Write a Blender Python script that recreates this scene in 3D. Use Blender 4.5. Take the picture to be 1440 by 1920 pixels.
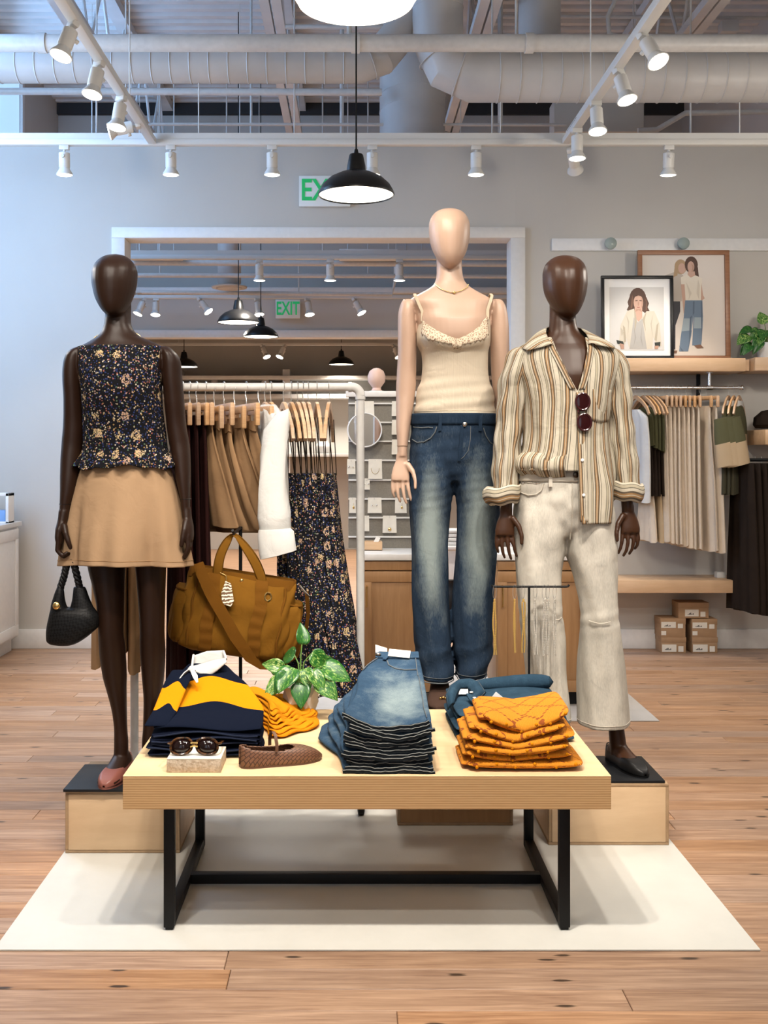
import bpy, bmesh, math, random
import numpy as np
from mathutils import Vector, Matrix

random.seed(7)
for _o in list(bpy.data.objects):
    bpy.data.objects.remove(_o, do_unlink=True)
SC = bpy.context.scene
COL = SC.collection
PI = math.pi

# ------------------------------------------------------------------ camera
F, VX, VY, HC = 2000.0, 660.0, 850.0, 1.35      # focal length (px of a 1440x1920 frame), vanishing point, eye height
cam = bpy.data.cameras.new('camera')
cam.sensor_fit = 'HORIZONTAL'
cam.sensor_width = 36.0
cam.lens = F / 1440.0 * 36.0
cam.shift_x = (720.0 - VX) / 1440.0
cam.shift_y = -(960.0 - VY) / 1440.0
cam.clip_start = 0.05
cam.clip_end = 100
CAM = bpy.data.objects.new('camera', cam)
CAM.location = (0, 0, HC)
CAM.rotation_euler = (PI / 2, 0, 0)
COL.objects.link(CAM)
SC.camera = CAM

# ------------------------------------------------------------------ world, exposure
W = bpy.data.worlds.new('sky')
SC.world = W
W.use_nodes = True
W.node_tree.nodes['Background'].inputs[0].default_value = (0.75, 0.86, 1.0, 1)
W.node_tree.nodes['Background'].inputs[1].default_value = 1.1
SC.view_settings.view_transform = 'Standard'
SC.view_settings.look = 'None'
SC.view_settings.gamma = 1.0
SC.view_settings.use_curve_mapping = False
SC.view_settings.exposure = 0.0
SC.cycles.use_denoising = True
SC.cycles.max_bounces = 5
SC.cycles.diffuse_bounces = 3
SC.cycles.glossy_bounces = 3
SC.cycles.use_adaptive_sampling = True
SC.cycles.adaptive_threshold = 0.09
SC.cycles.caustics_reflective = False
SC.cycles.caustics_refractive = False
SC.cycles.sample_clamp_indirect = 6.0


def add_light(name, kind, loc, target, energy, color, **kw):
    l = bpy.data.lights.new(name, kind)
    l.energy = energy
    l.color = color
    for k, v in kw.items():
        setattr(l, k, v)
    o = bpy.data.objects.new(name, l)
    o.location = loc
    o.rotation_euler = (Vector(target) - Vector(loc)).to_track_quat('-Z', 'Y').to_euler()
    COL.objects.link(o)
    return o


WARM = (1.0, 0.91, 0.80)
DAY = (0.30, 0.56, 1.0)
# area lights added inside the solid side wall, standing in for assumed window daylight
add_light('daylight_side', 'AREA', (-3.16, 6.0, 3.0), (-1.2, 7.4, 2.3), 150, DAY, shape='RECTANGLE', size=1.9, size_y=2.8)
add_light('daylight_side_far', 'AREA', (-3.16, 9.1, 3.9), (0.5, 10.2, 3.2), 75, DAY, shape='RECTANGLE', size=2.2, size_y=2.0)

# ------------------------------------------------------------------ helpers


def P(px, py, d):
    return Vector(((px - VX) * d / F, d, HC - (py - VY) * d / F))


ORG = {}


class MB:
    """collects verts / faces (and uvs per loop) of ONE mesh"""

    def __init__(s):
        s.v, s.f, s.uv, s.mi = [], [], [], []
        s.m = 0

    def add(s, v, f, uv=None):
        b = len(s.v)
        s.v += [tuple(p) for p in v]
        for i, q in enumerate(f):
            s.f.append(tuple(b + k for k in q))
            s.uv.append(uv[i] if uv else None)
            s.mi.append(s.m)
        return s

    def box(s, x0, x1, y0, y1, z0, z1):
        v = [(x, y, z) for z in (z0, z1) for y in (y0, y1) for x in (x0, x1)]
        return s.add(v, [(0, 2, 3, 1), (4, 5, 7, 6), (0, 1, 5, 4), (2, 6, 7, 3), (0, 4, 6, 2), (1, 3, 7, 5)])

    def bbox(s, x0, x1, y0, y1, z0, z1, b=0.003):
        """bevelled box"""
        bm = bmesh.new()
        bmesh.ops.create_cube(bm, size=1)
        for q in bm.verts:
            q.co = ((x0 + x1) / 2 + q.co.x * (x1 - x0), (y0 + y1) / 2 + q.co.y * (y1 - y0), (z0 + z1) / 2 + q.co.z * (z1 - z0))
        bmesh.ops.bevel(bm, geom=bm.edges[:], offset=b, segments=2, affect='EDGES', profile=0.5)
        return s.bm(bm)

    def bm(s, bm):
        bm.verts.index_update()
        s.add([q.co[:] for q in bm.verts], [tuple(w.index for w in q.verts) for q in bm.faces])
        bm.free()
        return s

    def tube(s, pts, r, n=10, cap=True, closed=False):
        pts = [Vector(p) for p in pts]
        m = len(pts)
        rr = r if isinstance(r, (list, tuple)) else [r] * m
        v, f = [], []
        up = None
        for i, p in enumerate(pts):
            if closed:
                t = (pts[(i + 1) % m] - pts[i - 1]).normalized()
            else:
                t = (pts[min(i + 1, m - 1)] - pts[max(i - 1, 0)]).normalized()
            if up is None:
                a = Vector((0, 0, 1)) if abs(t.z) < 0.9 else Vector((0, 1, 0))
                up = (a - t * a.dot(t)).normalized()
            else:
                up = (up - t * up.dot(t))
                up = up.normalized() if up.length > 1e-6 else t.orthogonal().normalized()
            sd = t.cross(up)
            for k in range(n):
                a = 2 * PI * k / n
                v.append(p + (up * math.cos(a) + sd * math.sin(a)) * rr[i])
        for i in range(m if closed else m - 1):
            j = (i + 1) % m
            for k in range(n):
                l = (k + 1) % n
                f.append((i * n + k, j * n + k, j * n + l, i * n + l))
        if cap and not closed:
            f.append(tuple(range(n)))
            f.append(tuple((m - 1) * n + k for k in reversed(range(n))))
        return s.add(v, f)

    def strip(s, pts, w, th, up=(0, 0, 1)):
        """flat band of width w and thickness th along pts; up = the band's width direction (vector or list)"""
        pts = [Vector(p) for p in pts]
        m = len(pts)
        v, f = [], []
        for i, p in enumerate(pts):
            t = (pts[min(i + 1, m - 1)] - pts[max(i - 1, 0)]).normalized()
            u = Vector(up[i]) if isinstance(up, list) else Vector(up)
            u = (u - t * u.dot(t)).normalized()
            nn = t.cross(u)
            ww = w[i] if isinstance(w, (list, tuple)) else w
            for a, b in ((-1, -1), (1, -1), (1, 1), (-1, 1)):
                v.append(p + u * (a * ww / 2) + nn * (b * th / 2))
        for i in range(m - 1):
            for k in range(4):
                l = (k + 1) % 4
                f.append((i * 4 + k, i * 4 + l, i * 4 + 4 + l, i * 4 + 4 + k))
        f.append((3, 2, 1, 0))
        f.append(tuple((m - 1) * 4 + k for k in range(4)))
        return s.add(v, f)

    def lathe(s, prof, c=(0, 0, 0), n=32, cap0=True, cap1=True, mat=None):
        """prof: (radius, height) list; axis z through c (or transformed by mat)"""
        v, f = [], []
        for r, z in prof:
            for k in range(n):
                a = 2 * PI * k / n
                q = Vector((r * math.cos(a), r * math.sin(a), z))
                if mat is not None:
                    q = mat @ q
                v.append(q + Vector(c))
        m = len(prof)
        for i in range(m - 1):
            for k in range(n):
                l = (k + 1) % n
                f.append((i * n + k, i * n + l, i * n + n + l, i * n + n + k))
        if cap0:
            f.append(tuple(reversed(range(n))))
        if cap1:
            f.append(tuple((m - 1) * n + k for k in range(n)))
        return s.add(v, f)

    def ball(s, c, r, n=8, sc=(1, 1, 1)):
        m = max(4, n // 2 + 1)
        prof = [(max(1e-4, math.sin(PI * i / m)), -math.cos(PI * i / m)) for i in range(m + 1)]
        M = Matrix.Diagonal((r * sc[0], r * sc[1], r * sc[2]))
        return s.lathe(prof, c, n, True, True, M)

    def loft(s, rings, cap=True, uvw=None):
        """rings: list of equal-length point lists (closed loops); uvw: (u list, v list) or None"""
        m, n = len(rings), len(rings[0])
        v = [p for r in rings for p in r]
        f, uv = [], []
        for i in range(m - 1):
            for k in range(n):
                l = (k + 1) % n
                f.append((i * n + k, i * n + l, i * n + n + l, i * n + n + k))
                if uvw:
                    U, V = uvw
                    uv.append([(U[i][k], V[i]), (U[i][k + 1], V[i]), (U[i + 1][k + 1], V[i + 1]), (U[i + 1][k], V[i + 1])])
        if cap:
            f.append(tuple(reversed(range(n))))
            f.append(tuple((m - 1) * n + k for k in range(n)))
            if uvw:
                uv.append([(0, 0)] * n)
                uv.append([(0, 0)] * n)
        return s.add(v, f, uv if uvw else None)

    def grid(s, fn, nu, nv, uvs=(1, 1)):
        """open surface fn(u, v) -> point, u, v in 0..1"""
        v = [fn(i / nu, j / nv) for j in range(nv + 1) for i in range(nu + 1)]
        f, uv = [], []
        for j in range(nv):
            for i in range(nu):
                a = j * (nu + 1) + i
                f.append((a, a + 1, a + nu + 2, a + nu + 1))
                uv.append([((i + x) / nu * uvs[0], (j + y) / nv * uvs[1]) for x, y in ((0, 0), (1, 0), (1, 1), (0, 1))])
        return s.add(v, f, uv)

    def xf(s, M, start=0):
        s.v = s.v[:start] + [tuple(M @ Vector(p)) for p in s.v[start:]]
        return s

    def mesh(s, name, off):
        me = bpy.data.meshes.new(name)
        me.from_pydata([(p[0] - off[0], p[1] - off[1], p[2] - off[2]) for p in s.v], [], s.f)
        if any(u is not None for u in s.uv):
            l = me.uv_layers.new(name='UVMap')
            dat = []
            for q, u in zip(s.f, s.uv):
                for k in range(len(q)):
                    dat += u[k] if u else (0.0, 0.0)
            l.data.foreach_set('uv', dat)
        if any(s.mi):
            me.polygons.foreach_set('material_index', s.mi)
        return me

    def build(s, name, mat, parent=None, smooth=True, angle=40, solid=0.0, sub=0, bev=0.0, fixn=True):
        off = ORG.get(parent, Vector((0, 0, 0)))
        me = s.mesh(name, off)
        return finish(me, name, mat, parent, off, smooth, angle, solid, sub, bev, fixn)

    def single(s, name, mat, label, cat, group=None, kind=None, **kw):
        a = np.array(s.v)
        off = Vector(((a[:, 0].min() + a[:, 0].max()) / 2, (a[:, 1].min() + a[:, 1].max()) / 2, a[:, 2].min()))
        me = s.mesh(name, off)
        o = finish(me, name, mat, None, off, **kw)
        o.location = off
        tag(o, label, cat, group, kind)
        return o


def finish(me, name, mat, parent, off, smooth=True, angle=40, solid=0.0, sub=0, bev=0.0, fixn=True):
    if fixn:
        bm = bmesh.new()
        bm.from_mesh(me)
        bmesh.ops.recalc_face_normals(bm, faces=bm.faces[:])
        bm.to_mesh(me)
        bm.free()
    for q in (mat if isinstance(mat, (list, tuple)) else [mat]):
        me.materials.append(q)
    if smooth:
        me.polygons.foreach_set('use_smooth', [True] * len(me.polygons))
        if angle < 180:
            me.set_sharp_from_angle(angle=math.radians(angle))
    o = bpy.data.objects.new(name, me)
    COL.objects.link(o)
    o.parent = parent
    ORG[o] = off
    if solid:
        md = o.modifiers.new('thickness', 'SOLIDIFY')
        md.thickness = solid
        md.offset = 0
    if bev:
        md = o.modifiers.new('bevel', 'BEVEL')
        md.width = bev
        md.segments = 2
        md.limit_method = 'ANGLE'
    if sub:
        md = o.modifiers.new('sub', 'SUBSURF')
        md.levels = sub
        md.render_levels = sub
    return o


def tag(o, label=None, cat=None, group=None, kind=None):
    if label:
        o['label'] = label
    if cat:
        o['category'] = cat
    if group:
        o['group'] = group
    if kind:
        o['kind'] = kind
    return o


def thing(name, label, cat, loc=(0, 0, 0), group=None, rz=0.0):
    o = bpy.data.objects.new(name, None)
    o.empty_display_size = 0.05
    o.location = loc
    o.rotation_euler = (0, 0, rz)
    COL.objects.link(o)
    ORG[o] = Vector(loc)
    return tag(o, label, cat, group)


def struct(o, label=None):
    o['kind'] = 'structure'
    if label:
        o['label'] = label
    return o


def kids(o):
    return [c for c in KIDS.get(o, [])]


KIDS = {}


def dup(root, loc, rz=0.0, label=None, rot=None, scale=None):
    """copy of a thing with its parts and sub-parts"""
    r = root.copy()
    COL.objects.link(r)
    r.location = loc
    r.rotation_euler = rot if rot else (0, 0, rz)
    if scale:
        r.scale = scale
    if label:
        r['label'] = label
    for ch in list(root.children):
        c = ch.copy()
        COL.objects.link(c)
        c.parent = r
        for g in list(ch.children):
            e = g.copy()
            COL.objects.link(e)
            e.parent = c
    return r


def interp(x, tab):
    xs = [t[0] for t in tab]
    return [float(np.interp(x, xs, [t[k] for t in tab])) for k in range(1, len(tab[0]))]


def smoothrows(rows, step):
    """Catmull-like smooth resampling of rows (first column monotone)"""
    a = np.array(rows, float)
    x = a[:, 0]
    n = max(2, int(abs(x[-1] - x[0]) / step))
    t = np.linspace(x[0], x[-1], n + 1)
    sg = 1 if x[-1] > x[0] else -1
    out = [t]
    for k in range(1, a.shape[1]):
        y = a[:, k]
        # pchip style slopes
        h = np.diff(x)
        dl = np.diff(y) / h
        m = np.zeros_like(y)
        m[0], m[-1] = dl[0], dl[-1]
        for i in range(1, len(y) - 1):
            m[i] = 0 if dl[i - 1] * dl[i] <= 0 else 2 * dl[i - 1] * dl[i] / (dl[i - 1] + dl[i])
        idx = np.clip(np.searchsorted(sg * x, sg * t, side='right') - 1, 0, len(h) - 1)
        u = (t - x[idx]) / h[idx]
        out.append((2 * u**3 - 3 * u**2 + 1) * y[idx] + (u**3 - 2 * u**2 + u) * h[idx] * m[idx] + (-2 * u**3 + 3 * u**2) * y[idx + 1] + (u**3 - u**2) * h[idx] * m[idx + 1])
    return np.array(out).T.tolist()


def noise(x, y=0.0, z=0.0):
    from mathutils import noise as _n
    return _n.noise(Vector((x, y, z)))

# ------------------------------------------------------------------ materials


class NT:
    def __init__(s, name):
        s.m = bpy.data.materials.new(name)
        s.m.use_nodes = True
        s.t = s.m.node_tree
        s.b = s.t.nodes['Principled BSDF']

    def n(s, typ, _p=None, **inp):
        nd = s.t.nodes.new('ShaderNode' + typ)
        for k, v in (_p or {}).items():
            setattr(nd, k, v)
        for k, v in inp.items():
            s.put(nd.inputs[int(k[1:])] if k[0] == 'i' and k[1:].isdigit() else nd.inputs[k.replace('_', ' ')], v)
        return nd

    def put(s, sock, v):
        if isinstance(v, bpy.types.NodeSocket):
            s.t.links.new(v, sock)
        elif isinstance(v, (tuple, list)) and len(v) == 3 and sock.type == 'RGBA':
            sock.default_value = (*v, 1)
        else:
            sock.default_value = v

    def set(s, **kw):
        for k, v in kw.items():
            s.put(s.b.inputs[k.replace('_', ' ')], v)
        return s

    def math(s, op, a, b=0.0, c=None, clamp=False):
        nd = s.n('Math', dict(operation=op, use_clamp=clamp), i0=a, i1=b)
        if c is not None:
            s.put(nd.inputs[2], c)
        return nd.outputs[0]

    def mix(s, fac, a, b, mode='MIX'):
        nd = s.n('Mix', dict(data_type='RGBA', blend_type=mode))
        s.put(nd.inputs[0], fac)
        s.put(nd.inputs[6], a)
        s.put(nd.inputs[7], b)
        return nd.outputs[2]

    def ramp(s, fac, stops, interp='LINEAR'):
        nd = s.n('ValToRGB', i0=fac)
        nd.color_ramp.interpolation = interp
        el = nd.color_ramp.elements
        while len(el) < len(stops):
            el.new(0.5)
        for e, (p, c) in zip(el, stops):
            e.position = p
            e.color = (*c, 1) if len(c) == 3 else c
        return nd.outputs[0]

    def coord(s, kind='Object', scale=(1, 1, 1), loc=(0, 0, 0), rot=(0, 0, 0)):
        c = s.n('TexCoord')
        mp = s.n('Mapping', Vector=c.outputs[kind], Scale=scale, Location=loc, Rotation=rot)
        return mp.outputs[0]

    def noise(s, vec, scale, detail=3.0, rough=0.5, dist=0.0):
        return s.n('TexNoise', Vector=vec, Scale=scale, Detail=detail, Roughness=rough, Distortion=dist).outputs[0]

    def bump(s, h, strength=0.3, dist=0.002):
        nd = s.n('Bump', Height=h, Strength=strength, Distance=dist)
        s.put(s.b.inputs['Normal'], nd.outputs[0])
        return s

    def rand(s):
        return s.n('ObjectInfo').outputs['Random']


def plain(name, col, rough=0.5, metal=0.0, var=0.0, scale=30.0, bump=0.0, bscale=200.0, bdist=0.001, coat=0.0, sheen=0.0, spec=None):
    t = NT(name)
    t.set(Base_Color=col, Roughness=rough, Metallic=metal)
    if coat:
        t.set(Coat_Weight=coat)
    if sheen:
        t.set(Sheen_Weight=sheen)
    if spec is not None:
        t.set(Specular_IOR_Level=spec)
    if var:
        v = t.noise(t.coord(), scale, 4)
        t.set(Base_Color=t.mix(t.ramp(v, [(0.3, (0, 0, 0)), (0.7, (1, 1, 1))]), tuple(c * (1 - var) for c in col), tuple(min(1, c * (1 + var)) for c in col)))
    if bump:
        t.bump(t.noise(t.coord(), bscale, 2), bump, bdist)
    return t.m


def emit(name, col, st):
    t = NT(name)
    t.set(Base_Color=col, Emission_Color=col, Emission_Strength=st, Roughness=0.4)
    return t.m


def fabric(name, col, var=0.12, weave=900.0, wr=0.25, rough=0.9, sheen=0.0, big=9.0, rand=0.0, wrinkle=0.35, wscale=14.0):
    """woven cloth: soft tone variation, thread-fine bump and broad wrinkles"""
    t = NT(name)
    c = t.coord()
    a = t.noise(c, big, 4)
    b = t.noise(c, weave, 1)
    base = t.mix(a, tuple(x * (1 - var) for x in col), tuple(min(1, x * (1 + var)) for x in col))
    base = t.mix(t.math('MULTIPLY', b, 0.35), base, tuple(x * 0.75 for x in col))
    if rand:
        h = t.n('HueSaturation', Color=base, Value=t.math('MULTIPLY_ADD', t.rand(), rand, 1 - rand / 2))
        base = h.outputs[0]
    t.set(Base_Color=base, Roughness=rough, Sheen_Weight=sheen, Specular_IOR_Level=0.08)
    w = t.noise(c, wscale, 3, 0.5, 0.6)
    h = t.math('ADD', t.math('MULTIPLY', w, 1.0), t.math('MULTIPLY', b, 0.05 * wr / 0.25))
    t.bump(h, wrinkle, 0.012)
    return t.m


def wood(name, c1, c2, axis=0, scale=1.0, rough=0.45, rand=0.0, stretch=14.0, knots=False, coat=0.0):
    t = NT(name)
    sc = [stretch * 1.0] * 3
    sc[axis] = 1.0
    oi = t.n('ObjectInfo')
    co = t.n('TexCoord').outputs['Object']
    off = t.n('VectorMath', dict(operation='SCALE'), i0=(37.0, 17.0, 53.0))
    t.put(off.inputs['Scale'], oi.outputs['Random'])
    vec = t.n('VectorMath', dict(operation='ADD'), i0=co, i1=off.outputs[0]).outputs[0]
    mp = t.n('Mapping', Vector=vec, Scale=tuple(x * scale for x in sc)).outputs[0]
    n1 = t.noise(mp, 2.0, 6, 0.6, 1.2)
    n2 = t.noise(mp, 9.0, 4, 0.6, 0.3)
    g = t.math('ADD', t.math('MULTIPLY', n1, 0.7), t.math('MULTIPLY', n2, 0.3))
    base = t.ramp(g, [(0.36, c2), (0.5, tuple((a + b) / 2 for a, b in zip(c1, c2))), (0.62, c1)])
    if rand:
        h = t.n('HueSaturation', Color=base, Value=t.math('MULTIPLY_ADD', oi.outputs['Random'], rand, 1 - rand / 2))
        t.put(h.inputs['Saturation'], t.math('MULTIPLY_ADD', t.math('FRACT', t.math('MULTIPLY', oi.outputs['Random'], 7.3)), 0.3, 0.85))
        base = h.outputs[0]
    if knots:
        ks = t.n('Mapping', Vector=vec, Scale=(1.6, 5.5, 0.0)).outputs[0]
        vo = t.n('TexVoronoi', dict(voronoi_dimensions='2D'), Vector=ks, Scale=1.9)
        dd = t.math('ADD', vo.outputs['Distance'], t.math('MULTIPLY', t.math('SUBTRACT', n2, 0.5), 0.16))
        k = t.ramp(dd, [(0.045, (1, 1, 1)), (0.085, (0, 0, 0))])
        sel = t.math('GREATER_THAN', t.n('SeparateColor', i0=vo.outputs['Color']).outputs[0], 0.60)
        k2 = t.math('MULTIPLY', k, sel)
        base = t.mix(k2, base, (0.045, 0.025, 0.014))
        # dark pitch streaks along the grain
        st = t.noise(t.n('Mapping', Vector=vec, Scale=(0.9, 26, 0.0)).outputs[0], 2.2, 3, 0.5)
        base = t.mix(t.ramp(st, [(0.62, (0, 0, 0)), (0.74, (0.6, 0.6, 0.6))]), base, (0.16, 0.075, 0.04))
    t.set(Base_Color=base, Roughness=rough, Coat_Weight=coat)
    t.bump(g, 0.12, 0.002)
    return t.m


def floral(name, bg=(0.004, 0.004, 0.006), uv=False):
    """black ground with dense small blossoms and rows of larger pale flowers"""
    t = NT(name)
    c = t.n('TexCoord').outputs['UV' if uv else 'Object']
    off = t.n('VectorMath', dict(operation='SCALE'), i0=(3.1, 5.3, 2.7))
    t.put(off.inputs['Scale'], t.rand())
    c = t.n('VectorMath', dict(operation='ADD'), i0=c, i1=off.outputs[0]).outputs[0]
    # small scattered petals
    v1 = t.n('TexVoronoi', Vector=t.n('Mapping', Vector=c, Scale=(1, 1, 1)).outputs[0], Scale=150.0)
    pal = t.ramp(t.n('SeparateColor', i0=v1.outputs['Color']).outputs[0],
                 [(0.0, (0.42, 0.33, 0.20)), (0.12, (0.020, 0.035, 0.13)), (0.34, (0.32, 0.11, 0.09)), (0.44, (0.52, 0.46, 0.35)), (0.54, (0.035, 0.045, 0.13)), (0.76, (0.36, 0.22, 0.08)), (0.86, (0.45, 0.29, 0.24)), (0.93, (0.08, 0.14, 0.08))], 'CONSTANT')
    m1 = t.math('MULTIPLY', t.math('LESS_THAN', v1.outputs['Distance'], 0.42), t.math('GREATER_THAN', t.n('SeparateColor', i0=v1.outputs['Color']).outputs[1], 0.26))
    col = t.mix(m1, bg, pal)
    # larger flowers on a loose lattice: a ring of petals round a dark eye
    for sc, off, a, b in ((15.0, (0, 0, 0), (0.58, 0.46, 0.20), (0.50, 0.33, 0.24)), (15.0, (0.5, 0.033, 0.21), (0.42, 0.22, 0.15), (0.55, 0.44, 0.30))):
        v2 = t.n('TexVoronoi', Vector=t.n('Mapping', Vector=c, Location=off).outputs[0], Scale=sc, Randomness=0.35)
        wob = t.math('MULTIPLY', t.math('SUBTRACT', t.noise(c, 120.0, 2), 0.5), 0.34)
        dd = t.math('ADD', v2.outputs['Distance'], wob)
        ring = t.math('MULTIPLY', t.math('GREATER_THAN', dd, 0.10), t.math('LESS_THAN', dd, 0.26))
        sel = t.math('GREATER_THAN', t.n('SeparateColor', i0=v2.outputs['Color']).outputs[2], 0.45)
        pet = t.math('GREATER_THAN', t.noise(c, 260.0, 1), 0.47)
        col = t.mix(t.math('MULTIPLY', t.math('MULTIPLY', ring, sel), pet), col, t.mix(t.noise(c, 60, 1), a, b))
    t.set(Base_Color=col, Roughness=0.9, Specular_IOR_Level=0.2)
    t.bump(t.noise(c, 40.0, 3), 0.3, 0.006)
    return t.m


def denim(name, dark, light, fade=None, thr=0.5, bs=0.32):
    """indigo cloth; fade: list of (u, v, ru, rv) worn patches in UV"""
    t = NT(name)
    c = t.n('TexCoord')
    o = c.outputs['Object']
    a = t.noise(t.n('Mapping', Vector=o, Scale=(1, 1, 0.35)).outputs[0], 16.0, 5, 0.62)
    b = t.noise(t.n('Mapping', Vector=o, Scale=(1, 1, 0.12)).outputs[0], 520.0, 2)
    f = t.math('ADD', t.math('MULTIPLY', a, 0.5), t.math('MULTIPLY', b, 0.25))
    if fade:
        uv = t.n('SeparateXYZ', i0=c.outputs['UV'])
        for (u, v, ru, rv, g) in fade:
            du = t.math('DIVIDE', t.math('SUBTRACT', uv.outputs[0], u), ru)
            dv = t.math('DIVIDE', t.math('SUBTRACT', uv.outputs[1], v), rv)
            q = t.math('ADD', t.math('MULTIPLY', du, du), t.math('MULTIPLY', dv, dv))
            e = t.math('POWER', 2.718, t.math('MULTIPLY', q, -1.0))
            f = t.math('ADD', f, t.math('MULTIPLY', e, g))
    base = t.ramp(f, [(0.18, tuple(x * 0.55 for x in dark)), (0.42, dark), (0.85, light)])
    t.set(Base_Color=base, Roughness=0.95, Specular_IOR_Level=0.15)
    w = t.noise(o, 17.0, 3, 0.55, 0.8)
    t.bump(t.math('ADD', w, t.math('MULTIPLY', b, 0.06)), bs, 0.012)
    return t.m


def stripes(name):
    """cream shirting with brown / ochre / thin black vertical stripes (uv.x in metres)"""
    t = NT(name)
    c = t.n('TexCoord')
    u = t.n('SeparateXYZ', i0=c.outputs['UV']).outputs[0]
    f = t.math('FRACT', t.math('DIVIDE', u, 0.046))
    K = (0.035, 0.030, 0.022)
    C = (0.52, 0.465, 0.365)
    G = (0.40, 0.35, 0.25)
    O = (0.29, 0.140, 0.034)
    B = (0.042, 0.021, 0.008)
    col = t.ramp(f, [(0.0, C), (0.20, K), (0.232, G), (0.34, K), (0.372, C), (0.49, B), (0.565, O), (0.635, C), (0.665, O), (0.73, B), (0.81, C), (0.90, K), (0.93, C)], 'CONSTANT')
    b = t.noise(c.outputs['Object'], 700, 1)
    col = t.mix(t.math('MULTIPLY', b, 0.3), col, (0.5, 0.45, 0.36))
    t.set(Base_Color=col, Roughness=0.85, Specular_IOR_Level=0.2)
    t.bump(t.noise(c.outputs['Object'], 16, 3, 0.5, 0.8), 0.4, 0.014)
    return t.m


WALL = NT('wall_paint')
_c = WALL.coord()
WALL.set(Base_Color=WALL.mix(WALL.noise(_c, 2.2, 5), (0.50, 0.475, 0.435), (0.57, 0.545, 0.50)), Roughness=0.75)
WALL.bump(WALL.noise(_c, 60, 3), 0.12, 0.003)
WALL = WALL.m
TRIM = plain('white_trim_paint', (0.72, 0.71, 0.69), 0.4, var=0.03)
CEILP = plain('grey_ceiling_paint', (0.66, 0.65, 0.64), 0.6, var=0.08, scale=4)
DUCTM = plain('duct_paint', (0.50, 0.48, 0.46), 0.45, var=0.06, scale=5)
PIPEW = plain('white_pipe_paint', (0.60, 0.585, 0.56), 0.4, var=0.05)
FIXT = plain('white_fixture', (0.66, 0.65, 0.62), 0.4)
DARKSHADE = plain('painted_shade', (0.03, 0.03, 0.032), 0.8)  # near-black paint for the shadow under the deck and the track slots
BLACKM = plain('black_steel', (0.006, 0.006, 0.0065), 0.5, bump=0.1, bscale=300, spec=0.22)
PLATE = plain('black_plate', (0.010, 0.011, 0.013), 0.45, var=0.1, spec=0.25)
BLACKG = plain('black_enamel', (0.008, 0.008, 0.0085), 0.35, spec=0.3)
CHROME = plain('chrome', (0.75, 0.76, 0.77), 0.18, 1.0)
STEELW = plain('hook_wire', (0.55, 0.54, 0.52), 0.3, 0.9)
GOLD = plain('gold', (0.83, 0.58, 0.22), 0.22, 1.0)
SILVER = plain('silver', (0.80, 0.76, 0.70), 0.2, 1.0)
BULB = emit('bulb_glow', (1.0, 0.93, 0.80), 14.0)
SHADEIN = emit('shade_glow', (1.0, 0.93, 0.82), 3.2)
FLOORW = wood('pine_floor', (0.47, 0.295, 0.185), (0.25, 0.135, 0.078), 0, 1.0, 0.45, rand=0.26, stretch=22, knots=True)
FLOORB = plain('floor_gap', (0.14, 0.075, 0.04), 0.8)
MATW = NT('cream_mat')
_c = MATW.coord()
MATW.set(Base_Color=MATW.mix(MATW.noise(_c, 5, 6, 0.65), (0.56, 0.555, 0.515), (0.66, 0.655, 0.615)), Roughness=0.42)
_v = MATW.noise(_c, 26, 2)
MATW.bump(MATW.noise(_c, 90, 3), 0.1, 0.002)
MATW = MATW.m
MATG = plain('grey_mat', (0.42, 0.40, 0.38), 0.6, var=0.08, scale=6)
PLYTOP = wood('birch_ply_face', (0.80, 0.60, 0.36), (0.70, 0.49, 0.27), 0, 0.6, 0.4, stretch=6)
PLYBOX = wood('birch_box', (0.66, 0.47, 0.29), (0.57, 0.39, 0.23), 0, 0.7, 0.5, stretch=5)
PLYBAND = plain('ply_edge_band', (0.36, 0.235, 0.13), 0.6, var=0.15, scale=30)
t = NT('ply_layers')
_z = t.n('SeparateXYZ', i0=t.n('TexCoord').outputs['Object']).outputs[2]
_f = t.math('FRACT', t.math('MULTIPLY', _z, 1 / 0.0066))
_w = t.math('ADD', _f, t.math('MULTIPLY', t.math('SUBTRACT', t.noise(t.coord(scale=(3, 3, 60)), 6, 3), 0.5), 0.3))
t.set(Base_Color=t.ramp(_w, [(0.12, (0.50, 0.285, 0.12)), (0.3, (0.66, 0.43, 0.215)), (0.72, (0.70, 0.47, 0.24)), (0.88, (0.50, 0.285, 0.12))]), Roughness=0.55)
t.bump(_w, 0.25, 0.002)
PLYEDGE = t.m
OAK = wood('oak_cabinet', (0.42, 0.235, 0.105), (0.34, 0.18, 0.075), 2, 1.0, 0.45, stretch=9)
SHELFW = wood('maple_shelf', (0.66, 0.45, 0.28), (0.57, 0.37, 0.21), 0, 0.8, 0.45, stretch=7)
HANGW = wood('hanger_wood', (0.60, 0.38, 0.215), (0.47, 0.27, 0.135), 0, 3.0, 0.4, rand=0.25)
LINEN = NT('linen_panel')
_c = LINEN.coord(scale=(1, 1, 1))
LINEN.set(Base_Color=LINEN.mix(LINEN.noise(_c, 140, 3), (0.17, 0.155, 0.13), (0.27, 0.25, 0.215)), Roughness=0.9)
LINEN = LINEN.m
PAPER = plain('card_paper', (0.72, 0.69, 0.62), 0.7, var=0.04)
WHITE = plain('white_plastic', (0.80, 0.79, 0.77), 0.45)
QUARTZ = plain('white_counter', (0.76, 0.74, 0.71), 0.3, var=0.03)
KRAFT = plain('kraft_board', (0.36, 0.225, 0.125), 0.8, var=0.08, scale=20)
INK = plain('black_ink', (0.03, 0.03, 0.03), 0.7)
GREENINK = emit('exit_green', (0.01, 0.34, 0.10), 0.5)
SIGNW = plain('sign_white', (0.78, 0.80, 0.78), 0.5)
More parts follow.
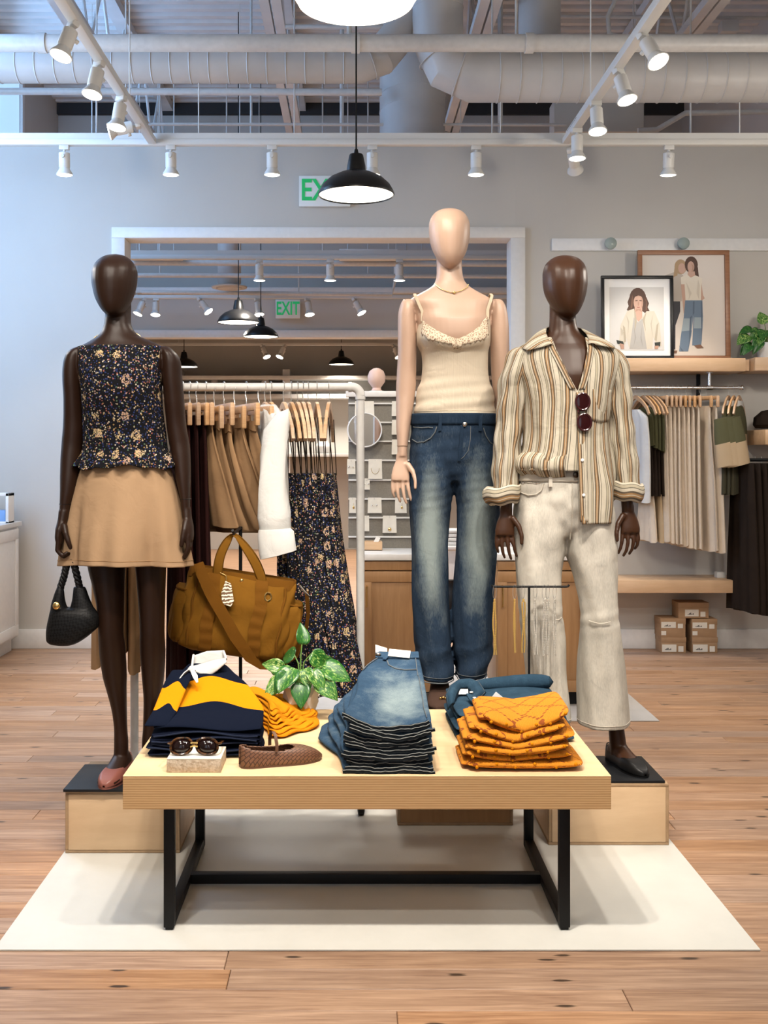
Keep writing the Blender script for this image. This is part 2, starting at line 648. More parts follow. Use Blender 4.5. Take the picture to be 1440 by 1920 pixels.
MIRR = plain('mirror_glass', (0.92, 0.92, 0.92), 0.02, 1.0)
DKSKIN = plain('dark_brown_mannequin', (0.021, 0.0085, 0.0044), 0.42, var=0.05, scale=3, spec=0.28)
MDSKIN = plain('brown_mannequin', (0.047, 0.0185, 0.0080), 0.38, var=0.05, scale=3, spec=0.32)
LTSKIN = plain('pale_mannequin', (0.50, 0.335, 0.245), 0.42, var=0.03, scale=3)
CHAING = plain('gold_chain', (0.72, 0.46, 0.13), 0.3, 0.55)
CHAINS = plain('pale_chain', (0.70, 0.66, 0.58), 0.3, 0.5)
FLOWER = floral('floral_cloth')
KHAKI = fabric('khaki_twill', (0.40, 0.258, 0.15), 0.10, big=6)
KHAKI2 = fabric('khaki_skirt_cloth', (0.33, 0.198, 0.102), 0.1, rand=0.3)
CREAMRIB = NT('cream_rib_knit')
_x = CREAMRIB.n('SeparateXYZ', i0=CREAMRIB.n('TexCoord').outputs['UV']).outputs[0]
_s = CREAMRIB.math('SINE', CREAMRIB.math('MULTIPLY', _x, 2 * PI / 0.0042))
CREAMRIB.set(Base_Color=CREAMRIB.mix(CREAMRIB.math('MULTIPLY_ADD', _s, 0.5, 0.5), (0.60, 0.505, 0.385), (0.68, 0.59, 0.46)), Roughness=0.85)
_w = CREAMRIB.noise(CREAMRIB.coord(), 13, 3, 0.5, 0.7)
CREAMRIB.bump(CREAMRIB.math('ADD', CREAMRIB.math('MULTIPLY', _s, 0.02), _w), 0.3, 0.012)
CREAMRIB = CREAMRIB.m
LACE = NT('cream_lace')
_v = LACE.n('TexVoronoi', dict(feature='DISTANCE_TO_EDGE'), Vector=LACE.n('TexCoord').outputs['Object'], Scale=120.0).outputs[0]
LACE.set(Base_Color=LACE.mix(LACE.math('LESS_THAN', _v, 0.16), (0.34, 0.22, 0.15), (0.62, 0.52, 0.385)), Roughness=0.85)
LACE.bump(_v, 0.6, 0.003)
LACE = LACE.m
CREAMSTRAP = fabric('cream_strap', (0.58, 0.49, 0.36))
STRIPE = stripes('striped_shirting')
ECRU = denim('ecru_denim', (0.60, 0.56, 0.485), (0.69, 0.655, 0.585), bs=0.16)
ECRUSEAM = fabric('ecru_seam', (0.58, 0.53, 0.45))
JEAN = denim('indigo_denim', (0.018, 0.034, 0.062), (0.21, 0.25, 0.245), [(0.0, 0.56, 0.045, 0.20, 0.62), (0.0, 0.33, 0.035, 0.10, 0.12)])
JEANDARK = denim('dark_waist_denim', (0.014, 0.028, 0.052), (0.10, 0.13, 0.15))
JEANSEAM = fabric('indigo_seam', (0.022, 0.036, 0.058))
STITCH = fabric('pale_stitch', (0.13, 0.145, 0.155))
NAVY = fabric('navy_jersey', (0.0035, 0.0055, 0.015), 0.2)
AMBER = fabric('amber_jersey', (0.66, 0.24, 0.004), 0.08)
MUSTARD = fabric('mustard_jersey', (0.60, 0.215, 0.006), 0.10, rand=0.1)
WHITEC = fabric('white_cotton', (0.62, 0.61, 0.585), 0.05, wrinkle=0.45)
MAROON = fabric('maroon_cloth', (0.030, 0.010, 0.009), 0.2)
OLIVE = fabric('olive_jersey', (0.060, 0.058, 0.028), 0.15)
TAN = fabric('tan_jersey', (0.42, 0.31, 0.19), 0.1)
DARKC = fabric('dark_brown_cloth', (0.022, 0.015, 0.011), 0.2)
OATMEAL = fabric('oatmeal_linen', (0.60, 0.50, 0.39), 0.10, big=20, rand=0.12)
SHIRTDEN = denim('washed_denim_shirt', (0.022, 0.052, 0.085), (0.10, 0.17, 0.22))
STACKDEN = denim('washed_denim', (0.030, 0.065, 0.115), (0.29, 0.36, 0.36), [(0.62, 0.36, 0.42, 0.30, 0.27), (0.55, 0.30, 0.2, 0.1, 0.08)])
HEMDARK = denim('raw_hem', (0.012, 0.016, 0.02), (0.055, 0.065, 0.07))
HEMPALE = fabric('pale_hem_edge', (0.27, 0.28, 0.27), 0.25, big=120)
DUCK = fabric('ochre_duck_canvas', (0.165, 0.072, 0.008), 0.16, big=12, wrinkle=0.5, wscale=10)
DUCKD = fabric('ochre_webbing', (0.130, 0.052, 0.006), 0.1)
SUEDE = plain('brown_suede', (0.045, 0.02, 0.011), 0.9)
BLUSH = plain('blush_leather', (0.23, 0.078, 0.058), 0.4)
BLKLEA = plain('black_leather', (0.006, 0.006, 0.0065), 0.38, spec=0.3)
t = NT('woven_brown_leather')
_ck = t.n('TexChecker', Vector=t.coord('UV', scale=(1, 1, 1), rot=(0, 0, 0.785)), Scale=2.0).outputs['Fac']
_br = t.n('TexBrick', dict(offset=0.5, squash=1.0), Vector=t.coord('UV', rot=(0, 0, 0.7)), Color1=(0.20, 0.095, 0.052), Color2=(0.165, 0.075, 0.040), Mortar=(0.055, 0.022, 0.012), Scale=1.0)
t.put(_br.inputs['Mortar Size'], 0.0011)
t.put(_br.inputs['Brick Width'], 0.017)
t.put(_br.inputs['Row Height'], 0.0085)
t.set(Base_Color=_br.outputs[0], Roughness=0.5)
t.bump(_br.outputs['Fac'], -0.6, 0.002)
WOVENB = t.m
INSOLE = plain('shoe_insole', (0.10, 0.045, 0.024), 0.6)
t = NT('woven_black_leather')
_w1 = t.n('TexChecker', Vector=t.coord('Object', rot=(0.6, 0.785, 0.3)), Scale=130.0).outputs['Fac']
t.set(Base_Color=t.mix(_w1, (0.003, 0.003, 0.0032), (0.010, 0.010, 0.0105)), Roughness=0.5, Specular_IOR_Level=0.2)
t.bump(_w1, 0.8, 0.004)
WOVENK = t.m
t = NT('tortoise')
t.set(Base_Color=t.ramp(t.noise(t.coord(), 90, 2, 0.5, 1.0), [(0.42, (0.012, 0.007, 0.004)), (0.6, (0.10, 0.04, 0.012))]), Roughness=0.15)
TORT = t.m
LENSD = plain('dark_lens', (0.010, 0.004, 0.004), 0.05, spec=0.6)
LENSR = plain('wine_lens', (0.022, 0.002, 0.003), 0.05, spec=0.6)
RIMR = plain('wine_acetate', (0.035, 0.006, 0.007), 0.18)
STONE = NT('travertine_block')
_c = STONE.coord()
STONE.set(Base_Color=STONE.ramp(STONE.noise(_c, 90, 4, 0.6), [(0.35, (0.42, 0.32, 0.22)), (0.65, (0.62, 0.52, 0.40))]), Roughness=0.8)
STONE.bump(STONE.noise(_c, 120, 4), 0.8, 0.004)
STONE = STONE.m
STONETOP = plain('cream_block_top', (0.76, 0.70, 0.58), 0.6)
CONCR = plain('pale_concrete', (0.62, 0.58, 0.51), 0.75, var=0.12, scale=25, bump=0.2, bscale=90)
SOIL = plain('soil', (0.03, 0.02, 0.012), 0.95, bump=0.6, bscale=80)
t = NT('variegated_leaf')
_c = t.coord()
_n = t.noise(t.coord('UV', scale=(5.0, 2.4, 1)), 3.0, 5, 0.6, 0.8)
t.set(Base_Color=t.ramp(t.math('ADD', _n, t.math('MULTIPLY_ADD', t.rand(), 0.14, -0.07)), [(0.46, (0.012, 0.085, 0.012)), (0.55, (0.035, 0.17, 0.022)), (0.61, (0.22, 0.34, 0.06)), (0.70, (0.50, 0.55, 0.26))]), Roughness=0.35)
LEAF = t.m
STEMG = plain('green_stem', (0.10, 0.20, 0.04), 0.5)
t = NT('pointelle_knit')
_u = t.n('TexCoord').outputs['UV']
_sx = t.n('SeparateXYZ', i0=_u)
_hh = None
for _sg in (1, -1):
    _d = t.math('FRACT', t.math('ADD', t.math('DIVIDE', _sx.outputs[0], 0.082), t.math('MULTIPLY', t.math('DIVIDE', _sx.outputs[1], 0.070), _sg * 1.0)))
    _on = t.math('LESS_THAN', t.math('ABSOLUTE', t.math('SUBTRACT', _d, 0.5)), 0.060)
    _dots = t.math('LESS_THAN', t.math('FRACT', t.math('DIVIDE', _sx.outputs[1], 0.0085)), 0.55)
    _h = t.math('MULTIPLY', _on, _dots)
    _hh = _h if _hh is None else t.math('MAXIMUM', _hh, _h)
_kn = t.math('SINE', t.math('MULTIPLY', _sx.outputs[0], 2 * PI / 0.0028))
t.set(Base_Color=t.mix(_hh, t.mix(t.math('MULTIPLY_ADD', _kn, 0.5, 0.5), (0.55, 0.185, 0.003), (0.67, 0.245, 0.006)), (0.26, 0.055, 0.002)), Roughness=0.9)
t.bump(t.math('SUBTRACT', t.math('MULTIPLY', _kn, 0.15), _hh), 0.7, 0.003)
POINT = t.m
YKNIT = fabric('amber_knit', (0.62, 0.22, 0.005), 0.08)
CLEARP = NT('clear_plastic')
CLEARP.set(Base_Color=(0.9, 0.9, 0.9), Roughness=0.08, Transmission_Weight=0.85, IOR=1.45)
CLEARP = CLEARP.m
PRINTBG = plain('print_ground', (0.66, 0.60, 0.54), 0.6)
PRINTBG2 = plain('print_ground_grey', (0.58, 0.565, 0.54), 0.6)
PMAT = plain('white_mat_board', (0.82, 0.81, 0.79), 0.55)
WALNUT = wood('walnut_frame', (0.32, 0.15, 0.075), (0.24, 0.105, 0.05), 0, 1.0, 0.4)
GLASSK = NT('knob_glass')
GLASSK.set(Base_Color=(0.55, 0.66, 0.63), Roughness=0.06, Transmission_Weight=0.45, IOR=1.5)
GLASSK = GLASSK.m
WINGLASS = NT('window_glass')
WINGLASS.set(Base_Color=(0.9, 0.95, 1.0), Roughness=0.02, Transmission_Weight=1.0, IOR=1.05)
WINGLASS = WINGLASS.m
SKYGLOW = emit('sky_glow_panel', (0.42, 0.66, 0.95), 0.9)  # emissive stand-in for the sky outside the side windows
PINKH = plain('pale_pink_ceramic', (0.66, 0.46, 0.38), 0.5)
BLUEM = plain('blue_pack', (0.20, 0.38, 0.72), 0.4)

# ------------------------------------------------------------------ the room shell
XL, XR, YB = -3.2, 3.6, 7.38
fl = thing('floor', 'wide knotty pine plank floor', None, (0, 0, 0))
struct(fl)
MB().box(XL, XR, -2.8, 15.2, -0.06, -0.006).build('subfloor', FLOORB, fl, smooth=False)
# planks run across the picture; each one a board of its own with a bevelled edge
PW = 0.104
rp = random.Random(3)
y = 1.96
row = 0
while y < YB + 0.1:
    x = XL - rp.uniform(0.2, 2.2)
    forced = {7: [-0.55], 8: [-0.265], 6: [0.80]}.get(row, [])
    while x < XR:
        L = rp.uniform(1.9, 3.3)
        x1 = min(x + L, XR)
        x0 = max(x, XL)
        if x1 - x0 > 0.12:
            dz = rp.uniform(-0.0006, 0.0)
            cx = (x0 + x1) / 2
            m = MB()
            m.v = []
            g = 0.0009
            b = 0.0016
            X0, X1, Y0, Y1 = x0 + g, x1 - g, y + g, y + PW - g
            vv = [(X0, Y0, -0.006), (X1, Y0, -0.006), (X1, Y1, -0.006), (X0, Y1, -0.006),
                  (X0, Y0, -b + dz), (X1, Y0, -b + dz), (X1, Y1, -b + dz), (X0, Y1, -b + dz),
                  (X0 + b, Y0 + b, dz), (X1 - b, Y0 + b, dz), (X1 - b, Y1 - b, dz), (X0 + b, Y1 - b, dz)]
            m.add(vv, [(0, 1, 5, 4), (1, 2, 6, 5), (2, 3, 7, 6), (3, 0, 4, 7), (4, 5, 9, 8), (5, 6, 10, 9), (6, 7, 11, 10), (7, 4, 8, 11), (8, 9, 10, 11)])
            me = m.mesh('plank', Vector((cx, y, 0)))
            o = finish(me, 'plank', FLOORW, fl, Vector((cx, y, 0)), smooth=False, fixn=False)
            o.location = (cx, y, 0)
        x += L
    y += PW
    row += 1
MB().box(XL, XR, YB + 0.1, 15.2, -0.006, -0.0005).build('far_boards', FLOORW, fl, smooth=False)
MB().box(XL, XR, -2.8, 1.955, -0.006, -0.0005).build('near_boards', FLOORW, fl, smooth=False)


def wallbox(name, x0, x1, y0, y1, z0, z1, m=WALL):
    o = MB().box(x0, x1, y0, y1, z0, z1).single(name, m, None, None, smooth=False)
    return struct(o)


OX0, OX1, OZ = -1.60, 1.13, 2.862       # the wide cased opening in the back wall
wallbox('wall_back_west', XL, OX0, YB, YB + 0.16, 0, 3.53)
wallbox('wall_back_east', OX1, XR, YB, YB + 0.16, 0, 3.53)
wallbox('wall_back_header', OX0, OX1, YB, YB + 0.16, OZ, 3.53)
wallbox('wall_left', XL - 0.16, XL, -2.8, 15.2, 0, 5.3)
wallbox('wall_right', XR, XR + 0.16, -2.8, 15.2, 0, 5.3)
wallbox('wall_far_header', XL, XR, 11.4, 11.55, 2.60, 3.06)
wallbox('wall_far_upper', XL, XR, 11.62, 11.74, 2.9, 5.2)
wallbox('wall_far_end', XL, XR, 15.0, 15.15, 0, 5.2)
# unseen shop front behind the camera: piers and header round two assumed daylight openings
for x0, x1, z0, z1, nm in ((XL, XR, 3.9, 5.3, 'wall_front_header'), (XL, -2.95, 0, 3.9, 'wall_front_west'), (-0.9, 0.3, 0, 3.9, 'wall_front_mid'), (1.5, XR, 0, 3.9, 'wall_front_east'), (-2.95, -0.9, 0, 0.35, 'wall_front_sill')):
    wallbox(nm, x0, x1, -2.96, -2.8, z0, z1, WALL)
o = MB().box(XL, XR, 11.56, 11.62, 5.03, 5.22).single('trim_1', DARKSHADE, None, None, smooth=False)  # dark strip standing in for the deck's shadow along the wall top
struct(o)
# casing of the opening
tr = [(-1.66, -1.568, 0, 2.837), (1.096, 1.196, 0, 2.837)]
for i, (a, b, z0, z1) in enumerate(tr):
    m = MB().bbox(a, b, YB - 0.022, YB + 0.18, z0, z1, 0.004)
    struct(m.single('trim_%d' % (i + 2), TRIM, None, None))
struct(MB().bbox(-1.66, 1.196, YB - 0.022, YB + 0.18, 2.837, 2.911, 0.004).single('trim_4', TRIM, None, None))
struct(MB().bbox(XL, XR, 11.37, 11.56, 2.585, 2.665, 0.004).single('trim_5', TRIM, None, None))
struct(MB().bbox(XL, XR, 11.30, 11.62, 3.05, 3.11, 0.004).single('trim_6', TRIM, None, None))
struct(MB().bbox(XL, XR, YB - 0.03, YB + 0.2, 3.50, 3.54, 0.004).single('trim_7', TRIM, None, None))
struct(MB().bbox(XL, -1.662, YB - 0.016, YB, 0, 0.135, 0.004).single('baseboard_west', TRIM, None, None))
struct(MB().bbox(1.198, XR, YB - 0.016, YB, 0, 0.135, 0.004).single('baseboard_east', TRIM, None, None))

# ------------------------------------------------------------------ glowing panels framed as windows on the solid side wall; the near one assumed
for k, (ya, yb, za, zb) in enumerate(((4.95, 7.05, 1.55, 4.45), (7.9, 10.25, 2.9, 5.0))):  # first window is unseen, assumed from the blue light on the wall
    w = thing('window_%d' % (k + 1), None, None, (XL, (ya + yb) / 2, za))
    struct(w)
    fr = MB()
    for q in ((ya, yb, za - 0.06, za), (ya, yb, zb, zb + 0.06), (ya - 0.06, ya, za - 0.06, zb + 0.06), (yb, yb + 0.06, za - 0.06, zb + 0.06)):
        fr.box(XL, XL + 0.035, *q)
    fr.build('window_frame', TRIM, w, smooth=False)
    n = 3
    for i in range(n):
        a, b = ya + (yb - ya) * i / n, ya + (yb - ya) * (i + 1) / n
        MB().box(XL + 0.003, XL + 0.009, a + 0.02, b - 0.02, za, zb).build('pane', SKYGLOW, w, smooth=False)  # glowing box just off the wall, no hole behind it

# ------------------------------------------------------------------ ceiling: corrugated deck
m = MB()
v, f = [], []
ys = []
yy = 3.2
while yy < 15.2:
    for dy, z in ((0, 5.20), (0.05, 5.20), (0.07, 5.15), (0.13, 5.15), (0.15, 5.20)):
        ys.append((yy + dy, z))
    yy += 0.15
for (a, z) in ys:
    v += [(XL, a, z), (XR, a, z)]
for i in range(len(ys) - 1):
    f.append((2 * i, 2 * i + 1, 2 * i + 3, 2 * i + 2))
m.add(v, f)
ce = m.single('ceiling', CEILP, None, None, smooth=False)
struct(ce, 'corrugated grey metal roof deck')
struct(MB().box(XL, XR, -2.8, 3.2, 5.15, 5.2).single('ceiling_front', CEILP, None, None, smooth=False))


# ------------------------------------------------------------------ roof joists with zigzag webs
def joist(x, side):
    t = thing('roof_joist', 'painted open web roof joist with zigzag bracing, ' + side, 'joist', (x, 8.0, 4.4), 'open web roof joists')
    MB().box(x - 0.075, x - 0.008, 5.4, 11.6, 4.43, 4.49).build('bottom_chord', CEILP, t, smooth=False)
    MB().box(x + 0.008, x + 0.075, 5.4, 11.6, 4.43, 4.49).build('bottom_chord', CEILP, t, smooth=False)
    MB().box(x - 0.06, x + 0.06, 5.4, 11.6, 5.06, 5.14).build('top_chord', CEILP, t, smooth=False)
    y = 5.6
    up = True
    while y < 11.2:
        MB().tube([(x, y, 4.46 if up else 5.09), (x, y + 0.42, 5.09 if up else 4.46)], 0.014, 6).build('web_rod', CEILP, t)
        y += 0.42
        up = not up


for x, s_ in ((-2.0, 'over the woven handbag'), (-0.56, 'above the wall with the near exit sign'), (0.95, 'beside the ceiling duct bend'), (2.5, 'over the framed prints')):
    joist(x, s_)


# ------------------------------------------------------------------ ducts and pipes
def duct(name, label, pts, r, seams):
    base = Vector(pts[0])
    t = thing(name, label, 'duct', (base.x, base.y, base.z - r))
    MB().tube(pts, r, 28).build('duct_shell', DUCTM, t, angle=25)
    for c, d in seams:
        q = []
        c, d = Vector(c), Vector(d).normalized()
        a = d.orthogonal().normalized()
        b = d.cross(a)
        q = [c + (a * math.cos(2 * PI * k / 28) + b * math.sin(2 * PI * k / 28)) * r for k in range(28)]
        MB().tube(q, 0.0045, 5, closed=True).build('seam', DUCTM, t)
    return t


zr, zl, dd = 3.683, 3.754, 6.6
duct('spiral_duct', 'large round ceiling duct bending upward beside the pendant cord',
     [(3.5, dd, zr), (0.73, dd, zr), (0.60, dd, zr + 0.06), (0.53, dd, zr + 0.2), (0.53, dd, 5.1)], 0.157,
     [((x, dd, zr), (1, 0, 0)) for x in np.arange(0.9, 3.4, 0.125)] + [((0.67, dd, zr + 0.03), (1, 0, -0.35)), ((0.56, dd, zr + 0.13), (0.5, 0, -1)), ((0.53, dd, 4.1), (0, 0, 1)), ((0.53, dd, 4.22), (0, 0, 1))])
duct('spiral_duct', 'narrower round ceiling duct above the spotlight track and floral top mannequin',
     [(-3.1, dd, zl), (0.06, dd, zl), (0.17, dd, zl + 0.04), (0.34, dd + 0.1, zl + 0.28), (0.42, dd + 0.1, zl + 0.45)], 0.111,
     [((x, dd, zl), (1, 0, 0.0)) for x in np.arange(-3.0, 0.05, 0.118)] + [((0.115, dd, zl + 0.02), (1, 0, 0.4))])
duct('riser_duct', 'upright round duct standing behind the back wall top', [(0.47, 8.3, 3.7), (0.47, 8.3, 5.12)], 0.255,
     [((0.47, 8.3, z), (0.0, 0.12, 1)) for z in (4.0, 4.12, 4.35, 4.6)])
duct('riser_duct', 'upright round duct at the top of the picture, above the striped shirt', [(1.3, 7.4, 4.06), (1.3, 7.4, 5.12)], 0.145,
     [((1.3, 7.4, z), (0.0, 0.0, 1)) for z in (4.2, 4.5)])


def pipe(name, label, pts, r, m=PIPEW, clamps=()):
    if not clamps:
        return MB().tube(pts, r, 14).single(name, m, label, 'pipe', angle=50)
    base = Vector(pts[0])
    t = thing(name, label, 'pipe', (base.x, base.y, base.z - r))
    MB().tube(pts, r, 14).build('pipe_run', m, t, angle=50)
    for c in clamps:
        p = Vector(c)
        MB().tube([p + Vector((-0.025, 0, 0)), p + Vector((0.025, 0, 0))], r * 1.16, 14).build('collar', m, t)
    return t


zp = 3.734
pipe('sprinkler_pipe', 'thick white sprinkler pipe running across in front of the ducts', [(-3.15, 6.2, zp), (3.55, 6.2, zp)], 0.05, PIPEW, [(-1.80, 6.2, zp), (0.02, 6.2, zp), (1.03, 6.2, zp)])
pipe('conduit', 'mid-size white pipe below the narrower duct', [P(-60, 171, 8.0), P(716, 173, 8.0)], 0.026)
pipe('conduit', 'slim white conduit just above the back wall ledge', [P(275, 236, 8.2), P(285, 233, 8.2), P(1062, 234, 8.2)], 0.012)
pipe('conduit', 'slim conduit curving up toward the picture edge above the framed prints', [P(1196, 245, 8.0), P(1232, 243, 8.0), P(1285, 212, 8.0), P(1440, 209, 8.0), P(1560, 209, 8.0)], 0.02)
pipe('conduit', 'bent conduit loop beside the spotlight track at top', [Vector((P(1168, 0, 7.4).x, 7.4, 5.18)), P(1168, -30, 7.4), P(1140, 30, 7.4), P(1142, 62, 7.4), P(1160, 70, 7.4), P(1195, 70, 7.4)], 0.016)
pipe('conduit', 'thin conduit crossing behind the white shade pendant', [P(535, 50, 7.5), P(720, 50, 7.5)], 0.016)
pipe('conduit', 'straight thin conduit high on the corrugated deck', [P(930, 30, 8.4), P(1460, 34, 8.4)], 0.014)
bx = MB().bbox(*[P(1352, 0, 8.35).x, P(1384, 0, 8.35).x], 8.33, 8.42, P(0, 60, 8.35).z, P(0, 40, 8.35).z, 0.004)
bx.single('junction_box', CEILP, 'small square junction box on a ceiling conduit', 'box')
for (px, y0, y1, d, r, lb) in ((236, -20, 195, 6.9, 0.006, 'rod left of the pendant cord, in front of the narrower duct'), (471, 168, 258, 8.3, 0.010, 'rod above the left end of the cased opening'), (552, 95, 262, 6.95, 0.005, 'rod over the near exit sign'),
                               (641, 185, 260, 8.3, 0.016, 'wide rod left of the upright duct'), (923, 196, 262, 7.2, 0.006, 'rod right of the upright duct'), (938, 198, 262, 8.3, 0.02, 'thick rod right of the upright duct'), (968, -20, 75, 6.4, 0.008, 'rod above the sprinkler pipe elbow'),
                               (1295, 192, 262, 7.2, 0.007, 'rod over the walnut frame'), (181, 180, 262, 7.0, 0.006, 'rod beside the third spotlight'), (655, 22, 75, 6.2, 0.014, 'stub on top of the sprinkler pipe')):
    a, b = P(px, y0, d), P(px, y1, d)
    if 'stub' not in lb:
        a.z = 5.16
    MB().tube([a, b], r, 8).single('hanger_rod', PIPEW, 'vertical ceiling ' + lb, 'rod', 'ceiling hanger rods')
bx = P(1118, 210, 8.6)
t = thing('air_plenum', 'beige boxed duct above the wall ledge near the spot track', 'duct', (bx.x, 8.6, bx.z - 0.19))
MB().bbox(bx.x - 0.36, bx.x + 0.36, 8.5, 8.7, bx.z - 0.19, bx.z + 0.07, 0.01).build('plenum_box', WALL, t)
for q in (-0.3, 0.3):
    MB().tube([(bx.x + q, 8.6, bx.z + 0.06), (bx.x + q, 8.6, 5.16)], 0.006, 6).build('hanger_strap', PIPEW, t)

pipe('conduit', 'bright white pipe high in the next room, seen through the cased opening', [P(250, 516, 10.2), P(980, 518, 10.2)], 0.022)
pipe('conduit', 'second white pipe above it in the next room', [P(235, 492, 10.0), P(980, 495, 10.0)], 0.028)
pipe('conduit', 'bent white conduit in the next room beside the pale mannequin arm', [P(265, 548, 10.6), P(735, 552, 10.6), P(742, 520, 10.6), P(742, 490, 10.6)], 0.02)
for a, b, c, d, lb in ((245, 342, 477, 487, 'flat white cable tray in the next room, near the floral top mannequin'), (636, 745, 468, 488, 'white cable tray in the next room, near the pale mannequin')):
    p0, p1 = P(a, c, 9.9), P(b, d, 9.9)
    t = thing('cable_tray', lb, 'tray', ((p0.x + p1.x) / 2, 9.93, p1.z))
    MB().bbox(p0.x, p1.x, 9.86, 9.96, p1.z, p0.z, 0.005).build('tray_body', TRIM, t)
    for q in (p0.x + 0.08, p1.x - 0.08):
        MB().tube([(q, 9.91, p0.z - 0.01), (q, 9.91, 5.16)], 0.006, 6).build('tray_rod', PIPEW, t)
p0 = P(430, 540, 10.4)
t = thing('air_diffuser', 'round white air diffuser in the next room ceiling', 'diffuser', p0)
MB().lathe([(0.17, 0.0), (0.175, 0.012), (0.10, 0.03), (0.115, 0.05), (0.115, 0.55), (0.10, 0.56)], p0, 28).build('diffuser_body', DUCTM, t)
MB().lathe([(0.12, -0.012), (0.13, 0.0), (0.02, 0.004)], p0, 28).build('diffuser_ring', DUCTM, t)
for px, py, d_, lb in ((297, 492, 10.0, 'over the track'), (425, 540, 10.4, 'above the round diffuser'), (605, 493, 10.0, 'beside the duct'), (690, 517, 10.2, 'near the pale mannequin'), (300, 516, 10.2, 'behind the floral top mannequin'), (560, 550, 10.6, 'behind the far exit sign side')):
    pipe('hanger_rod', 'thin upright rod in the next room, ' + lb, [Vector((P(px, py, d_).x, d_, 5.16)), P(px, py, d_)], 0.007)
duct('spiral_duct', 'round white duct end in the next room behind the pale mannequin head', [P(742, 472, 10.3), P(805, 472, 10.3), P(818, 462, 10.3), P(822, 440, 10.3), Vector((P(822, 0, 10.3).x, 10.3, 5.16))], 0.12, [(P(760, 472, 10.3), (1, 0, 0)), (P(790, 472, 10.3), (1, 0, 0))])

# ------------------------------------------------------------------ spot tracks and heads
ZT = 3.255


def track(name, label, x0, x1, y0, y1, ZT=ZT):
    t = thing(name, label, 'light track', ((x0 + x1) / 2, (y0 + y1) / 2, ZT))
    MB().bbox(x0, x1, y0, y1, ZT, ZT + 0.035, 0.003).build('channel', FIXT, t)
    al = (x1 - x0) > (y1 - y0)
    if al:
        MB().box(x0, x1, y0 + 0.012, y0 + 0.02, ZT + 0.035, ZT + 0.075).build('upper_flange', FIXT, t, smooth=False)
    else:
        MB().box((x0 + x1) / 2 - 0.004, (x0 + x1) / 2 + 0.004, y0, y1, ZT + 0.035, ZT + 0.075).build('upper_flange', FIXT, t, smooth=False)
        sx = 1 if x0 < 0 else -1
        for k in range(7):
            y = y1 - 0.06 - k * 0.04
            xx = (x0 + x1) / 2 + sx * 0.0045
            MB().box(xx - 0.001, xx + 0.001, y - 0.012, y + 0.012, ZT + 0.046, ZT + 0.066).build('slot', DARKSHADE, t, smooth=False)
    rods(t, x0, x1, y0, y1, ZT)
    return t


def rods(t, x0, x1, y0, y1, z):
    cx, cy = (x0 + x1) / 2, (y0 + y1) / 2
    for q in ((-2.2, -0.95, 0.92, 2.4) if x1 - x0 > 1 else (1.4, 3.9, 5.9)):
        if x1 - x0 > 1 and not (x0 < q < x1):
            continue
        p = (q, cy) if x1 - x0 > 1 else (cx, q)
        zt_ = 5.16 if abs(cy - 6.605) > 0.1 else (3.53 if q > 0.6 else 3.646)
        MB().tube([(p[0], p[1], z + 0.03), (p[0], p[1], zt_)], 0.004, 6).build('suspension_rod', FIXT, t)


track('light_track', 'white lighting track running across above the cased opening', -3.1, 3.5, 6.58, 6.63)
track('light_track', 'white lighting track receding over the floral top mannequin', -1.255, -1.205, 0.6, 6.57)
track('light_track', 'white lighting track receding over the striped shirt mannequin', 1.295, 1.345, 0.6, 6.57)


def head_proto():
    t = thing('track_spotlight', 'spot', 'spotlight', (0, 0, 0), 'track spotlights')
    MB().bbox(-0.016, 0.016, -0.03, 0.03, -0.03, 0.0, 0.003).build('adapter', FIXT, t)
    MB().tube([(0.0, 0, -0.03), (0.0, 0, -0.05)], 0.009, 8).build('stem', FIXT, t)
    kn = MB().tube([(-0.05, 0, -0.075), (-0.034, 0, -0.075)], 0.011, 8).build('knob', FIXT, t)
    MB().lathe([(0.026, -0.045), (0.034, -0.05), (0.034, -0.135), (0.031, -0.14)], n=20).build('housing', FIXT, t)
    MB().lathe([(0.031, -0.14), (0.034, -0.15), (0.050, -0.175), (0.051, -0.183), (0.0465, -0.183), (0.040, -0.172), (0.02, -0.168)], n=24, cap0=False, cap1=True).build('lamp_rim', FIXT, t)
    MB().lathe([(0.046, -0.1835), (0.038, -0.187), (0.015, -0.189)], n=24, cap0=True).build('lamp_face', BULB, t)
    return t


HEAD = head_proto()
HEAD_USED = [False]


def head(loc, aim, label, energy=55, ang=62, col=WARM, lit=True, blend=0.6, scale=None):
    loc = Vector(loc) + Vector((0, 0, 0.004))
    dv = (Vector(aim) - loc).normalized()
    q = dv.to_track_quat('-Z', 'X').to_euler()
    if not HEAD_USED[0]:
        HEAD_USED[0] = True
        o = HEAD
        o.location = loc
        o.rotation_euler = q
        o['label'] = label
    else:
        o = dup(HEAD, loc, label=label, rot=q)
    if scale:
        o.scale = (scale,) * 3
    if not lit:
        for c in o.children:
            if c.name.startswith('lamp_face'):
                me = c.data.copy()
                me.materials.clear()
                me.materials.append(FIXT)
                c.data = me
    if energy and lit:
        p = loc + dv * 0.215 * (scale or 1)
        add_light('spot_beam', 'SPOT', p, p + dv, energy, col, spot_size=math.radians(ang), spot_blend=blend, shadow_soft_size=0.045)
    return o


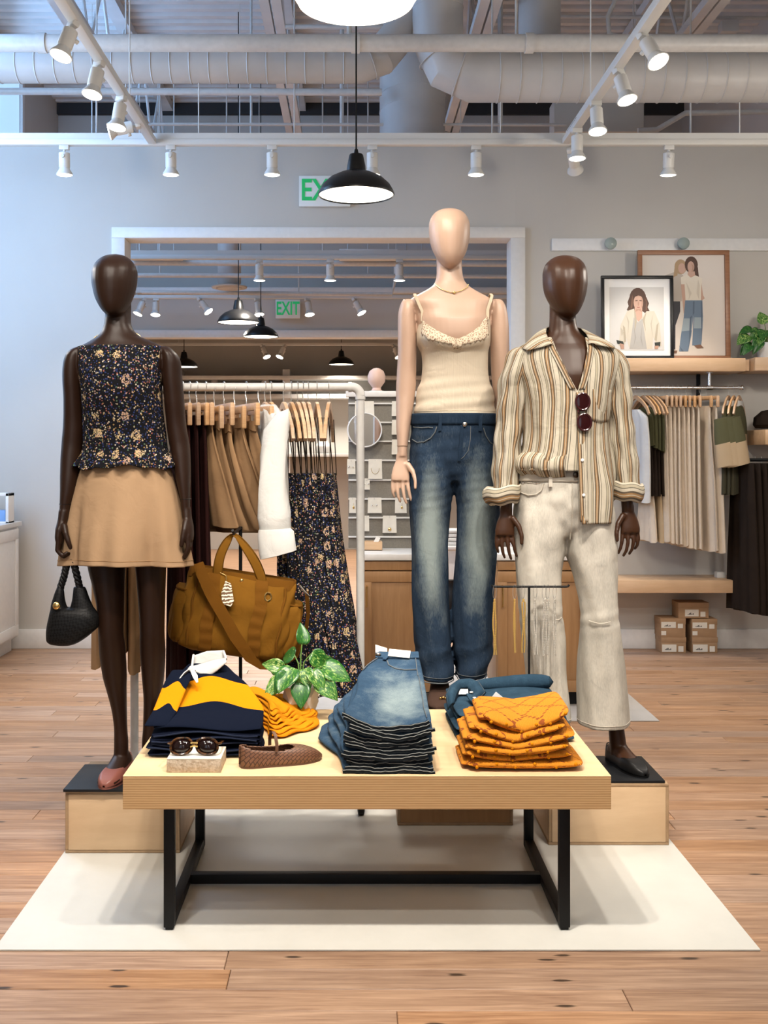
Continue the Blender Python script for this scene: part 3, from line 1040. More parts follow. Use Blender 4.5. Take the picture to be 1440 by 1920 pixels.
# heads of the cross track, shining down the wall
for px, nm in ((120, 'first from the window side'), (320, 'second from the window side'), (510, 'just left of the exit sign'), (698, 'half hidden by the pendant'), (893, 'above the pale mannequin'), (1255, 'above the framed prints')):
    p = Vector(((px - VX) * 6.6 / F, 6.605, ZT))
    head(p, (p.x, 6.75 if px != 1255 else 6.9, 0.5), 'spotlight pointing down on the cross track, %s' % nm, 42 if px != 1255 else 75, 75)
p = Vector((1.36, 6.605, ZT))
head(p + Vector((0, 0, -0.02)), (1.62, 7.3, 2.75), 'unlit spotlight turned to the wall at the end of the receding track', 0, lit=False)
# heads of the two receding tracks in view
for y, ax, az, ay, lb in ((4.72, -2.0, 0.4, 3.9, 'nearest spotlight in view on the track above the floral top mannequin'), (5.2, -1.7, 0.3, 4.5, 'second spotlight in view on the track above the floral top mannequin'), (5.7, -1.6, 0.0, 5.1, 'third spotlight in view on the track above the floral top mannequin'), (6.2, -2.6, 2.9, 6.0, 'spotlight at the track end aimed sideways at the daylit wall')):
    head((-1.23, y, ZT), (ax, ay, az), lb, 32, 60)
for y, ax, az, ay, lb in ((4.86, 1.75, 2.0, 4.2, 'nearest spotlight in view on the track above the striped shirt'), (5.30, 1.6, 1.9, 4.9, 'second spotlight in view on the track above the striped shirt'), (5.78, 1.36, 0.2, 5.1, 'third spotlight in view on the track above the striped shirt'), (6.26, 1.32, 0.3, 6.1, 'fourth spotlight in view on the track above the striped shirt')):
    head((1.32, y, ZT), (ax, ay, az), lb, 32, 60)
# heads nearer than the picture shows: they light the table and the mannequins
track('light_track', 'white lighting track across, nearer than the picture shows', -1.2, 1.29, 2.17, 2.22)
KEY = 118
for i_, (x, y, aim, e) in enumerate(((-1.23, 1.35, (-0.5, 3.4, 0.6), KEY * 0.5), (-1.23, 2.5, (-0.85, 3.65, 1.3), KEY * 0.55),
                       (1.32, 1.35, (0.3, 3.6, 1.0), KEY * 0.5), (1.32, 2.5, (0.95, 3.8, 1.3), KEY * 0.8),
                       (-0.05, 2.195, (-0.2, 3.25, 0.4), KEY * 1.25), (0.62, 2.195, (0.45, 3.25, 0.4), KEY * 1.25), (0.30, 2.195, (0.45, 4.0, 1.4), KEY * 0.9), (-0.55, 2.195, (-0.65, 4.2, 0.9), KEY * 0.8),
                       (-0.30, 2.195, (0.05, 2.6, 0.0), KEY * 1.3), (1.32, 3.6, (2.1, 7.2, 1.3), KEY * 0.6), (1.32, 0.9, (2.2, 4.6, 0.0), KEY * 0.8), (-1.23, 0.9, (-1.8, 4.4, 0.0), KEY * 0.6))):
    o = head((x, y, ZT), aim, 'spotlight nearer than the picture shows, ' + ('aimed at the rugby shirts', 'aimed at the floral top', 'aimed between table and jeans', 'aimed at the striped shirt', 'aimed at the table end with the plant', 'aimed at the table end with the sweaters', 'aimed at the pale mannequin', 'aimed at the clothes rack', 'aimed at the bare planks in front', 'aimed at the wall rail', 'aimed at the floor by the wall rail', 'aimed at the floor by the window')[i_], e, 58)
    o['group'] = 'spotlights out of view'

# the next room's track with its heads
track('light_track', 'white lighting track seen through the cased opening', -3.1, 3.5, 9.0, 9.05, 2.99)
for px, nm in ((486, 'left'), (619, 'middle'), (749, 'right')):
    X = (px - VX) * 9.0 / F
    head((X, 9.02, 2.99), (X, 9.1, 0), 'upper spotlight seen through the cased opening, %s of three' % nm, 90, 140)
track2 = thing('light_track', 'far white lighting track under the far exit sign wall', 'light track', (0, 10.9, 2.9))
MB().bbox(-3.1, 3.5, 10.88, 10.93, 2.93, 2.965, 0.003).build('channel', FIXT, track2)
rods(track2, -3.1, 3.5, 10.88, 10.93, 2.93)
for px, dx, nm in ((262, -0.05, 'first'), (293, 0.0, 'second'), (391, 0.1, 'third'), (486, 0.02, 'fourth'), (580, 0.02, 'fifth'), (676, 0.07, 'sixth'), (897, -0.1, 'last, beside the pale mannequin neck')):
    X = (px - VX) * 10.9 / F
    head((X - dx, 10.9, 2.93), (X + dx * 3, 10.75, 2.4), 'lower spotlight seen through the cased opening, %s along the row' % nm, 70 if nm in ('third', 'sixth') else 0, 120)
track3 = thing('light_track', 'far lighting track under the white beam', 'light track', (0, 13.5, 2.7))
MB().bbox(-3.1, 3.5, 13.48, 13.53, 2.715, 2.75, 0.003).build('channel', FIXT, track3)
rods(track3, -3.1, 3.5, 13.48, 13.53, 2.715)
for px, dx, nm in ((492, 0.1, 'left of two'), (534, -0.1, 'right of two'), (738, 0.1, 'beside the pale mannequin arm')):
    X = (px - VX) * 13.5 / F
    head_z = 2.72
    head((X, 13.5, 2.72), (X + dx * 2, 13.3, 2.2), 'far tilted spotlight under the white beam, ' + nm, 90, 130)


# ------------------------------------------------------------------ pendants
def pendant(x, y, zr, r, label, energy, cord_top=5.18):
    t = thing('pendant_lamp', label, 'pendant lamp', (x, y, zr), 'black dome pendants')
    k = r / 0.18
    c = (x, y, zr)
    MB().lathe([(0.18 * k, 0.0), (0.182 * k, 0.006 * k), (0.176 * k, 0.022 * k), (0.160 * k, 0.050 * k), (0.125 * k, 0.082 * k), (0.080 * k, 0.104 * k), (0.045 * k, 0.116 * k), (0.040 * k, 0.124 * k), (0.038 * k, 0.120 * k), (0.075 * k, 0.098 * k), (0.120 * k, 0.075 * k), (0.155 * k, 0.045 * k), (0.172 * k, 0.018 * k), (0.178 * k, 0.0)], c, 40, False, False).build('shade', BLACKG, t, angle=60)
    MB().lathe([(0.175 * k, 0.006 * k), (0.168 * k, 0.02 * k), (0.152 * k, 0.043 * k), (0.118 * k, 0.071 * k), (0.07 * k, 0.09 * k), (0.03 * k, 0.096 * k)], c, 36, False, True).build('shade_lining', SHADEIN, t)
    MB().lathe([(0.046 * k, 0.116 * k), (0.044 * k, 0.14 * k), (0.034 * k, 0.19 * k), (0.03 * k, 0.196 * k), (0.012 * k, 0.20 * k), (0.008 * k, 0.22 * k)], c, 24).build('socket_cap', BLACKG, t)
    MB().lathe([(0.004, 0.03 * k), (0.03 * k, 0.034 * k), (0.04 * k, 0.055 * k), (0.03 * k, 0.08 * k), (0.016 * k, 0.1 * k)], c, 20).build('bulb', BULB, t)
    MB().tube([(x, y, zr + 0.2 * k), (x, y, cord_top)], 0.0045, 6).build('cord', BLACKG, t)
    if energy:
        add_light('pendant_light', 'SPOT', (x, y, zr - 0.02), (x, y, 0), energy, WARM, spot_size=math.radians(140), spot_blend=0.5, shadow_soft_size=0.12)


pendant(0.02, 5.07, 2.575, 0.18, 'large black dome pendant in front of the near exit sign', 45)
pendant(P(447, 0, 9.2).x, 9.2, 2.475, 0.18, 'black dome pendant overlapping another, through the cased opening', 110)
pendant(P(489, 0, 10.4).x, 10.4, 2.483, 0.172, 'lower black dome pendant partly behind another one', 110)
pendant(P(640, 0, 14.2).x, 14.2, 2.53, 0.17, 'far small black dome pendant below the white beam', 160)
pendant(P(345, 0, 13.0).x, 13.0, 2.40, 0.17, 'far black dome pendant peeking out behind the floral top mannequin', 160)
# white drum shades: one cut by the top edge, three added unseen for fill
LSH = plain('white_linen_shade', (0.72, 0.69, 0.63), 0.8, bump=0.3, bscale=260)
GLOW = emit('diffuser_glow', (1.0, 0.93, 0.83), 1.1)
for wp, e, lb in ((P(667, 3, 3.5), 25, 'big white drum shade pendant cut by the top edge'), (Vector((-2.45, 4.9, 2.85)), 45, 'added white drum fill lamp outside the picture, window side'), (Vector((2.75, 4.9, 2.85)), 55, 'added white drum fill lamp outside the picture, wall side'), (Vector((0.1, -1.5, 2.75)), 40, 'added white drum fill lamp behind the camera, by the shop front')):
    t = thing('pendant_lamp', lb, 'pendant lamp', wp)
    MB().lathe([(0.205, 0.02), (0.207, 0.035), (0.205, 0.20), (0.15, 0.24), (0.02, 0.25)], wp, 48, False, True).build('shade', LSH, t)
    MB().lathe([(0.204, 0.02), (0.19, -0.004), (0.14, -0.016), (0.05, -0.02)], wp, 48, False, True).build('diffuser', GLOW, t)
    MB().tube([wp + Vector((0, 0, 0.25)), Vector((wp.x, wp.y, 5.15))], 0.006, 6).build('cord', WHITE, t)
    add_light('drum_light', 'POINT', wp + Vector((0, 0, -0.22)), (0, 0, 0), e, WARM, shadow_soft_size=0.16)


# ------------------------------------------------------------------ exit signs
def exit_sign(x, y, z, w, h, label):
    t = thing('exit_sign', label, 'sign', (x, y, z - h / 2))
    MB().bbox(x - w / 2, x + w / 2, y - 0.03, y, z - h / 2, z + h / 2, 0.004).build('sign_box', SIGNW, t)
    cu = bpy.data.curves.new('letters', 'FONT')
    cu.body = 'EXIT'
    cu.align_x = 'CENTER'
    cu.align_y = 'CENTER'
    cu.size = h * 0.98
    cu.extrude = 0.0015
    cu.offset = 0.0035
    o = bpy.data.objects.new('letters', cu)
    COL.objects.link(o)
    bpy.context.view_layer.update()
    me = bpy.data.meshes.new_from_object(o.evaluated_get(bpy.context.evaluated_depsgraph_get()))
    bpy.data.objects.remove(o, do_unlink=True)
    me.materials.clear()
    me.materials.append(GREENINK)
    o = bpy.data.objects.new('letters', me)
    COL.objects.link(o)
    o.parent = t
    o.location = (0, -0.032, h / 2)
    o.rotation_euler = (PI / 2, 0, 0)
    o.scale = (0.78 * min(1.0, w / 0.33), 1, 1)


p = P(609, 359, 7.36)
exit_sign(p.x, 7.375, p.z, 0.355, 0.212, 'white exit sign with green letters half hidden by the black pendant')
p = P(540, 580, 11.36)
exit_sign(p.x, 11.36, p.z, 0.262, 0.20, 'small green lettered exit sign seen through the cased opening')

# ------------------------------------------------------------------ floor mats
MB().bbox(-0.972, 1.108, 2.892, 4.6, 0.0, 0.005, 0.0015).single('floor_mat', MATW, 'large cream painted mat under the display table', 'mat')
MB().bbox(-0.30, 1.548, 5.37, 6.9, 0.0, 0.004, 0.001).single('floor_mat', MATG, 'grey mat under the oak cabinets at the back', 'mat')
MB().bbox(1.90, 2.9, 4.05, 4.83, 0.0, 0.004, 0.001).single('floor_mat', MATG, 'pale mat corner on the planks at the picture edge', 'mat')
GZ = 0.005

# ------------------------------------------------------------------ display table
TX0, TX1, TY0, TY1, TZ, TZ0 = -0.634, 0.717, 2.95, 3.717, 0.458, 0.365
t = thing('display_table', 'low display table with plywood top and black steel frame', 'table', (0.04, 3.33, GZ))
MB().box(TX0, TX1, TY0, TY1, TZ - 0.003, TZ).build('top_veneer', PLYTOP, t, smooth=False, bev=0.001)
MB().box(TX0, TX1, TY0, TY1, TZ0, TZ - 0.003).build('tabletop', PLYEDGE, t, smooth=False, bev=0.0015)
a = 0.030
for x0 in (-0.531, 0.585):
    for y0 in (3.005, 3.611):
        MB().bbox(x0, x0 + a, y0, y0 + a, GZ + 0.008, TZ0, 0.002).build('leg', BLACKM, t)
        MB().bbox(x0 + 0.004, x0 + a - 0.004, y0 + 0.004, y0 + a - 0.004, GZ, GZ + 0.009, 0.002).build('foot_pad', BLACKM, t)
    MB().bbox(x0, x0 + a, 3.005 + a, 3.611, GZ + 0.008, GZ + 0.008 + a, 0.002).build('runner', BLACKM, t)
    MB().bbox(x0, x0 + a, 3.005 + a, 3.611, TZ0 - a, TZ0, 0.002).build('top_rail', BLACKM, t)
MB().bbox(-0.501, 0.585, 3.310, 3.310 + a, GZ + 0.008, GZ + 0.008 + a, 0.002).build('stretcher', BLACKM, t)


# ------------------------------------------------------------------ plywood risers under the mannequins
def riser(x0, x1, y0, y1, h, label, mat=PLYBOX):
    t = thing('riser_box', label, 'riser', ((x0 + x1) / 2, (y0 + y1) / 2, GZ), 'plywood risers under mannequins')
    z0, z1 = GZ, GZ + h
    e = 0.011
    MB().bbox(x0 + e, x1 - e, y0, y1, z0 + e, z1 - e, 0.002).build('front_panel', mat, t)
    MB().bbox(x0, x1, y0 + 0.002, y1 - 0.002, z1 - e, z1, 0.002).build('top_panel', PLYBAND, t)
    MB().bbox(x0, x1, y0 + 0.002, y1 - 0.002, z0, z0 + e, 0.002).build('bottom_panel', PLYBAND, t)
    MB().bbox(x0, x0 + e, y0 + 0.002, y1 - 0.002, z0 + e, z1 - e, 0.002).build('side_panel', PLYBAND, t)
    MB().bbox(x1 - e, x1, y0 + 0.002, y1 - 0.002, z0 + e, z1 - e, 0.002).build('side_panel', PLYBAND, t)
    MB().box(x0 - 0.0004, x0 + 0.002, y0 + 0.012, y1 - 0.012, z0 + 0.014, z1 - 0.014).build('side_veneer', mat, t, smooth=False)
    MB().box(x1 - 0.002, x1 + 0.0004, y0 + 0.012, y1 - 0.012, z0 + 0.014, z1 - 0.014).build('side_veneer', mat, t, smooth=False)


riser(-0.965, -0.579, 3.586, 3.935, 0.210, 'plywood riser box under the floral top mannequin')
riser(0.675, 1.088, 3.659, 4.015, 0.210, 'plywood riser box under the striped shirt mannequin')
riser(0.164, 0.582, 3.852, 4.215, 0.392, 'tall plywood riser box behind the table, under the denim mannequin', OAK)

# ------------------------------------------------------------------ garment rack
RY, RZ = 4.3, 1.617
RX0, RX1 = -0.877, 0.034
t = thing('garment_rack', 'white pipe garment rack full of hanging clothes', 'rack', ((RX0 + RX1) / 2, RY, GZ))
pr = 0.0165
RAIL = MB().tube([(RX0 + 0.03, RY, RZ), (RX1 - 0.03, RY, RZ)], pr, 16).build('rail', PIPEW, t)
for sx, x in ((1, RX0), (-1, RX1)):
    c = Vector((x + sx * 0.035, RY, RZ - 0.035))
    MB().tube([c + Vector((-sx * 0.035 * math.cos(k * PI / 12), 0, 0.035 * math.sin(k * PI / 12))) for k in range(7)], pr * 1.12, 16).build('elbow', PIPEW, t)
    MB().lathe([(pr * 1.25, 0), (pr * 1.25, 0.014)], (x, RY, RZ - 0.05), 18).build('fitting', PIPEW, t)
    M90 = Matrix.Rotation(PI / 2, 3, 'Y')
    MB().lathe([(pr * 1.25, -0.007), (pr * 1.25, 0.007)], (x + sx * 0.042, RY, RZ), 18, True, True, M90).build('fitting', PIPEW, t)
    MB().tube([(x, RY, 0.10), (x, RY, RZ - 0.03)], pr, 16).build('post', PIPEW, t)
    MB().tube([(x, 3.95, 0.093), (x, 4.6, 0.093)], pr, 14).build('foot_bar', PIPEW, t)
    for y in (3.97, 4.57):
        MB().lathe([(0.012, 0.085), (0.02, 0.07), (0.02, 0.06)], (x, y, 0), 12).build('caster_fork', BLACKM, t)
        Mw = Matrix.Rotation(PI / 2, 3, 'Y')
        MB().lathe([(0.016, -0.014), (0.030, -0.011), (0.032, 0), (0.030, 0.011), (0.016, 0.014)], (x, y, GZ + 0.032 - (0.005 if y > 4.59 else 0)), 20, True, True, Mw).build('caster', BLACKM, t)
MB().tube([(RX0, 4.3, 0.093), (RX1, 4.3, 0.093)], pr, 14).build('lower_bar', PIPEW, t)

# ------------------------------------------------------------------ oak cabinets with white counters, jewellery wall


def cabinet(x0, x1, y0, y1, ztop, label, doors, z0=0.004):
    t = thing('cabinet', label, 'cabinet', ((x0 + x1) / 2, (y0 + y1) / 2, z0), 'oak cabinets with white counters')
    MB().box(x0 + 0.03, x1 - 0.03, y0 + 0.05, y1, z0, z0 + 0.07).build('toe_kick', BLACKM, t, smooth=False)
    MB().bbox(x0, x1, y0 + 0.02, y1, z0 + 0.07, ztop - 0.035, 0.003).build('body', OAK, t)
    MB().bbox(x0 - 0.012, x1 + 0.012, y0 - 0.012, y1 + 0.01, ztop - 0.035, ztop, 0.004).build('counter', QUARTZ, t)
    MB().bbox(x0 + 0.004, x1 - 0.004, y0 + 0.002, y0 + 0.02, ztop - 0.088, ztop - 0.04, 0.002).build('top_rail', OAK, t)
    n = doors
    for i in range(n):
        a = x0 + (x1 - x0) * i / n + 0.004
        b = x0 + (x1 - x0) * (i + 1) / n - 0.004
        d = MB().bbox(a, b, y0 + 0.004, y0 + 0.02, z0 + 0.075, ztop - 0.094, 0.002).build('door', OAK, t)
        for q in ((a, b, z0 + 0.075, z0 + 0.135), (a, b, ztop - 0.15, ztop - 0.094), (a, a + 0.05, z0 + 0.135, ztop - 0.15), (b - 0.05, b, z0 + 0.135, ztop - 0.15)):
            MB().bbox(q[0], q[1], y0 - 0.004, y0 + 0.006, q[2], q[3], 0.0015).build('door_frame', OAK, d)
        hx = a + 0.024
        MB().tube([(hx, y0 - 0.004, ztop - 0.17), (hx, y0 - 0.022, ztop - 0.172), (hx, y0 - 0.022, ztop - 0.28), (hx, y0 - 0.004, ztop - 0.282)], 0.0045, 8).build('handle', GOLD, d)
    return t


CT = 0.815
cabinet(0.05, 0.50, 5.68, 6.10, CT, 'oak cabinet with white counter below the jewellery wall', 1)
cabinet(0.772, 1.27, 5.68, 6.10, CT, 'oak cabinet behind the cream trousers', 2)
t = thing('jewelry_wall', 'linen jewellery display panel with white rails on the counter', 'display panel', (0.27, 6.05, CT))
PX0, PX1, PY = -0.02, 0.50, 6.02
MB().bbox(PX0, PX1, PY + 0.006, PY + 0.045, CT, 1.668, 0.003).build('panel', LINEN, t)
MB().bbox(PX0 - 0.015, PX1 + 0.015, PY - 0.02, PY + 0.06, 1.668, 1.700, 0.003).build('cap', QUARTZ, t)
rails = []
for py in (756.6, 792, 827.5, 863, 900, 935.6, 970.6, 1006.6):
    z = HC - (py - VY) * PY / F
    rails.append(z)
    MB().bbox(PX0, PX1, PY - 0.006, PY + 0.008, z - 0.005, z + 0.004, 0.001).build('rail', TRIM, t)
# jewellery cards pinned to the rails


def card(px0, py0, px1, py1, label, deco):
    a, b = P(px0, py0, PY - 0.016), P(px1, py1, PY - 0.016)
    t = thing('jewelry_card', label, 'jewelry card', ((a.x + b.x) / 2, PY - 0.016, b.z), 'jewellery cards on the linen panel')
    w = (b.x - a.x)
    y = PY - 0.011
    m = MB()
    m.add([(a.x, y + 0.001, a.z), (b.x, y, a.z), (b.x + w * 0.03, y - 0.007, b.z), (a.x - w * 0.03, y - 0.006, b.z), (a.x, y + 0.0025, a.z), (b.x, y + 0.0015, a.z), (b.x + w * 0.03, y - 0.0055, b.z), (a.x - w * 0.03, y - 0.0045, b.z)],
          [(0, 1, 2, 3), (7, 6, 5, 4), (0, 4, 5, 1), (1, 5, 6, 2), (2, 6, 7, 3), (3, 7, 4, 0)])
    m.build('card', PAPER, t, smooth=False)
    cx = (a.x + b.x) / 2
    MB().tube([(cx, PY - 0.006, a.z - 0.008), (cx, PY - 0.02, a.z - 0.006)], 0.0025, 6).build('peg', STEELW, t)
    zc = (a.z + b.z) / 2
    if deco == 'loop':
        MB().tube([(cx + 0.3 * w * math.cos(k), PY - 0.0185, zc + 0.005 + 0.033 * math.sin(k)) for k in np.linspace(-PI, 0, 12)], 0.0012, 5).build('necklace', GOLD, t)
    elif deco == 'ring':
        MB().ball((cx, PY - 0.02, b.z + 0.02), 0.010, 10, (1, 0.5, 1)).build('medallion', GOLD, t)
    elif deco == 'studs':
        for s in (-1, 1):
            MB().ball((cx + s * 0.012, PY - 0.019, zc), 0.005, 8).build('stud', SILVER, t)
    elif deco == 'drop':
        MB().ball((cx + 0.006, PY - 0.019, zc - 0.012), 0.006, 8, (1, 0.6, 1.4)).build('charm', GOLD, t)
        MB().tube([(cx + 0.006, PY - 0.018, zc + 0.014), (cx + 0.006, PY - 0.019, zc - 0.012)], 0.001, 5).build('wire', GOLD, t)


card(666, 752, 701, 781, 'card with printed lettering above the round mirror', None)
card(651, 861, 666, 889, 'narrow card half behind the rack post, upper', 'studs')
card(691, 861, 716, 898, 'card holding a fine gold necklace loop', 'loop')
card(681, 897, 693, 918, 'tiny earring card right beside the rack post', 'studs')
card(655, 933, 667, 962, 'narrow card half behind the rack post, lower', 'drop')
card(690, 933, 715, 962, 'card with small stud earrings', 'studs')
card(741, 933, 762, 962, 'card with a gold drop charm beside the denim leg', 'drop')
card(682, 967, 692, 996, 'slim card beside the rack post on the seventh rail', None)
card(718, 967, 743, 999, 'card with a round gold medallion', 'ring')
for q, (a, b) in enumerate(((752, 780), (787, 815), (824, 852))):
    card(735, a, 758, b, 'card tucked behind the pale forearm, %s of three' % ('top', 'middle', 'bottom')[q], None)
# lettering strokes on the top card
# round counter mirror
c = P(684, 806, 5.93)
t = thing('round_mirror', 'small round mirror with white rim on the jewellery wall', 'mirror', (c.x, 5.98, c.z - 0.1))
Mx = Matrix.Rotation(PI / 2, 3, 'X')
MB().lathe([(0.090, 0.0), (0.094, 0.004), (0.098, 0.0), (0.098, -0.02), (0.06, -0.022)], (c.x, 5.975, c.z), 48, False, True, Mx).build('rim', WHITE, t)
MB().lathe([(0.0905, 0.001), (0.0905, -0.004)], (c.x, 5.975, c.z), 48, True, True, Mx).build('glass', MIRR, t)
MB().tube([(c.x, 5.99, c.z), (c.x, 6.03, c.z)], 0.02, 10).build('bracket', WHITE, t)
# small wooden tray with cards on the counter
a = P(671, 1038, 5.95)
t = thing('card_tray', 'little wooden tray with price cards on the white counter', 'tray', (a.x + 0.05, 5.9, CT))
X0, X1 = 0.066, 0.166
MB().bbox(X0, X1, 5.86, 5.87, CT, CT + 0.048, 0.001).build('front_wall', SHELFW, t)
MB().bbox(X0, X1, 5.95, 5.96, CT, CT + 0.048, 0.001).build('back_wall', SHELFW, t)
MB().bbox(X0, X0 + 0.008, 5.87, 5.95, CT, CT + 0.048, 0.001).build('end_wall', SHELFW, t)
MB().bbox(X1 - 0.008, X1, 5.87, 5.95, CT, CT + 0.048, 0.001).build('end_wall', SHELFW, t)
MB().bbox(X0, X1, 5.86, 5.96, CT, CT + 0.006, 0.001).build('floor_board', SHELFW, t)
m = MB().box(-0.012, 0.012, -0.001, 0.001, 0, 0.07)
m.xf(Matrix.Translation((0.115, 5.91, CT + 0.01)) @ Matrix.Rotation(0.5, 4, 'Y') @ Matrix.Rotation(-0.3, 4, 'X'))
m.build('price_card', WHITE, t, smooth=False)
m = MB().box(-0.012, 0.012, -0.001, 0.001, 0, 0.05)
m.xf(Matrix.Translation((0.085, 5.92, CT + 0.01)) @ Matrix.Rotation(-0.9, 4, 'Y') @ Matrix.Rotation(-0.3, 4, 'X'))
m.build('price_card', PAPER, t, smooth=False)
# pale bust head on top of the panel
c = P(706, 722, 6.05)
t = thing('bust_form', 'pale pink egg-shaped display head on top of the jewellery wall', 'bust', (c.x, 6.04, 1.70))
MB().lathe([(0.025, 0.0), (0.03, 0.006), (0.022, 0.02), (0.03, 0.03), (0.048, 0.055), (0.051, 0.085), (0.040, 0.115), (0.02, 0.13), (0.002, 0.134)], (c.x, 6.04, 1.70), 24).build('head', PINKH, t)
MB().lathe([(0.04, 0), (0.04, 0.004)], (c.x, 6.04, 1.6995), 24).build('base', WHITE, t)

# ------------------------------------------------------------------ right wall display: shelves, rail, boards
SY0 = 7.05
z1, z0 = P(0, 671, SY0).z, P(0, 696, SY0).z
MB().bbox(1.55, P(1398, 0, SY0).x, SY0, YB, z0, z1, 0.003).single('wall_shelf', SHELFW, 'maple wall shelf carrying the two framed prints', 'shelf')
MB().bbox(P(1416, 0, SY0).x, 3.3, SY0, YB, z0 + 0.004, z1 + 0.004, 0.003).single('wall_shelf', SHELFW, 'maple wall shelf section at the picture edge below the plant pot', 'shelf')
MB().box(P(1396, 0, SY0).x + 0.008, P(1418, 0, SY0).x - 0.012, SY0 + 0.09, YB - 0.002, z0 + 0.01, z1 - 0.004).single('shelf_joint', SHELFW, 'recessed joint block between two maple shelves', 'shelf', smooth=False)
SHZ = z1
zl1, zl0 = P(0, 1088, SY0).z, P(0, 1112, SY0).z
MB().bbox(1.45, P(1394, 0, SY0).x, SY0, YB, zl0, zl1, 0.003).single('wall_shelf', SHELFW, 'lower maple wall shelf above the shoe boxes', 'shelf')
# little acrylic block on the lower shelf
c = P(1350, 1086, 7.2)
t_ = MB().bbox(c.x - 0.03, c.x + 0.03, 7.17, 7.23, zl1, zl1 + 0.04, 0.004)
t_.single('acrylic_block', plain('frosted_acrylic', (0.6, 0.58, 0.55), 0.3), 'small clear block standing on the lower shelf', 'block')
# hanging rail under the shelf
rz = P(0, 727, 7.14).z
t = thing('wall_rail', 'chrome clothes rail hung below the maple shelf', 'clothes rail', (2.0, 7.14, rz - 0.01))
MB().tube([(1.50, 7.14, rz), (P(1390, 0, 7.14).x, 7.14, rz)], 0.0115, 14).build('rail', CHROME, t)
MB().ball((P(1391, 0, 7.14).x, 7.14, rz), 0.0165, 12).build('end_cap', CHROME, t)
for px in (1330,):
    x = P(px, 0, 7.14).x
    MB().tube([(x, 7.14, rz), (x, 7.14, z0)], 0.012, 12).build('drop_rod', CHROME, t)
    MB().tube([(x - 0.02, 7.14, rz), (x + 0.02, 7.14, rz)], 0.017, 12).build('tee_fitting', CHROME, t)
    MB().lathe([(0.028, 0), (0.028, 0.006)], (x, 7.14, z0 - 0.006), 18).build('flange', CHROME, t)
x = P(1312, 0, 7.3).x
MB().tube([(x, 7.33, z0), (x, 7.33, rz - 0.10)], 0.014, 10).single('wall_bracket', BLACKM, 'dark upright bracket behind the chrome rail', 'bracket')
RRZ, RRY = rz, 7.14
# peg board on the wall with glass knobs
a, b = P(1035, 447, 7.36), P(1440, 470, 7.36)
t = thing('peg_board', 'long white wall board with glass knobs', 'peg board', (2.0, 7.36, b.z))
MB().bbox(a.x, 3.3, YB - 0.022, YB, b.z, a.z, 0.003).build('board', TRIM, t)
for px in (1143, 1279):
    c = P(px, 458, 7.34)
    k = MB().lathe([(0.012, 0.0), (0.014, 0.02), (0.034, 0.03), (0.042, 0.045), (0.040, 0.058), (0.024, 0.068), (0.004, 0.07)], (c.x, YB - 0.022, c.z), 20, True, True, Mx).build('glass_knob', GLASSK, t)
    MB().lathe([(0.020, 0.0), (0.020, 0.004), (0.011, 0.008), (0.011, 0.03)], (c.x, YB - 0.022, c.z), 16, True, True, Mx).build('knob_base', BLACKM, k)


# ------------------------------------------------------------------ framed prints leaning on the shelf
def flat(poly, y, mat_i, m):
    n = len(poly)
    m.m = mat_i
    m.add([(x, y, z) for x, z in poly], [tuple(range(n))])


def frame(px0, py0, px1, py1, d, bar, label, fmat, tilt, name='framed_print'):
    a, b = P(px0, py0, d), P(px1, py1, d)
    w, h = b.x - a.x, a.z - SHZ
    t = thing(name, label, 'framed print', (a.x + w / 2, d, SHZ), 'framed fashion prints')
    t.rotation_euler = (-tilt, 0, 0)
    ORG[t] = Vector((0, 0, 0))
    for q in ((-w / 2, w / 2, 0, bar), (-w / 2, w / 2, h - bar, h), (-w / 2, -w / 2 + bar, bar, h - bar), (w / 2 - bar, w / 2, bar, h - bar)):
        MB().bbox(q[0], q[1], -0.025, 0.0, q[2], q[3], 0.002).build('frame_bar', fmat, t)
    MB().box(-w / 2 + bar, w / 2 - bar, -0.006, -0.003, bar, h - bar).build('backing', PMAT, t, smooth=False)
    return t, w, h


def poly_print(t, w, h, polys, bg, rect):
    """flat printed picture; polys in 0..1 coords of rect (x0,z0,x1,z1)"""
    x0, z0, x1, z1 = rect
    mats = [bg]
    m = MB()
    m.m = 0
    m.box(x0, x1, -0.0075, -0.0061, z0, z1)
    y = -0.0078
    for col, pts in polys:
        key = plain('print_ink', col, 0.6)
        mats.append(key)
        flat([(x0 + (x1 - x0) * u, z0 + (z1 - z0) * v) for u, v in pts], y, len(mats) - 1, m)
        y -= 0.00008
    m.build('print', mats, t, smooth=False, fixn=False)
    g = MB().box(x0 - 0.0, x1 + 0.0, -0.0125, -0.0115, z0, z1)


def ell(cx, cy, rx, ry, n=18, a0=0.0):
    return [(cx + rx * math.cos(2 * PI * k / n + a0), cy + ry * math.sin(2 * PI * k / n + a0)) for k in range(n)]


SKIN = (0.52, 0.33, 0.25)
SKIN2 = (0.42, 0.25, 0.18)
HAIR = (0.075, 0.035, 0.022)
BLONDE = (0.40, 0.27, 0.15)
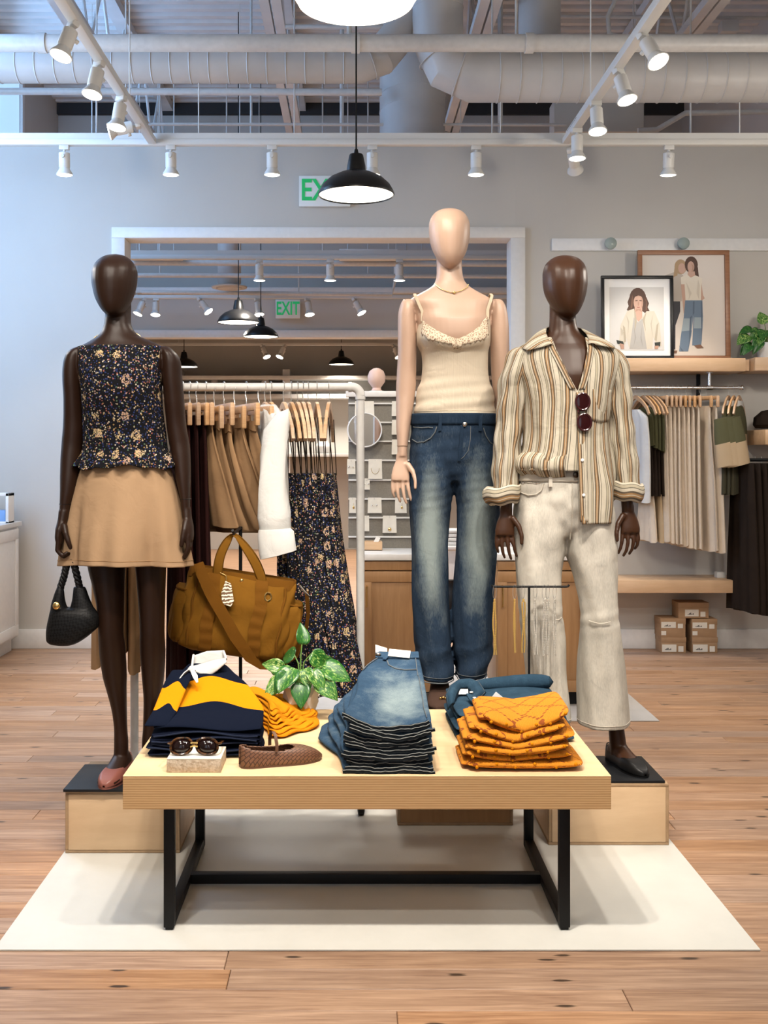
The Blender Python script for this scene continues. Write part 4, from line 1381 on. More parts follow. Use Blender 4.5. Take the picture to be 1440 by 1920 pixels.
# large walnut frame: two women standing, one in patched jeans
t, w, h = frame(1196, 469, 1368, 668, 7.24, 0.030, 'large walnut framed print of two people in jeans', WALNUT, 0.035)
J1, J2, J3 = (0.13, 0.19, 0.27), (0.30, 0.37, 0.42), (0.08, 0.12, 0.18)
polys = [
    ((0.030, 0.030, 0.038), [(0.26, 0.55), (0.46, 0.56), (0.46, 0.44), (0.40, 0.30), (0.395, 0.06), (0.26, 0.06)]),
    ((0.18, 0.09, 0.05), [(0.28, 0.05), (0.42, 0.05), (0.41, 0.02), (0.28, 0.02)]),
    ((0.46, 0.40, 0.34), [(0.28, 0.80), (0.42, 0.84), (0.50, 0.80), (0.48, 0.54), (0.32, 0.54)]),
    (BLONDE, ell(0.47, 0.885, 0.075, 0.075)), (SKIN, ell(0.485, 0.87, 0.045, 0.052)), (BLONDE, [(0.40, 0.90), (0.44, 0.92), (0.43, 0.80), (0.38, 0.78)]),
    (HAIR, ell(0.60, 0.905, 0.080, 0.085)), (HAIR, [(0.60, 0.90), (0.68, 0.88), (0.70, 0.70), (0.62, 0.68)]),
    (SKIN, ell(0.595, 0.885, 0.042, 0.056)), (SKIN, [(0.56, 0.84), (0.64, 0.84), (0.65, 0.78), (0.55, 0.78)]),
    ((0.70, 0.64, 0.54), [(0.47, 0.78), (0.55, 0.81), (0.59, 0.775), (0.65, 0.80), (0.73, 0.77), (0.71, 0.55), (0.52, 0.54), (0.51, 0.68), (0.475, 0.70)]),
    (SKIN, [(0.47, 0.71), (0.515, 0.71), (0.53, 0.47), (0.55, 0.42), (0.50, 0.42)]), (SKIN, [(0.72, 0.72), (0.74, 0.60), (0.76, 0.57), (0.71, 0.54)]),
    (J1, [(0.52, 0.55), (0.73, 0.55), (0.735, 0.35), (0.71, 0.10), (0.60, 0.10), (0.62, 0.40), (0.59, 0.20), (0.55, 0.04), (0.44, 0.04), (0.46, 0.18), (0.50, 0.38)]),
    (J2, [(0.50, 0.37), (0.605, 0.37), (0.595, 0.25), (0.47, 0.24)]), (J2, [(0.63, 0.38), (0.735, 0.38), (0.73, 0.27), (0.62, 0.27)]),
    (J3, [(0.44, 0.10), (0.50, 0.04), (0.47, 0.04)]), (J3, [(0.615, 0.54), (0.635, 0.54), (0.63, 0.42), (0.61, 0.40)]), (J3, [(0.575, 0.38), (0.60, 0.40), (0.585, 0.22), (0.555, 0.06)]), (J3, [(0.71, 0.54), (0.73, 0.54), (0.73, 0.38), (0.715, 0.12)]), ((0.58, 0.52, 0.43), [(0.53, 0.74), (0.57, 0.60), (0.56, 0.55), (0.60, 0.62)]), ((0.58, 0.52, 0.43), [(0.68, 0.76), (0.66, 0.62), (0.69, 0.55), (0.70, 0.70)]), (SKIN2, [(0.60, 0.92), (0.632, 0.89), (0.62, 0.84), (0.60, 0.83), (0.612, 0.88)]), ((0.20, 0.10, 0.06), [(0.62, 0.10), (0.70, 0.11), (0.74, 0.075), (0.66, 0.07)]),
]
poly_print(t, w, h, polys, PRINTBG, (-w / 2 + 0.032, 0.032, w / 2 - 0.032, h - 0.032))
# smaller black frame: portrait in a pale jacket
t, w, h = frame(1127, 517, 1262, 671, 7.14, 0.020, 'smaller black framed portrait of a person in a pale jacket', BLACKG, 0.03)
JK, JKD, JKS, HAIRL = (0.56, 0.51, 0.42), (0.40, 0.35, 0.27), (0.46, 0.41, 0.33), (0.15, 0.075, 0.045)
polys = [
    (HAIR, ell(0.52, 0.82, 0.155, 0.17)), (HAIR, [(0.365, 0.84), (0.33, 0.76), (0.35, 0.70), (0.315, 0.64), (0.38, 0.585), (0.45, 0.62), (0.60, 0.62), (0.68, 0.57), (0.745, 0.605), (0.70, 0.68), (0.725, 0.74), (0.68, 0.84)]),
    (JK, [(0.16, 0.06), (0.20, 0.40), (0.32, 0.62), (0.45, 0.66), (0.50, 0.50), (0.47, 0.02), (0.36, 0.02), (0.30, 0.2), (0.28, 0.10)]),
    (JK, [(0.95, 0.06), (0.92, 0.42), (0.82, 0.62), (0.68, 0.62), (0.58, 0.50), (0.68, 0.02), (0.78, 0.02), (0.80, 0.2), (0.84, 0.12)]),
    (JKD, [(0.86, 0.40), (0.90, 0.44), (0.86, 0.14), (0.82, 0.16)]), (JKD, [(0.24, 0.40), (0.28, 0.36), (0.30, 0.14), (0.26, 0.12)]),
    ((0.40, 0.385, 0.36), [(0.44, 0.52), (0.52, 0.44), (0.60, 0.50), (0.68, 0.02), (0.36, 0.02)]),
    (SKIN, [(0.46, 0.68), (0.60, 0.68), (0.60, 0.52), (0.53, 0.45), (0.46, 0.53)]), (SKIN, ell(0.53, 0.755, 0.088, 0.125)),
    (SKIN2, [(0.575, 0.87), (0.617, 0.78), (0.60, 0.69), (0.56, 0.635), (0.585, 0.70), (0.59, 0.78)]), (SKIN2, [(0.46, 0.60), (0.53, 0.635), (0.60, 0.60), (0.57, 0.655), (0.49, 0.655)]), (HAIRL, [(0.40, 0.80), (0.42, 0.88), (0.44, 0.80), (0.41, 0.66), (0.385, 0.66)]), (HAIRL, [(0.64, 0.84), (0.67, 0.76), (0.66, 0.64), (0.69, 0.62), (0.68, 0.78)]),
    (JKD, [(0.45, 0.65), (0.475, 0.60), (0.50, 0.46), (0.46, 0.30), (0.455, 0.50)]), (JKD, [(0.68, 0.61), (0.60, 0.49), (0.66, 0.30), (0.64, 0.46)]), (JKS, [(0.30, 0.56), (0.34, 0.44), (0.33, 0.20), (0.36, 0.46)]), (JKS, [(0.80, 0.58), (0.77, 0.40), (0.79, 0.20), (0.75, 0.42)]), (JKS, [(0.20, 0.36), (0.26, 0.30), (0.22, 0.22)]),
    ((0.33, 0.315, 0.29), [(0.44, 0.40), (0.46, 0.20), (0.43, 0.04), (0.48, 0.2)]), ((0.33, 0.315, 0.29), [(0.60, 0.42), (0.58, 0.22), (0.61, 0.04), (0.56, 0.2)]),
    (SKIN2, ell(0.53, 0.735, 0.014, 0.035)), (HAIR, [(0.475, 0.79), (0.515, 0.795), (0.515, 0.782), (0.475, 0.776)]), (HAIR, [(0.548, 0.795), (0.59, 0.79), (0.59, 0.776), (0.548, 0.782)]),
    ((0.34, 0.12, 0.10), [(0.50, 0.685), (0.56, 0.685), (0.55, 0.672), (0.51, 0.672)]), (HAIR, [(0.42, 0.86), (0.53, 0.90), (0.64, 0.86), (0.60, 0.85), (0.53, 0.868), (0.45, 0.84)]),
    ((0.02, 0.025, 0.02), [(0.12, 0.16), (0.24, 0.14), (0.26, 0.09), (0.14, 0.10)]), (SKIN2, [(0.18, 0.11), (0.26, 0.09), (0.26, 0.02), (0.20, 0.02)]),
    ((0.02, 0.025, 0.02), [(0.82, 0.12), (0.93, 0.13), (0.92, 0.06), (0.83, 0.06)]), (SKIN2, [(0.82, 0.07), (0.90, 0.07), (0.88, 0.02), (0.82, 0.02)]),
]
bar = 0.02
poly_print(t, w, h, polys, PRINTBG2, (-w * 0.38, h * 0.105, w * 0.375, h * 0.865))


# ------------------------------------------------------------------ plants
def leaf_mesh(L, Wd, cup, droop):
    m = MB()

    def fn(u, v):
        s = (u - 0.5) * 2
        wv = Wd * (math.sin(PI * min(1, v * 0.93 + 0.07) ** 0.75) ** 0.8) * (1 - 0.25 * v)
        if v > 0.985:
            wv = Wd * 0.02
        x = s * wv
        y = v * L
        z = cup * abs(s) ** 1.4 * wv - droop * v * v * L + 0.02 * L * math.sin(5 * v + 3 * s) * abs(s)
        return (x, y, z)
    m.grid(fn, 6, 9, (1, 1))
    return m.mesh('leaf', Vector((0, 0, 0)))


LM = [leaf_mesh(1.0, 0.43, 0.30, 0.25), leaf_mesh(1.0, 0.40, 0.4, 0.35), leaf_mesh(1.0, 0.45, 0.2, 0.15)]
for me in LM:
    me.materials.append(LEAF)
    me.polygons.foreach_set('use_smooth', [True] * len(me.polygons))


def leaves(t, base, specs):
    """specs: (tip-direction xyz, stem length, leaf length, roll)"""
    bl = Vector(base) - ORG[t]
    for i, (dv, sl, L, roll, dp) in enumerate(specs):
        dv = Vector(dv).normalized()
        e = bl + dv * sl + Vector((0, 0, 0.02))
        mid = bl + Vector((dv.x * sl * 0.35, dv.y * sl * 0.35, max(0.0, dv.z) * sl * 0.75 + 0.02))
        m = MB()
        ax = ORG[t]
        m.tube([bl + ax, mid + ax, e + ax], [0.003, 0.0026, 0.002], 6).build('stem', STEMG, t)
        o = bpy.data.objects.new('leaf', LM[i % 3])
        COL.objects.link(o)
        o.parent = t
        d2 = (dv + Vector((0, 0, dp))).normalized()
        nrm = Vector((0.25 * math.sin(i * 2.1), -0.85, 0.55 + 0.25 * math.cos(i * 1.3)))
        nrm = (nrm - d2 * nrm.dot(d2)).normalized()
        sdv = d2.cross(nrm)
        q = Matrix((sdv, d2, nrm)).transposed() @ Matrix.Rotation(roll * 0.6, 3, 'Y')
        o.matrix_local = Matrix.Translation(e) @ q.to_4x4() @ Matrix.Diagonal((L, L, L, 1))
        md = o.modifiers.new('thickness', 'SOLIDIFY')
        md.thickness = 0.006
    return t


# pothos in a faceted concrete pot on the table
c = P(563, 1340, 3.6)
PB = Vector((c.x, 3.6, TZ))
t = thing('potted_pothos', 'variegated pothos in a faceted concrete pot on the table', 'potted plant', PB)
rings = []
for (r, z, ro) in ((0.040, 0.0, 0), (0.050, 0.012, PI / 6), (0.062, 0.055, 0), (0.060, 0.108, PI / 6), (0.055, 0.108, PI / 6), (0.052, 0.09, PI / 6)):
    rings.append([(PB.x + r * math.cos(2 * PI * k / 6 + ro), PB.y + r * math.sin(2 * PI * k / 6 + ro), PB.z + z) for k in range(6)])
m = MB()
v = [p for r in rings for p in r]
f = [tuple(reversed(range(6)))]
for i in range(5):
    sh = i in (0, 1, 2)
    for k in range(6):
        l = (k + 1) % 6
        A, B, C, D = i * 6 + k, i * 6 + l, (i + 1) * 6 + l, (i + 1) * 6 + k
        if i == 0 or i == 2:
            f += [(A, B, D), (B, C, D)]
        elif i == 1:
            f += [(A, B, C), (A, C, D)]
        else:
            f.append((A, B, C, D))
m.add(v, f)
m.build('pot', CONCR, t, smooth=False)
MB().lathe([(0.052, 0.0), (0.02, 0.004), (0.002, 0.005)], (PB.x, PB.y, PB.z + 0.092), 12).build('soil', SOIL, t)
rl = random.Random(11)
sp = [((-0.75, -0.35, 0.42), 0.055, 0.095, 0.3, -0.9), ((-0.95, 0.0, 0.9), 0.085, 0.07, -0.4, -0.5), ((-0.4, -0.5, 1.1), 0.075, 0.10, 0.2, -1.3), ((0.05, -0.7, 0.25), 0.05, 0.085, 0.0, -1.5), ((0.55, -0.5, 0.8), 0.075, 0.085, -0.2, -1.3),
      ((0.9, -0.1, 0.75), 0.10, 0.105, -0.3, -0.95), ((0.45, 0.1, 1.3), 0.11, 0.085, 0.1, -1.2), ((0.05, 0.2, 1.4), 0.135, 0.075, 0.5, -0.4), ((-0.25, 0.3, 1.2), 0.10, 0.08, 0.3, -1.0), ((0.75, -0.45, 0.35), 0.075, 0.095, 0.0, -1.0),
      ((-0.6, -0.6, 0.75), 0.075, 0.08, 0.2, -1.3), ((0.25, -0.5, 1.0), 0.07, 0.07, 0.0, -1.5), ((0.8, 0.4, 0.9), 0.09, 0.085, 0.3, -0.8), ((-0.7, 0.4, 0.7), 0.08, 0.08, -0.3, -0.8)]
leaves(t, (PB.x, PB.y, PB.z + 0.09), sp)
# plant on the wall shelf
c = P(1436, 670, 7.2)
PB2 = Vector((c.x, 7.2, SHZ + 0.004))
t = thing('potted_pothos', 'bright pothos trailing from a white pot on the wall shelf', 'potted plant', PB2)
MB().lathe([(0.045, 0), (0.052, 0.01), (0.058, 0.11), (0.052, 0.11), (0.05, 0.09)], PB2, 24, True, False).build('pot', WHITE, t)
MB().lathe([(0.05, 0.0), (0.002, 0.004)], PB2 + Vector((0, 0, 0.09)), 16).build('soil', SOIL, t)
sp = [((-0.9, -0.2, 0.75), 0.13, 0.10, 0.2, -0.8), ((-0.7, -0.4, 0.9), 0.10, 0.10, 0.2, -1.2), ((-1.0, -0.3, 0.3), 0.14, 0.11, 0.2, -0.9), ((-0.9, -0.3, -0.1), 0.12, 0.11, 0.1, -0.8), ((-0.6, -0.6, 0.05), 0.10, 0.11, 0.1, -1.3), ((-0.3, -0.5, 0.8), 0.09, 0.11, 0.0, -1.2),
      ((-0.4, -0.5, 0.4), 0.09, 0.10, 0.4, -1.5), ((0.2, -0.6, 0.8), 0.09, 0.1, 0.0, -1.0), ((-0.05, 0.1, 1.3), 0.12, 0.1, 0.1, -0.8), ((0.6, -0.2, 0.8), 0.1, 0.1, 0.0, -0.8), ((-0.8, -0.5, -0.2), 0.16, 0.09, 0.3, -0.5), ((0.3, -0.5, 0.2), 0.1, 0.1, 0.0, -1.2)]
leaves(t, PB2 + Vector((0, 0, 0.1)), sp)


# ------------------------------------------------------------------ shoe boxes on the floor
def shoebox(x0, x1, y0, y1, z0, z1, label, stickers, rz=0.0):
    t = thing('shoe_box', label, 'shoe box', ((x0 + x1) / 2, y0, z0), 'brown shoe boxes')
    lh = (z1 - z0) * 0.32
    MB().bbox(x0 + 0.002, x1 - 0.002, y0 + 0.002, y1 - 0.002, z0, z1 - lh, 0.002).build('box_base', KRAFT, t)
    ld = MB().bbox(x0, x1, y0, y1, z1 - lh, z1, 0.002).build('lid', KRAFT, t)
    for (u0, v0, u1, v1) in stickers:
        X0, X1 = x0 + (x1 - x0) * u0, x0 + (x1 - x0) * u1
        Z0, Z1 = z0 + (z1 - z0) * v0, z0 + (z1 - z0) * v1
        s = MB().box(X0, X1, y0 - 0.0012, y0 + 0.001, Z0, Z1).build('sticker', PAPER, t, smooth=False)
        if u1 - u0 > 0.4:
            k = MB()
            for q in range(5):
                xa = X0 + (X1 - X0) * (0.2 + 0.09 * q)
                k.box(xa, xa + (X1 - X0) * 0.07, y0 - 0.0018, y0 - 0.001, Z0 + (Z1 - Z0) * 0.25, Z0 + (Z1 - Z0) * (0.35 + 0.1 * (q % 3)))
            k.build('printing', INK, s, smooth=False)
    return t


d = 7.2
b = lambda px, py: P(px, py, d)
st = [(0.03, 0.50, 0.60, 0.82), (0.68, 0.48, 0.88, 0.72), (0.03, 0.12, 0.22, 0.34)]
zz = P(0, 1224, d).z
x0, x1 = b(1240, 0).x, b(1287, 0).x
h1 = 0.108
shoebox(x0, x1, d, d + 0.15, 0, h1, 'shoe box at the bottom of the left pile under the lower shelf', [(0.03, 0.10, 0.60, 0.55), (0.68, 0.10, 0.88, 0.45)])
shoebox(x0 - 0.006, x1 - 0.004, d - 0.003, d + 0.15, h1, 2 * h1 + 0.02, 'shoe box with three stickers on top of the left pile', st)
x0, x1 = b(1298, 0).x, b(1346, 0).x
shoebox(x0, x1, d, d + 0.15, 0, h1, 'shoe box at the bottom of the right pile under the lower shelf', [(0.03, 0.10, 0.60, 0.55), (0.68, 0.10, 0.88, 0.45)])
shoebox(x0 - 0.004, x1 - 0.004, d - 0.003, d + 0.15, h1, 2 * h1 + 0.015, 'shoe box with three stickers on top of the right pile', st)
x0, x1 = b(1272, 0).x, b(1330, 0).x
shoebox(x0, x1, d + 0.005, d + 0.15, 2 * h1 + 0.02, 3 * h1 + 0.018, 'top shoe box bridging the two piles', [(0.22, 0.12, 0.66, 0.55), (0.72, 0.10, 0.88, 0.42)])

# ------------------------------------------------------------------ white cabinet at the window side
t = thing('white_cabinet', 'white panelled cabinet along the window wall', 'cabinet', (-2.7, 6.4, 0))
MB().bbox(-3.18, -2.33, 5.0, 7.3, 0.0, 0.10, 0.003).build('plinth', TRIM, t)
MB().bbox(-3.18, -2.285, 5.0, 7.3, 0.10, 0.855, 0.003).build('body', TRIM, t)
MB().bbox(-3.18, -2.265, 5.0, 7.32, 0.855, 0.885, 0.003).build('counter', TRIM, t)
for a, b_ in ((5.05, 5.75), (5.8, 6.5), (6.55, 7.25)):
    dr = MB().bbox(-2.287, -2.272, a, b_, 0.12, 0.84, 0.002).build('door', TRIM, t)
    for q in ((a, b_, 0.12, 0.19), (a, b_, 0.77, 0.84), (a, a + 0.06, 0.19, 0.77), (b_ - 0.06, b_, 0.19, 0.77)):
        MB().bbox(-2.275, -2.265, *q, 0.002).build('door_frame', TRIM, dr)
    MB().ball((-2.255, a + 0.04, 0.72), 0.012, 8).build('knob', GOLD, dr)
# little white display frame on it
t = thing('counter_frame', 'small white cube frame with blue packs on the cabinet', 'display frame', (-2.37, 7.1, 0.885))
X0, X1, Y0, Y1, Z0, Z1 = -2.56, -2.28, 7.08, 7.2, 0.885, 1.085
for q in ((X0, X1, Y0, Y1, Z0, Z0 + 0.012), (X0, X1, Y0, Y1, Z1 - 0.02, Z1), (X0, X0 + 0.02, Y0, Y1, Z0, Z1), (X1 - 0.02, X1, Y0, Y1, Z0, Z1)):
    MB().bbox(*q, 0.002).build('frame_side', WHITE, t)
MB().bbox(-2.40, -2.305, Y0 + 0.01, Y1 - 0.01, Z0 + 0.012, Z0 + 0.085, 0.003).single('blue_pack', BLUEM, 'blue pack inside the small white frame', 'pack')
MB().bbox(-2.52, -2.42, Y0 + 0.01, Y1 - 0.01, Z0 + 0.012, Z0 + 0.10, 0.003).single('white_pack', WHITE, 'white pack inside the small white frame', 'pack')

# ------------------------------------------------------------------ far room: shelving seen above the rack
t = thing('far_shelving', 'pale wall shelving far behind the rack', 'shelving', (0, 14.8, 0), None)
for z, th in ((2.36, 0.05), (2.10, 0.06), (1.30, 0.05)):
    MB().bbox(-2.9, 3.2, 14.55, 14.99, z, z + th, 0.004).build('shelf_board', TRIM, t)
for x in (-2.4, -0.9, 0.35, 1.6, 2.8):
    MB().bbox(x - 0.05, x + 0.05, 14.60, 14.99, 0.0, 2.5, 0.004).build('upright', TRIM, t)
rf = random.Random(5)
for i, (x, z, kind) in enumerate(((-1.9, 2.16, 'b'), (-1.2, 2.16, 'w'), (0.9, 2.16, 'w'), (1.3, 1.35, 'b'), (-0.4, 1.35, 'w'), (1.05, 1.35, 'w'), (-1.6, 1.35, 'w'), (2.1, 1.35, 'b'))):
    m = MB().lathe([(0.07, 0), (0.10, 0.03), (0.11, 0.1), (0.06, 0.17), (0.045, 0.2), (0.05, 0.21)], (x, 14.75, z), 20)
    m.single('ceramic_vase', WHITE if kind == 'w' else DUCTM, ['round grey vase', 'round white vase'][kind == 'w'] + ' on the far shelving, spot %s' % ('one two three four five six seven eight'.split()[i]), 'vase', 'vases on the far shelving')
# dark easel-like display figure and white folded piles glimpsed between the denim legs
t = thing('display_plinth', 'white plinth glimpsed between the denim legs', 'plinth', (0.95, 9.6, 0))
MB().bbox(0.70, 1.12, 9.4, 9.8, 0.0, 0.50, 0.005).build('plinth_body', TRIM, t)
MB().bbox(0.68, 1.14, 9.38, 9.82, 0.50, 0.53, 0.004).build('plinth_top', QUARTZ, t)
for i in range(4):
    MB().bbox(0.74, 1.06, 9.46 + 0.004 * i, 9.74, 0.53 + i * 0.035, 0.563 + i * 0.035, 0.012).single('folded_towel', WHITEC, 'white folded linen on the plinth, %s from the bottom' % ('first second third fourth'.split()[i]), 'linen', 'folded linen on the plinth')
m = MB()
m.lathe([(0.05, 0), (0.07, 0.05), (0.075, 0.16), (0.05, 0.24), (0.03, 0.28), (0.04, 0.33)], (0.80, 8.6, 0.0), 18)
m.xf(Matrix.Identity(4))
m.single('dark_vase', BLACKM, 'tall dark floor vase glimpsed between the denim legs', 'vase')

# ------------------------------------------------------------------ bodies: lofted slices fused into one continuous surface


def ring(cx, cy, z, rx, ry, n=28, sq=2.0, ph=0.0):
    """superellipse ring in a horizontal plane, starting at the front (-y)"""
    out = []
    for k in range(n):
        a = 2 * PI * k / n - PI / 2 + ph
        c, s = math.cos(a), math.sin(a)
        e = 2.0 / sq
        out.append((cx + rx * math.copysign(abs(c) ** e, c), cy + ry * math.copysign(abs(s) ** e, s), z))
    return out


def slab(m, rows, d, step=6.0, n=28, sq=2.0):
    """rows: (py, xl, xr, yoff, half depth) read at distance d"""
    rr = smoothrows(rows, step)
    k = d / F
    rings = []
    for py, xl, xr, yo, hd in rr:
        rings.append(ring(((xl + xr) / 2 - VX) * k, d + yo, HC - (py - VY) * k, max(0.002, (xr - xl) / 2 * k), max(0.002, hd), n, sq))
    m.loft(rings)
    return m


def fuse(m, voxel, smooth_it=6, factor=0.5):
    me = bpy.data.meshes.new('tmp')
    me.from_pydata(m.v, [], m.f)
    bm = bmesh.new()
    bm.from_mesh(me)
    bmesh.ops.recalc_face_normals(bm, faces=bm.faces[:])
    bm.to_mesh(me)
    bm.free()
    o = bpy.data.objects.new('tmp', me)
    COL.objects.link(o)
    md = o.modifiers.new('r', 'REMESH')
    md.mode = 'VOXEL'
    md.voxel_size = voxel
    md.adaptivity = 0.0
    if smooth_it:
        sm = o.modifiers.new('s', 'SMOOTH')
        sm.factor = factor
        sm.iterations = smooth_it
    bpy.context.view_layer.update()
    dg = bpy.context.evaluated_depsgraph_get()
    out = bpy.data.meshes.new_from_object(o.evaluated_get(dg))
    bpy.data.objects.remove(o, do_unlink=True)
    return out


def fused(m, name, mat, parent, voxel, smooth_it=6, factor=0.5):
    me = fuse(m, voxel, smooth_it, factor)
    off = ORG[parent]
    me.transform(Matrix.Translation(-off))
    me.name = name
    me.materials.clear()
    return finish(me, name, mat, parent, off, smooth=True, angle=180, fixn=False)


def finger(m, base, dirs, r0, r1, lens):
    p = Vector(base)
    pts, rr = [p.copy()], [r0]
    for i, (dv, L) in enumerate(zip(dirs, lens)):
        dv = Vector(dv).normalized()
        for q in (0.5, 1.0):
            pts.append(p + dv * L * q)
        p = p + dv * L
        rr += [r0 + (r1 - r0) * (i + 0.5) / len(lens), r0 + (r1 - r0) * (i + 1) / len(lens)]
    pts.append(p + dv * r1 * 0.7)
    rr.append(r1 * 0.55)
    m.tube(pts, rr, 10)


def hand(m, wrist, side, curl=0.35, fwd=0.0, scale=1.0, spread=1.0):
    """relaxed hand hanging from the wrist, seen half from the back; side = +1 when the thumb lies toward +x"""
    w = Vector(wrist)
    s, k = scale, side
    pr = []
    for (dz, dx, dy, rx, ry) in ((0.012, 0, 0, 0.0215, 0.0185), (-0.012, -0.001, 0, 0.0225, 0.0175), (-0.04, -0.004, -0.004, 0.031, 0.0165), (-0.068, -0.006, -0.009, 0.0355, 0.0150), (-0.086, -0.006, -0.012, 0.0345, 0.0120)):
        pr.append(ring(w.x + k * dx * s, w.y + dy * s, w.z + dz * s, rx * s, ry * s, 20))
    m.loft(list(reversed(pr)))
    for i, (ox, L) in enumerate(((0.0225, 0.086), (0.0045, 0.095), (-0.0135, 0.090), (-0.0300, 0.072))):
        b = (w.x + k * (ox - 0.003) * s, w.y - (0.010 - 0.004 * abs(i - 1.2)) * s, w.z - 0.078 * s)
        c = curl * (0.7 + 0.30 * i)
        d1 = (k * (0.03 + ox * 4.0 * spread), -0.22 + 0.05 * i, -1)
        d2 = (k * (0.12 + 0.10 * c + ox * 2), -0.12 + c * 0.35, -1)
        d3 = (k * (0.28 + 0.25 * c + ox), 0.0 + c * 0.75, -1)
        finger(m, b, (d1, d2, d3), 0.0082 * s, 0.0056 * s, (L * 0.46 * s, L * 0.30 * s, L * 0.24 * s))
    finger(m, (w.x + k * 0.018 * s, w.y - 0.012 * s, w.z - 0.022 * s), ((k * 0.72, -0.45, -1), (k * 0.26, -0.35, -1), (-k * 0.05, -0.12, -1)), 0.0118 * s, 0.0066 * s, (0.042 * s, 0.034 * s, 0.028 * s))


def foot(m, ax, ay, z0, yaw, L=0.225, w=0.040, hgt=0.075, flat=True):
    """foot on the ground pointing to -y turned by yaw; (ax, ay) = ankle centre"""
    rings = []
    for (t, hw, h0, h1) in ((-0.27, 0.014, 0.004, 0.040), (-0.22, 0.026, 0.001, 0.062), (-0.10, 0.030, 0.0, 0.085), (0.05, 0.031, 0.0, 0.082), (0.22, 0.033, 0.0, 0.062), (0.42, 0.039, 0.0, 0.042), (0.56, 0.040, 0.0, 0.030), (0.68, 0.032, 0.0, 0.022), (0.735, 0.015, 0.003, 0.014)):
        r = []
        for k in range(16):
            a = 2 * PI * k / 16
            x = hw * w / 0.040 * math.cos(a)
            z = (h0 + h1) / 2 + (h1 - h0) / 2 * math.sin(a)
            y = -t * L
            r.append((ax + x * math.cos(yaw) - y * math.sin(yaw), ay + x * math.sin(yaw) + y * math.cos(yaw), z0 + z))
        rings.append(r)
    m.loft(rings)


def flat_shoe(heel, yaw, L, t, upper, insole, strap=None, name='upper', k=1.0, pitch=0.0):
    """ballet flat: closed heel and toe box round an open throat, thin sole; heel = back end on the ground, toe toward -y turned by yaw"""
    prof = [(0.0, 0.010, 0.060), (0.03, 0.020, 0.0605), (0.12, 0.029, 0.057), (0.30, 0.032, 0.050), (0.48, 0.036, 0.046), (0.62, 0.040, 0.045), (0.74, 0.039, 0.042), (0.86, 0.032, 0.034), (0.95, 0.019, 0.024), (0.995, 0.004, 0.014)]
    rr = [(a, b * k, c) for a, b, c in smoothrows(prof, 0.02)]
    n = 22

    def tp(s, x, z):
        lx, ly = x, -s * L
        return (heel[0] + lx * math.cos(yaw) - ly * math.sin(yaw), heel[1] + lx * math.sin(yaw) + ly * math.cos(yaw), heel[2] + z)
    v, f, uv = [], [], []
    for s, hw, h in rr:
        for q in range(n + 1):
            a = PI * q / n
            c, sn = math.cos(a), math.sin(a)
            v.append(tp(s, hw * math.copysign(abs(c) ** 0.55, c), 0.006 + (h - 0.006) * min(1.0, sn * 1.15) ** 0.75))
    for i in range(len(rr) - 1):
        sm = (rr[i][0] + rr[i + 1][0]) / 2
        for q in range(n):
            c = abs(math.cos(PI * (q + 0.5) / n))
            lim = np.interp(sm, [0.0, 0.04, 0.1, 0.5, 0.60, 0.66], [0.0, 0.45, 0.62, 0.62, 0.45, 0.0])
            if c < lim and 0.03 < sm < 0.66:
                continue
            f.append((i * (n + 1) + q, i * (n + 1) + q + 1, (i + 1) * (n + 1) + q + 1, (i + 1) * (n + 1) + q))
            uv.append([(rr[i + b][0] * L, (q + a) / n * 0.15) for a, b in ((0, 0), (1, 0), (1, 1), (0, 1))])
    up = MB().add(v, f, uv).build(name, upper, t, solid=0.003)
    outl = [(hw + 0.001, s) for s, hw, h in rr] + [(-hw - 0.001, s) for s, hw, h in reversed(rr)]
    q = len(outl)
    MB().add([tp(s, x, 0.0) for x, s in outl] + [tp(s, x, 0.007) for x, s in outl], [tuple(range(q)), tuple(q + j for j in reversed(range(q)))] + [(j, (j + 1) % q, q + (j + 1) % q, q + j) for j in range(q)]).build('sole', insole, up if up.parent and up.parent.name.startswith('mannequin') else t)
    if strap:
        inn = [(hw * 0.86, s) for s, hw, h in rr if 0.03 < s < 0.72]
        outl = inn + [(-x, s) for x, s in reversed(inn)]
        q = len(outl)
        MB().add([tp(s, x, 0.010) for x, s in outl], [tuple(range(q))]).build('insole', insole, t, solid=0.002)
        MB().strip([tp(0.40, 0.036, 0.044), tp(0.40, 0.036, 0.065), tp(0.40, 0.022, 0.086), tp(0.40, 0.0, 0.092), tp(0.40, -0.022, 0.086), tp(0.40, -0.036, 0.065), tp(0.40, -0.036, 0.044)], 0.009, 0.003, up=tuple(Vector(tp(1, 0, 0)) - Vector(tp(0, 0, 0)))).build('strap', strap, t)
    return up


def shoe_at(ax, ay, z0, yaw, mat, t, name, L=0.245, k=1.0, insole=None):
    """flat worn on the foot whose ankle is at (ax, ay)"""
    b = 0.068
    return flat_shoe((ax - b * math.sin(yaw), ay + b * math.cos(yaw), z0), yaw, L, t, mat, insole or mat, None, name, k)


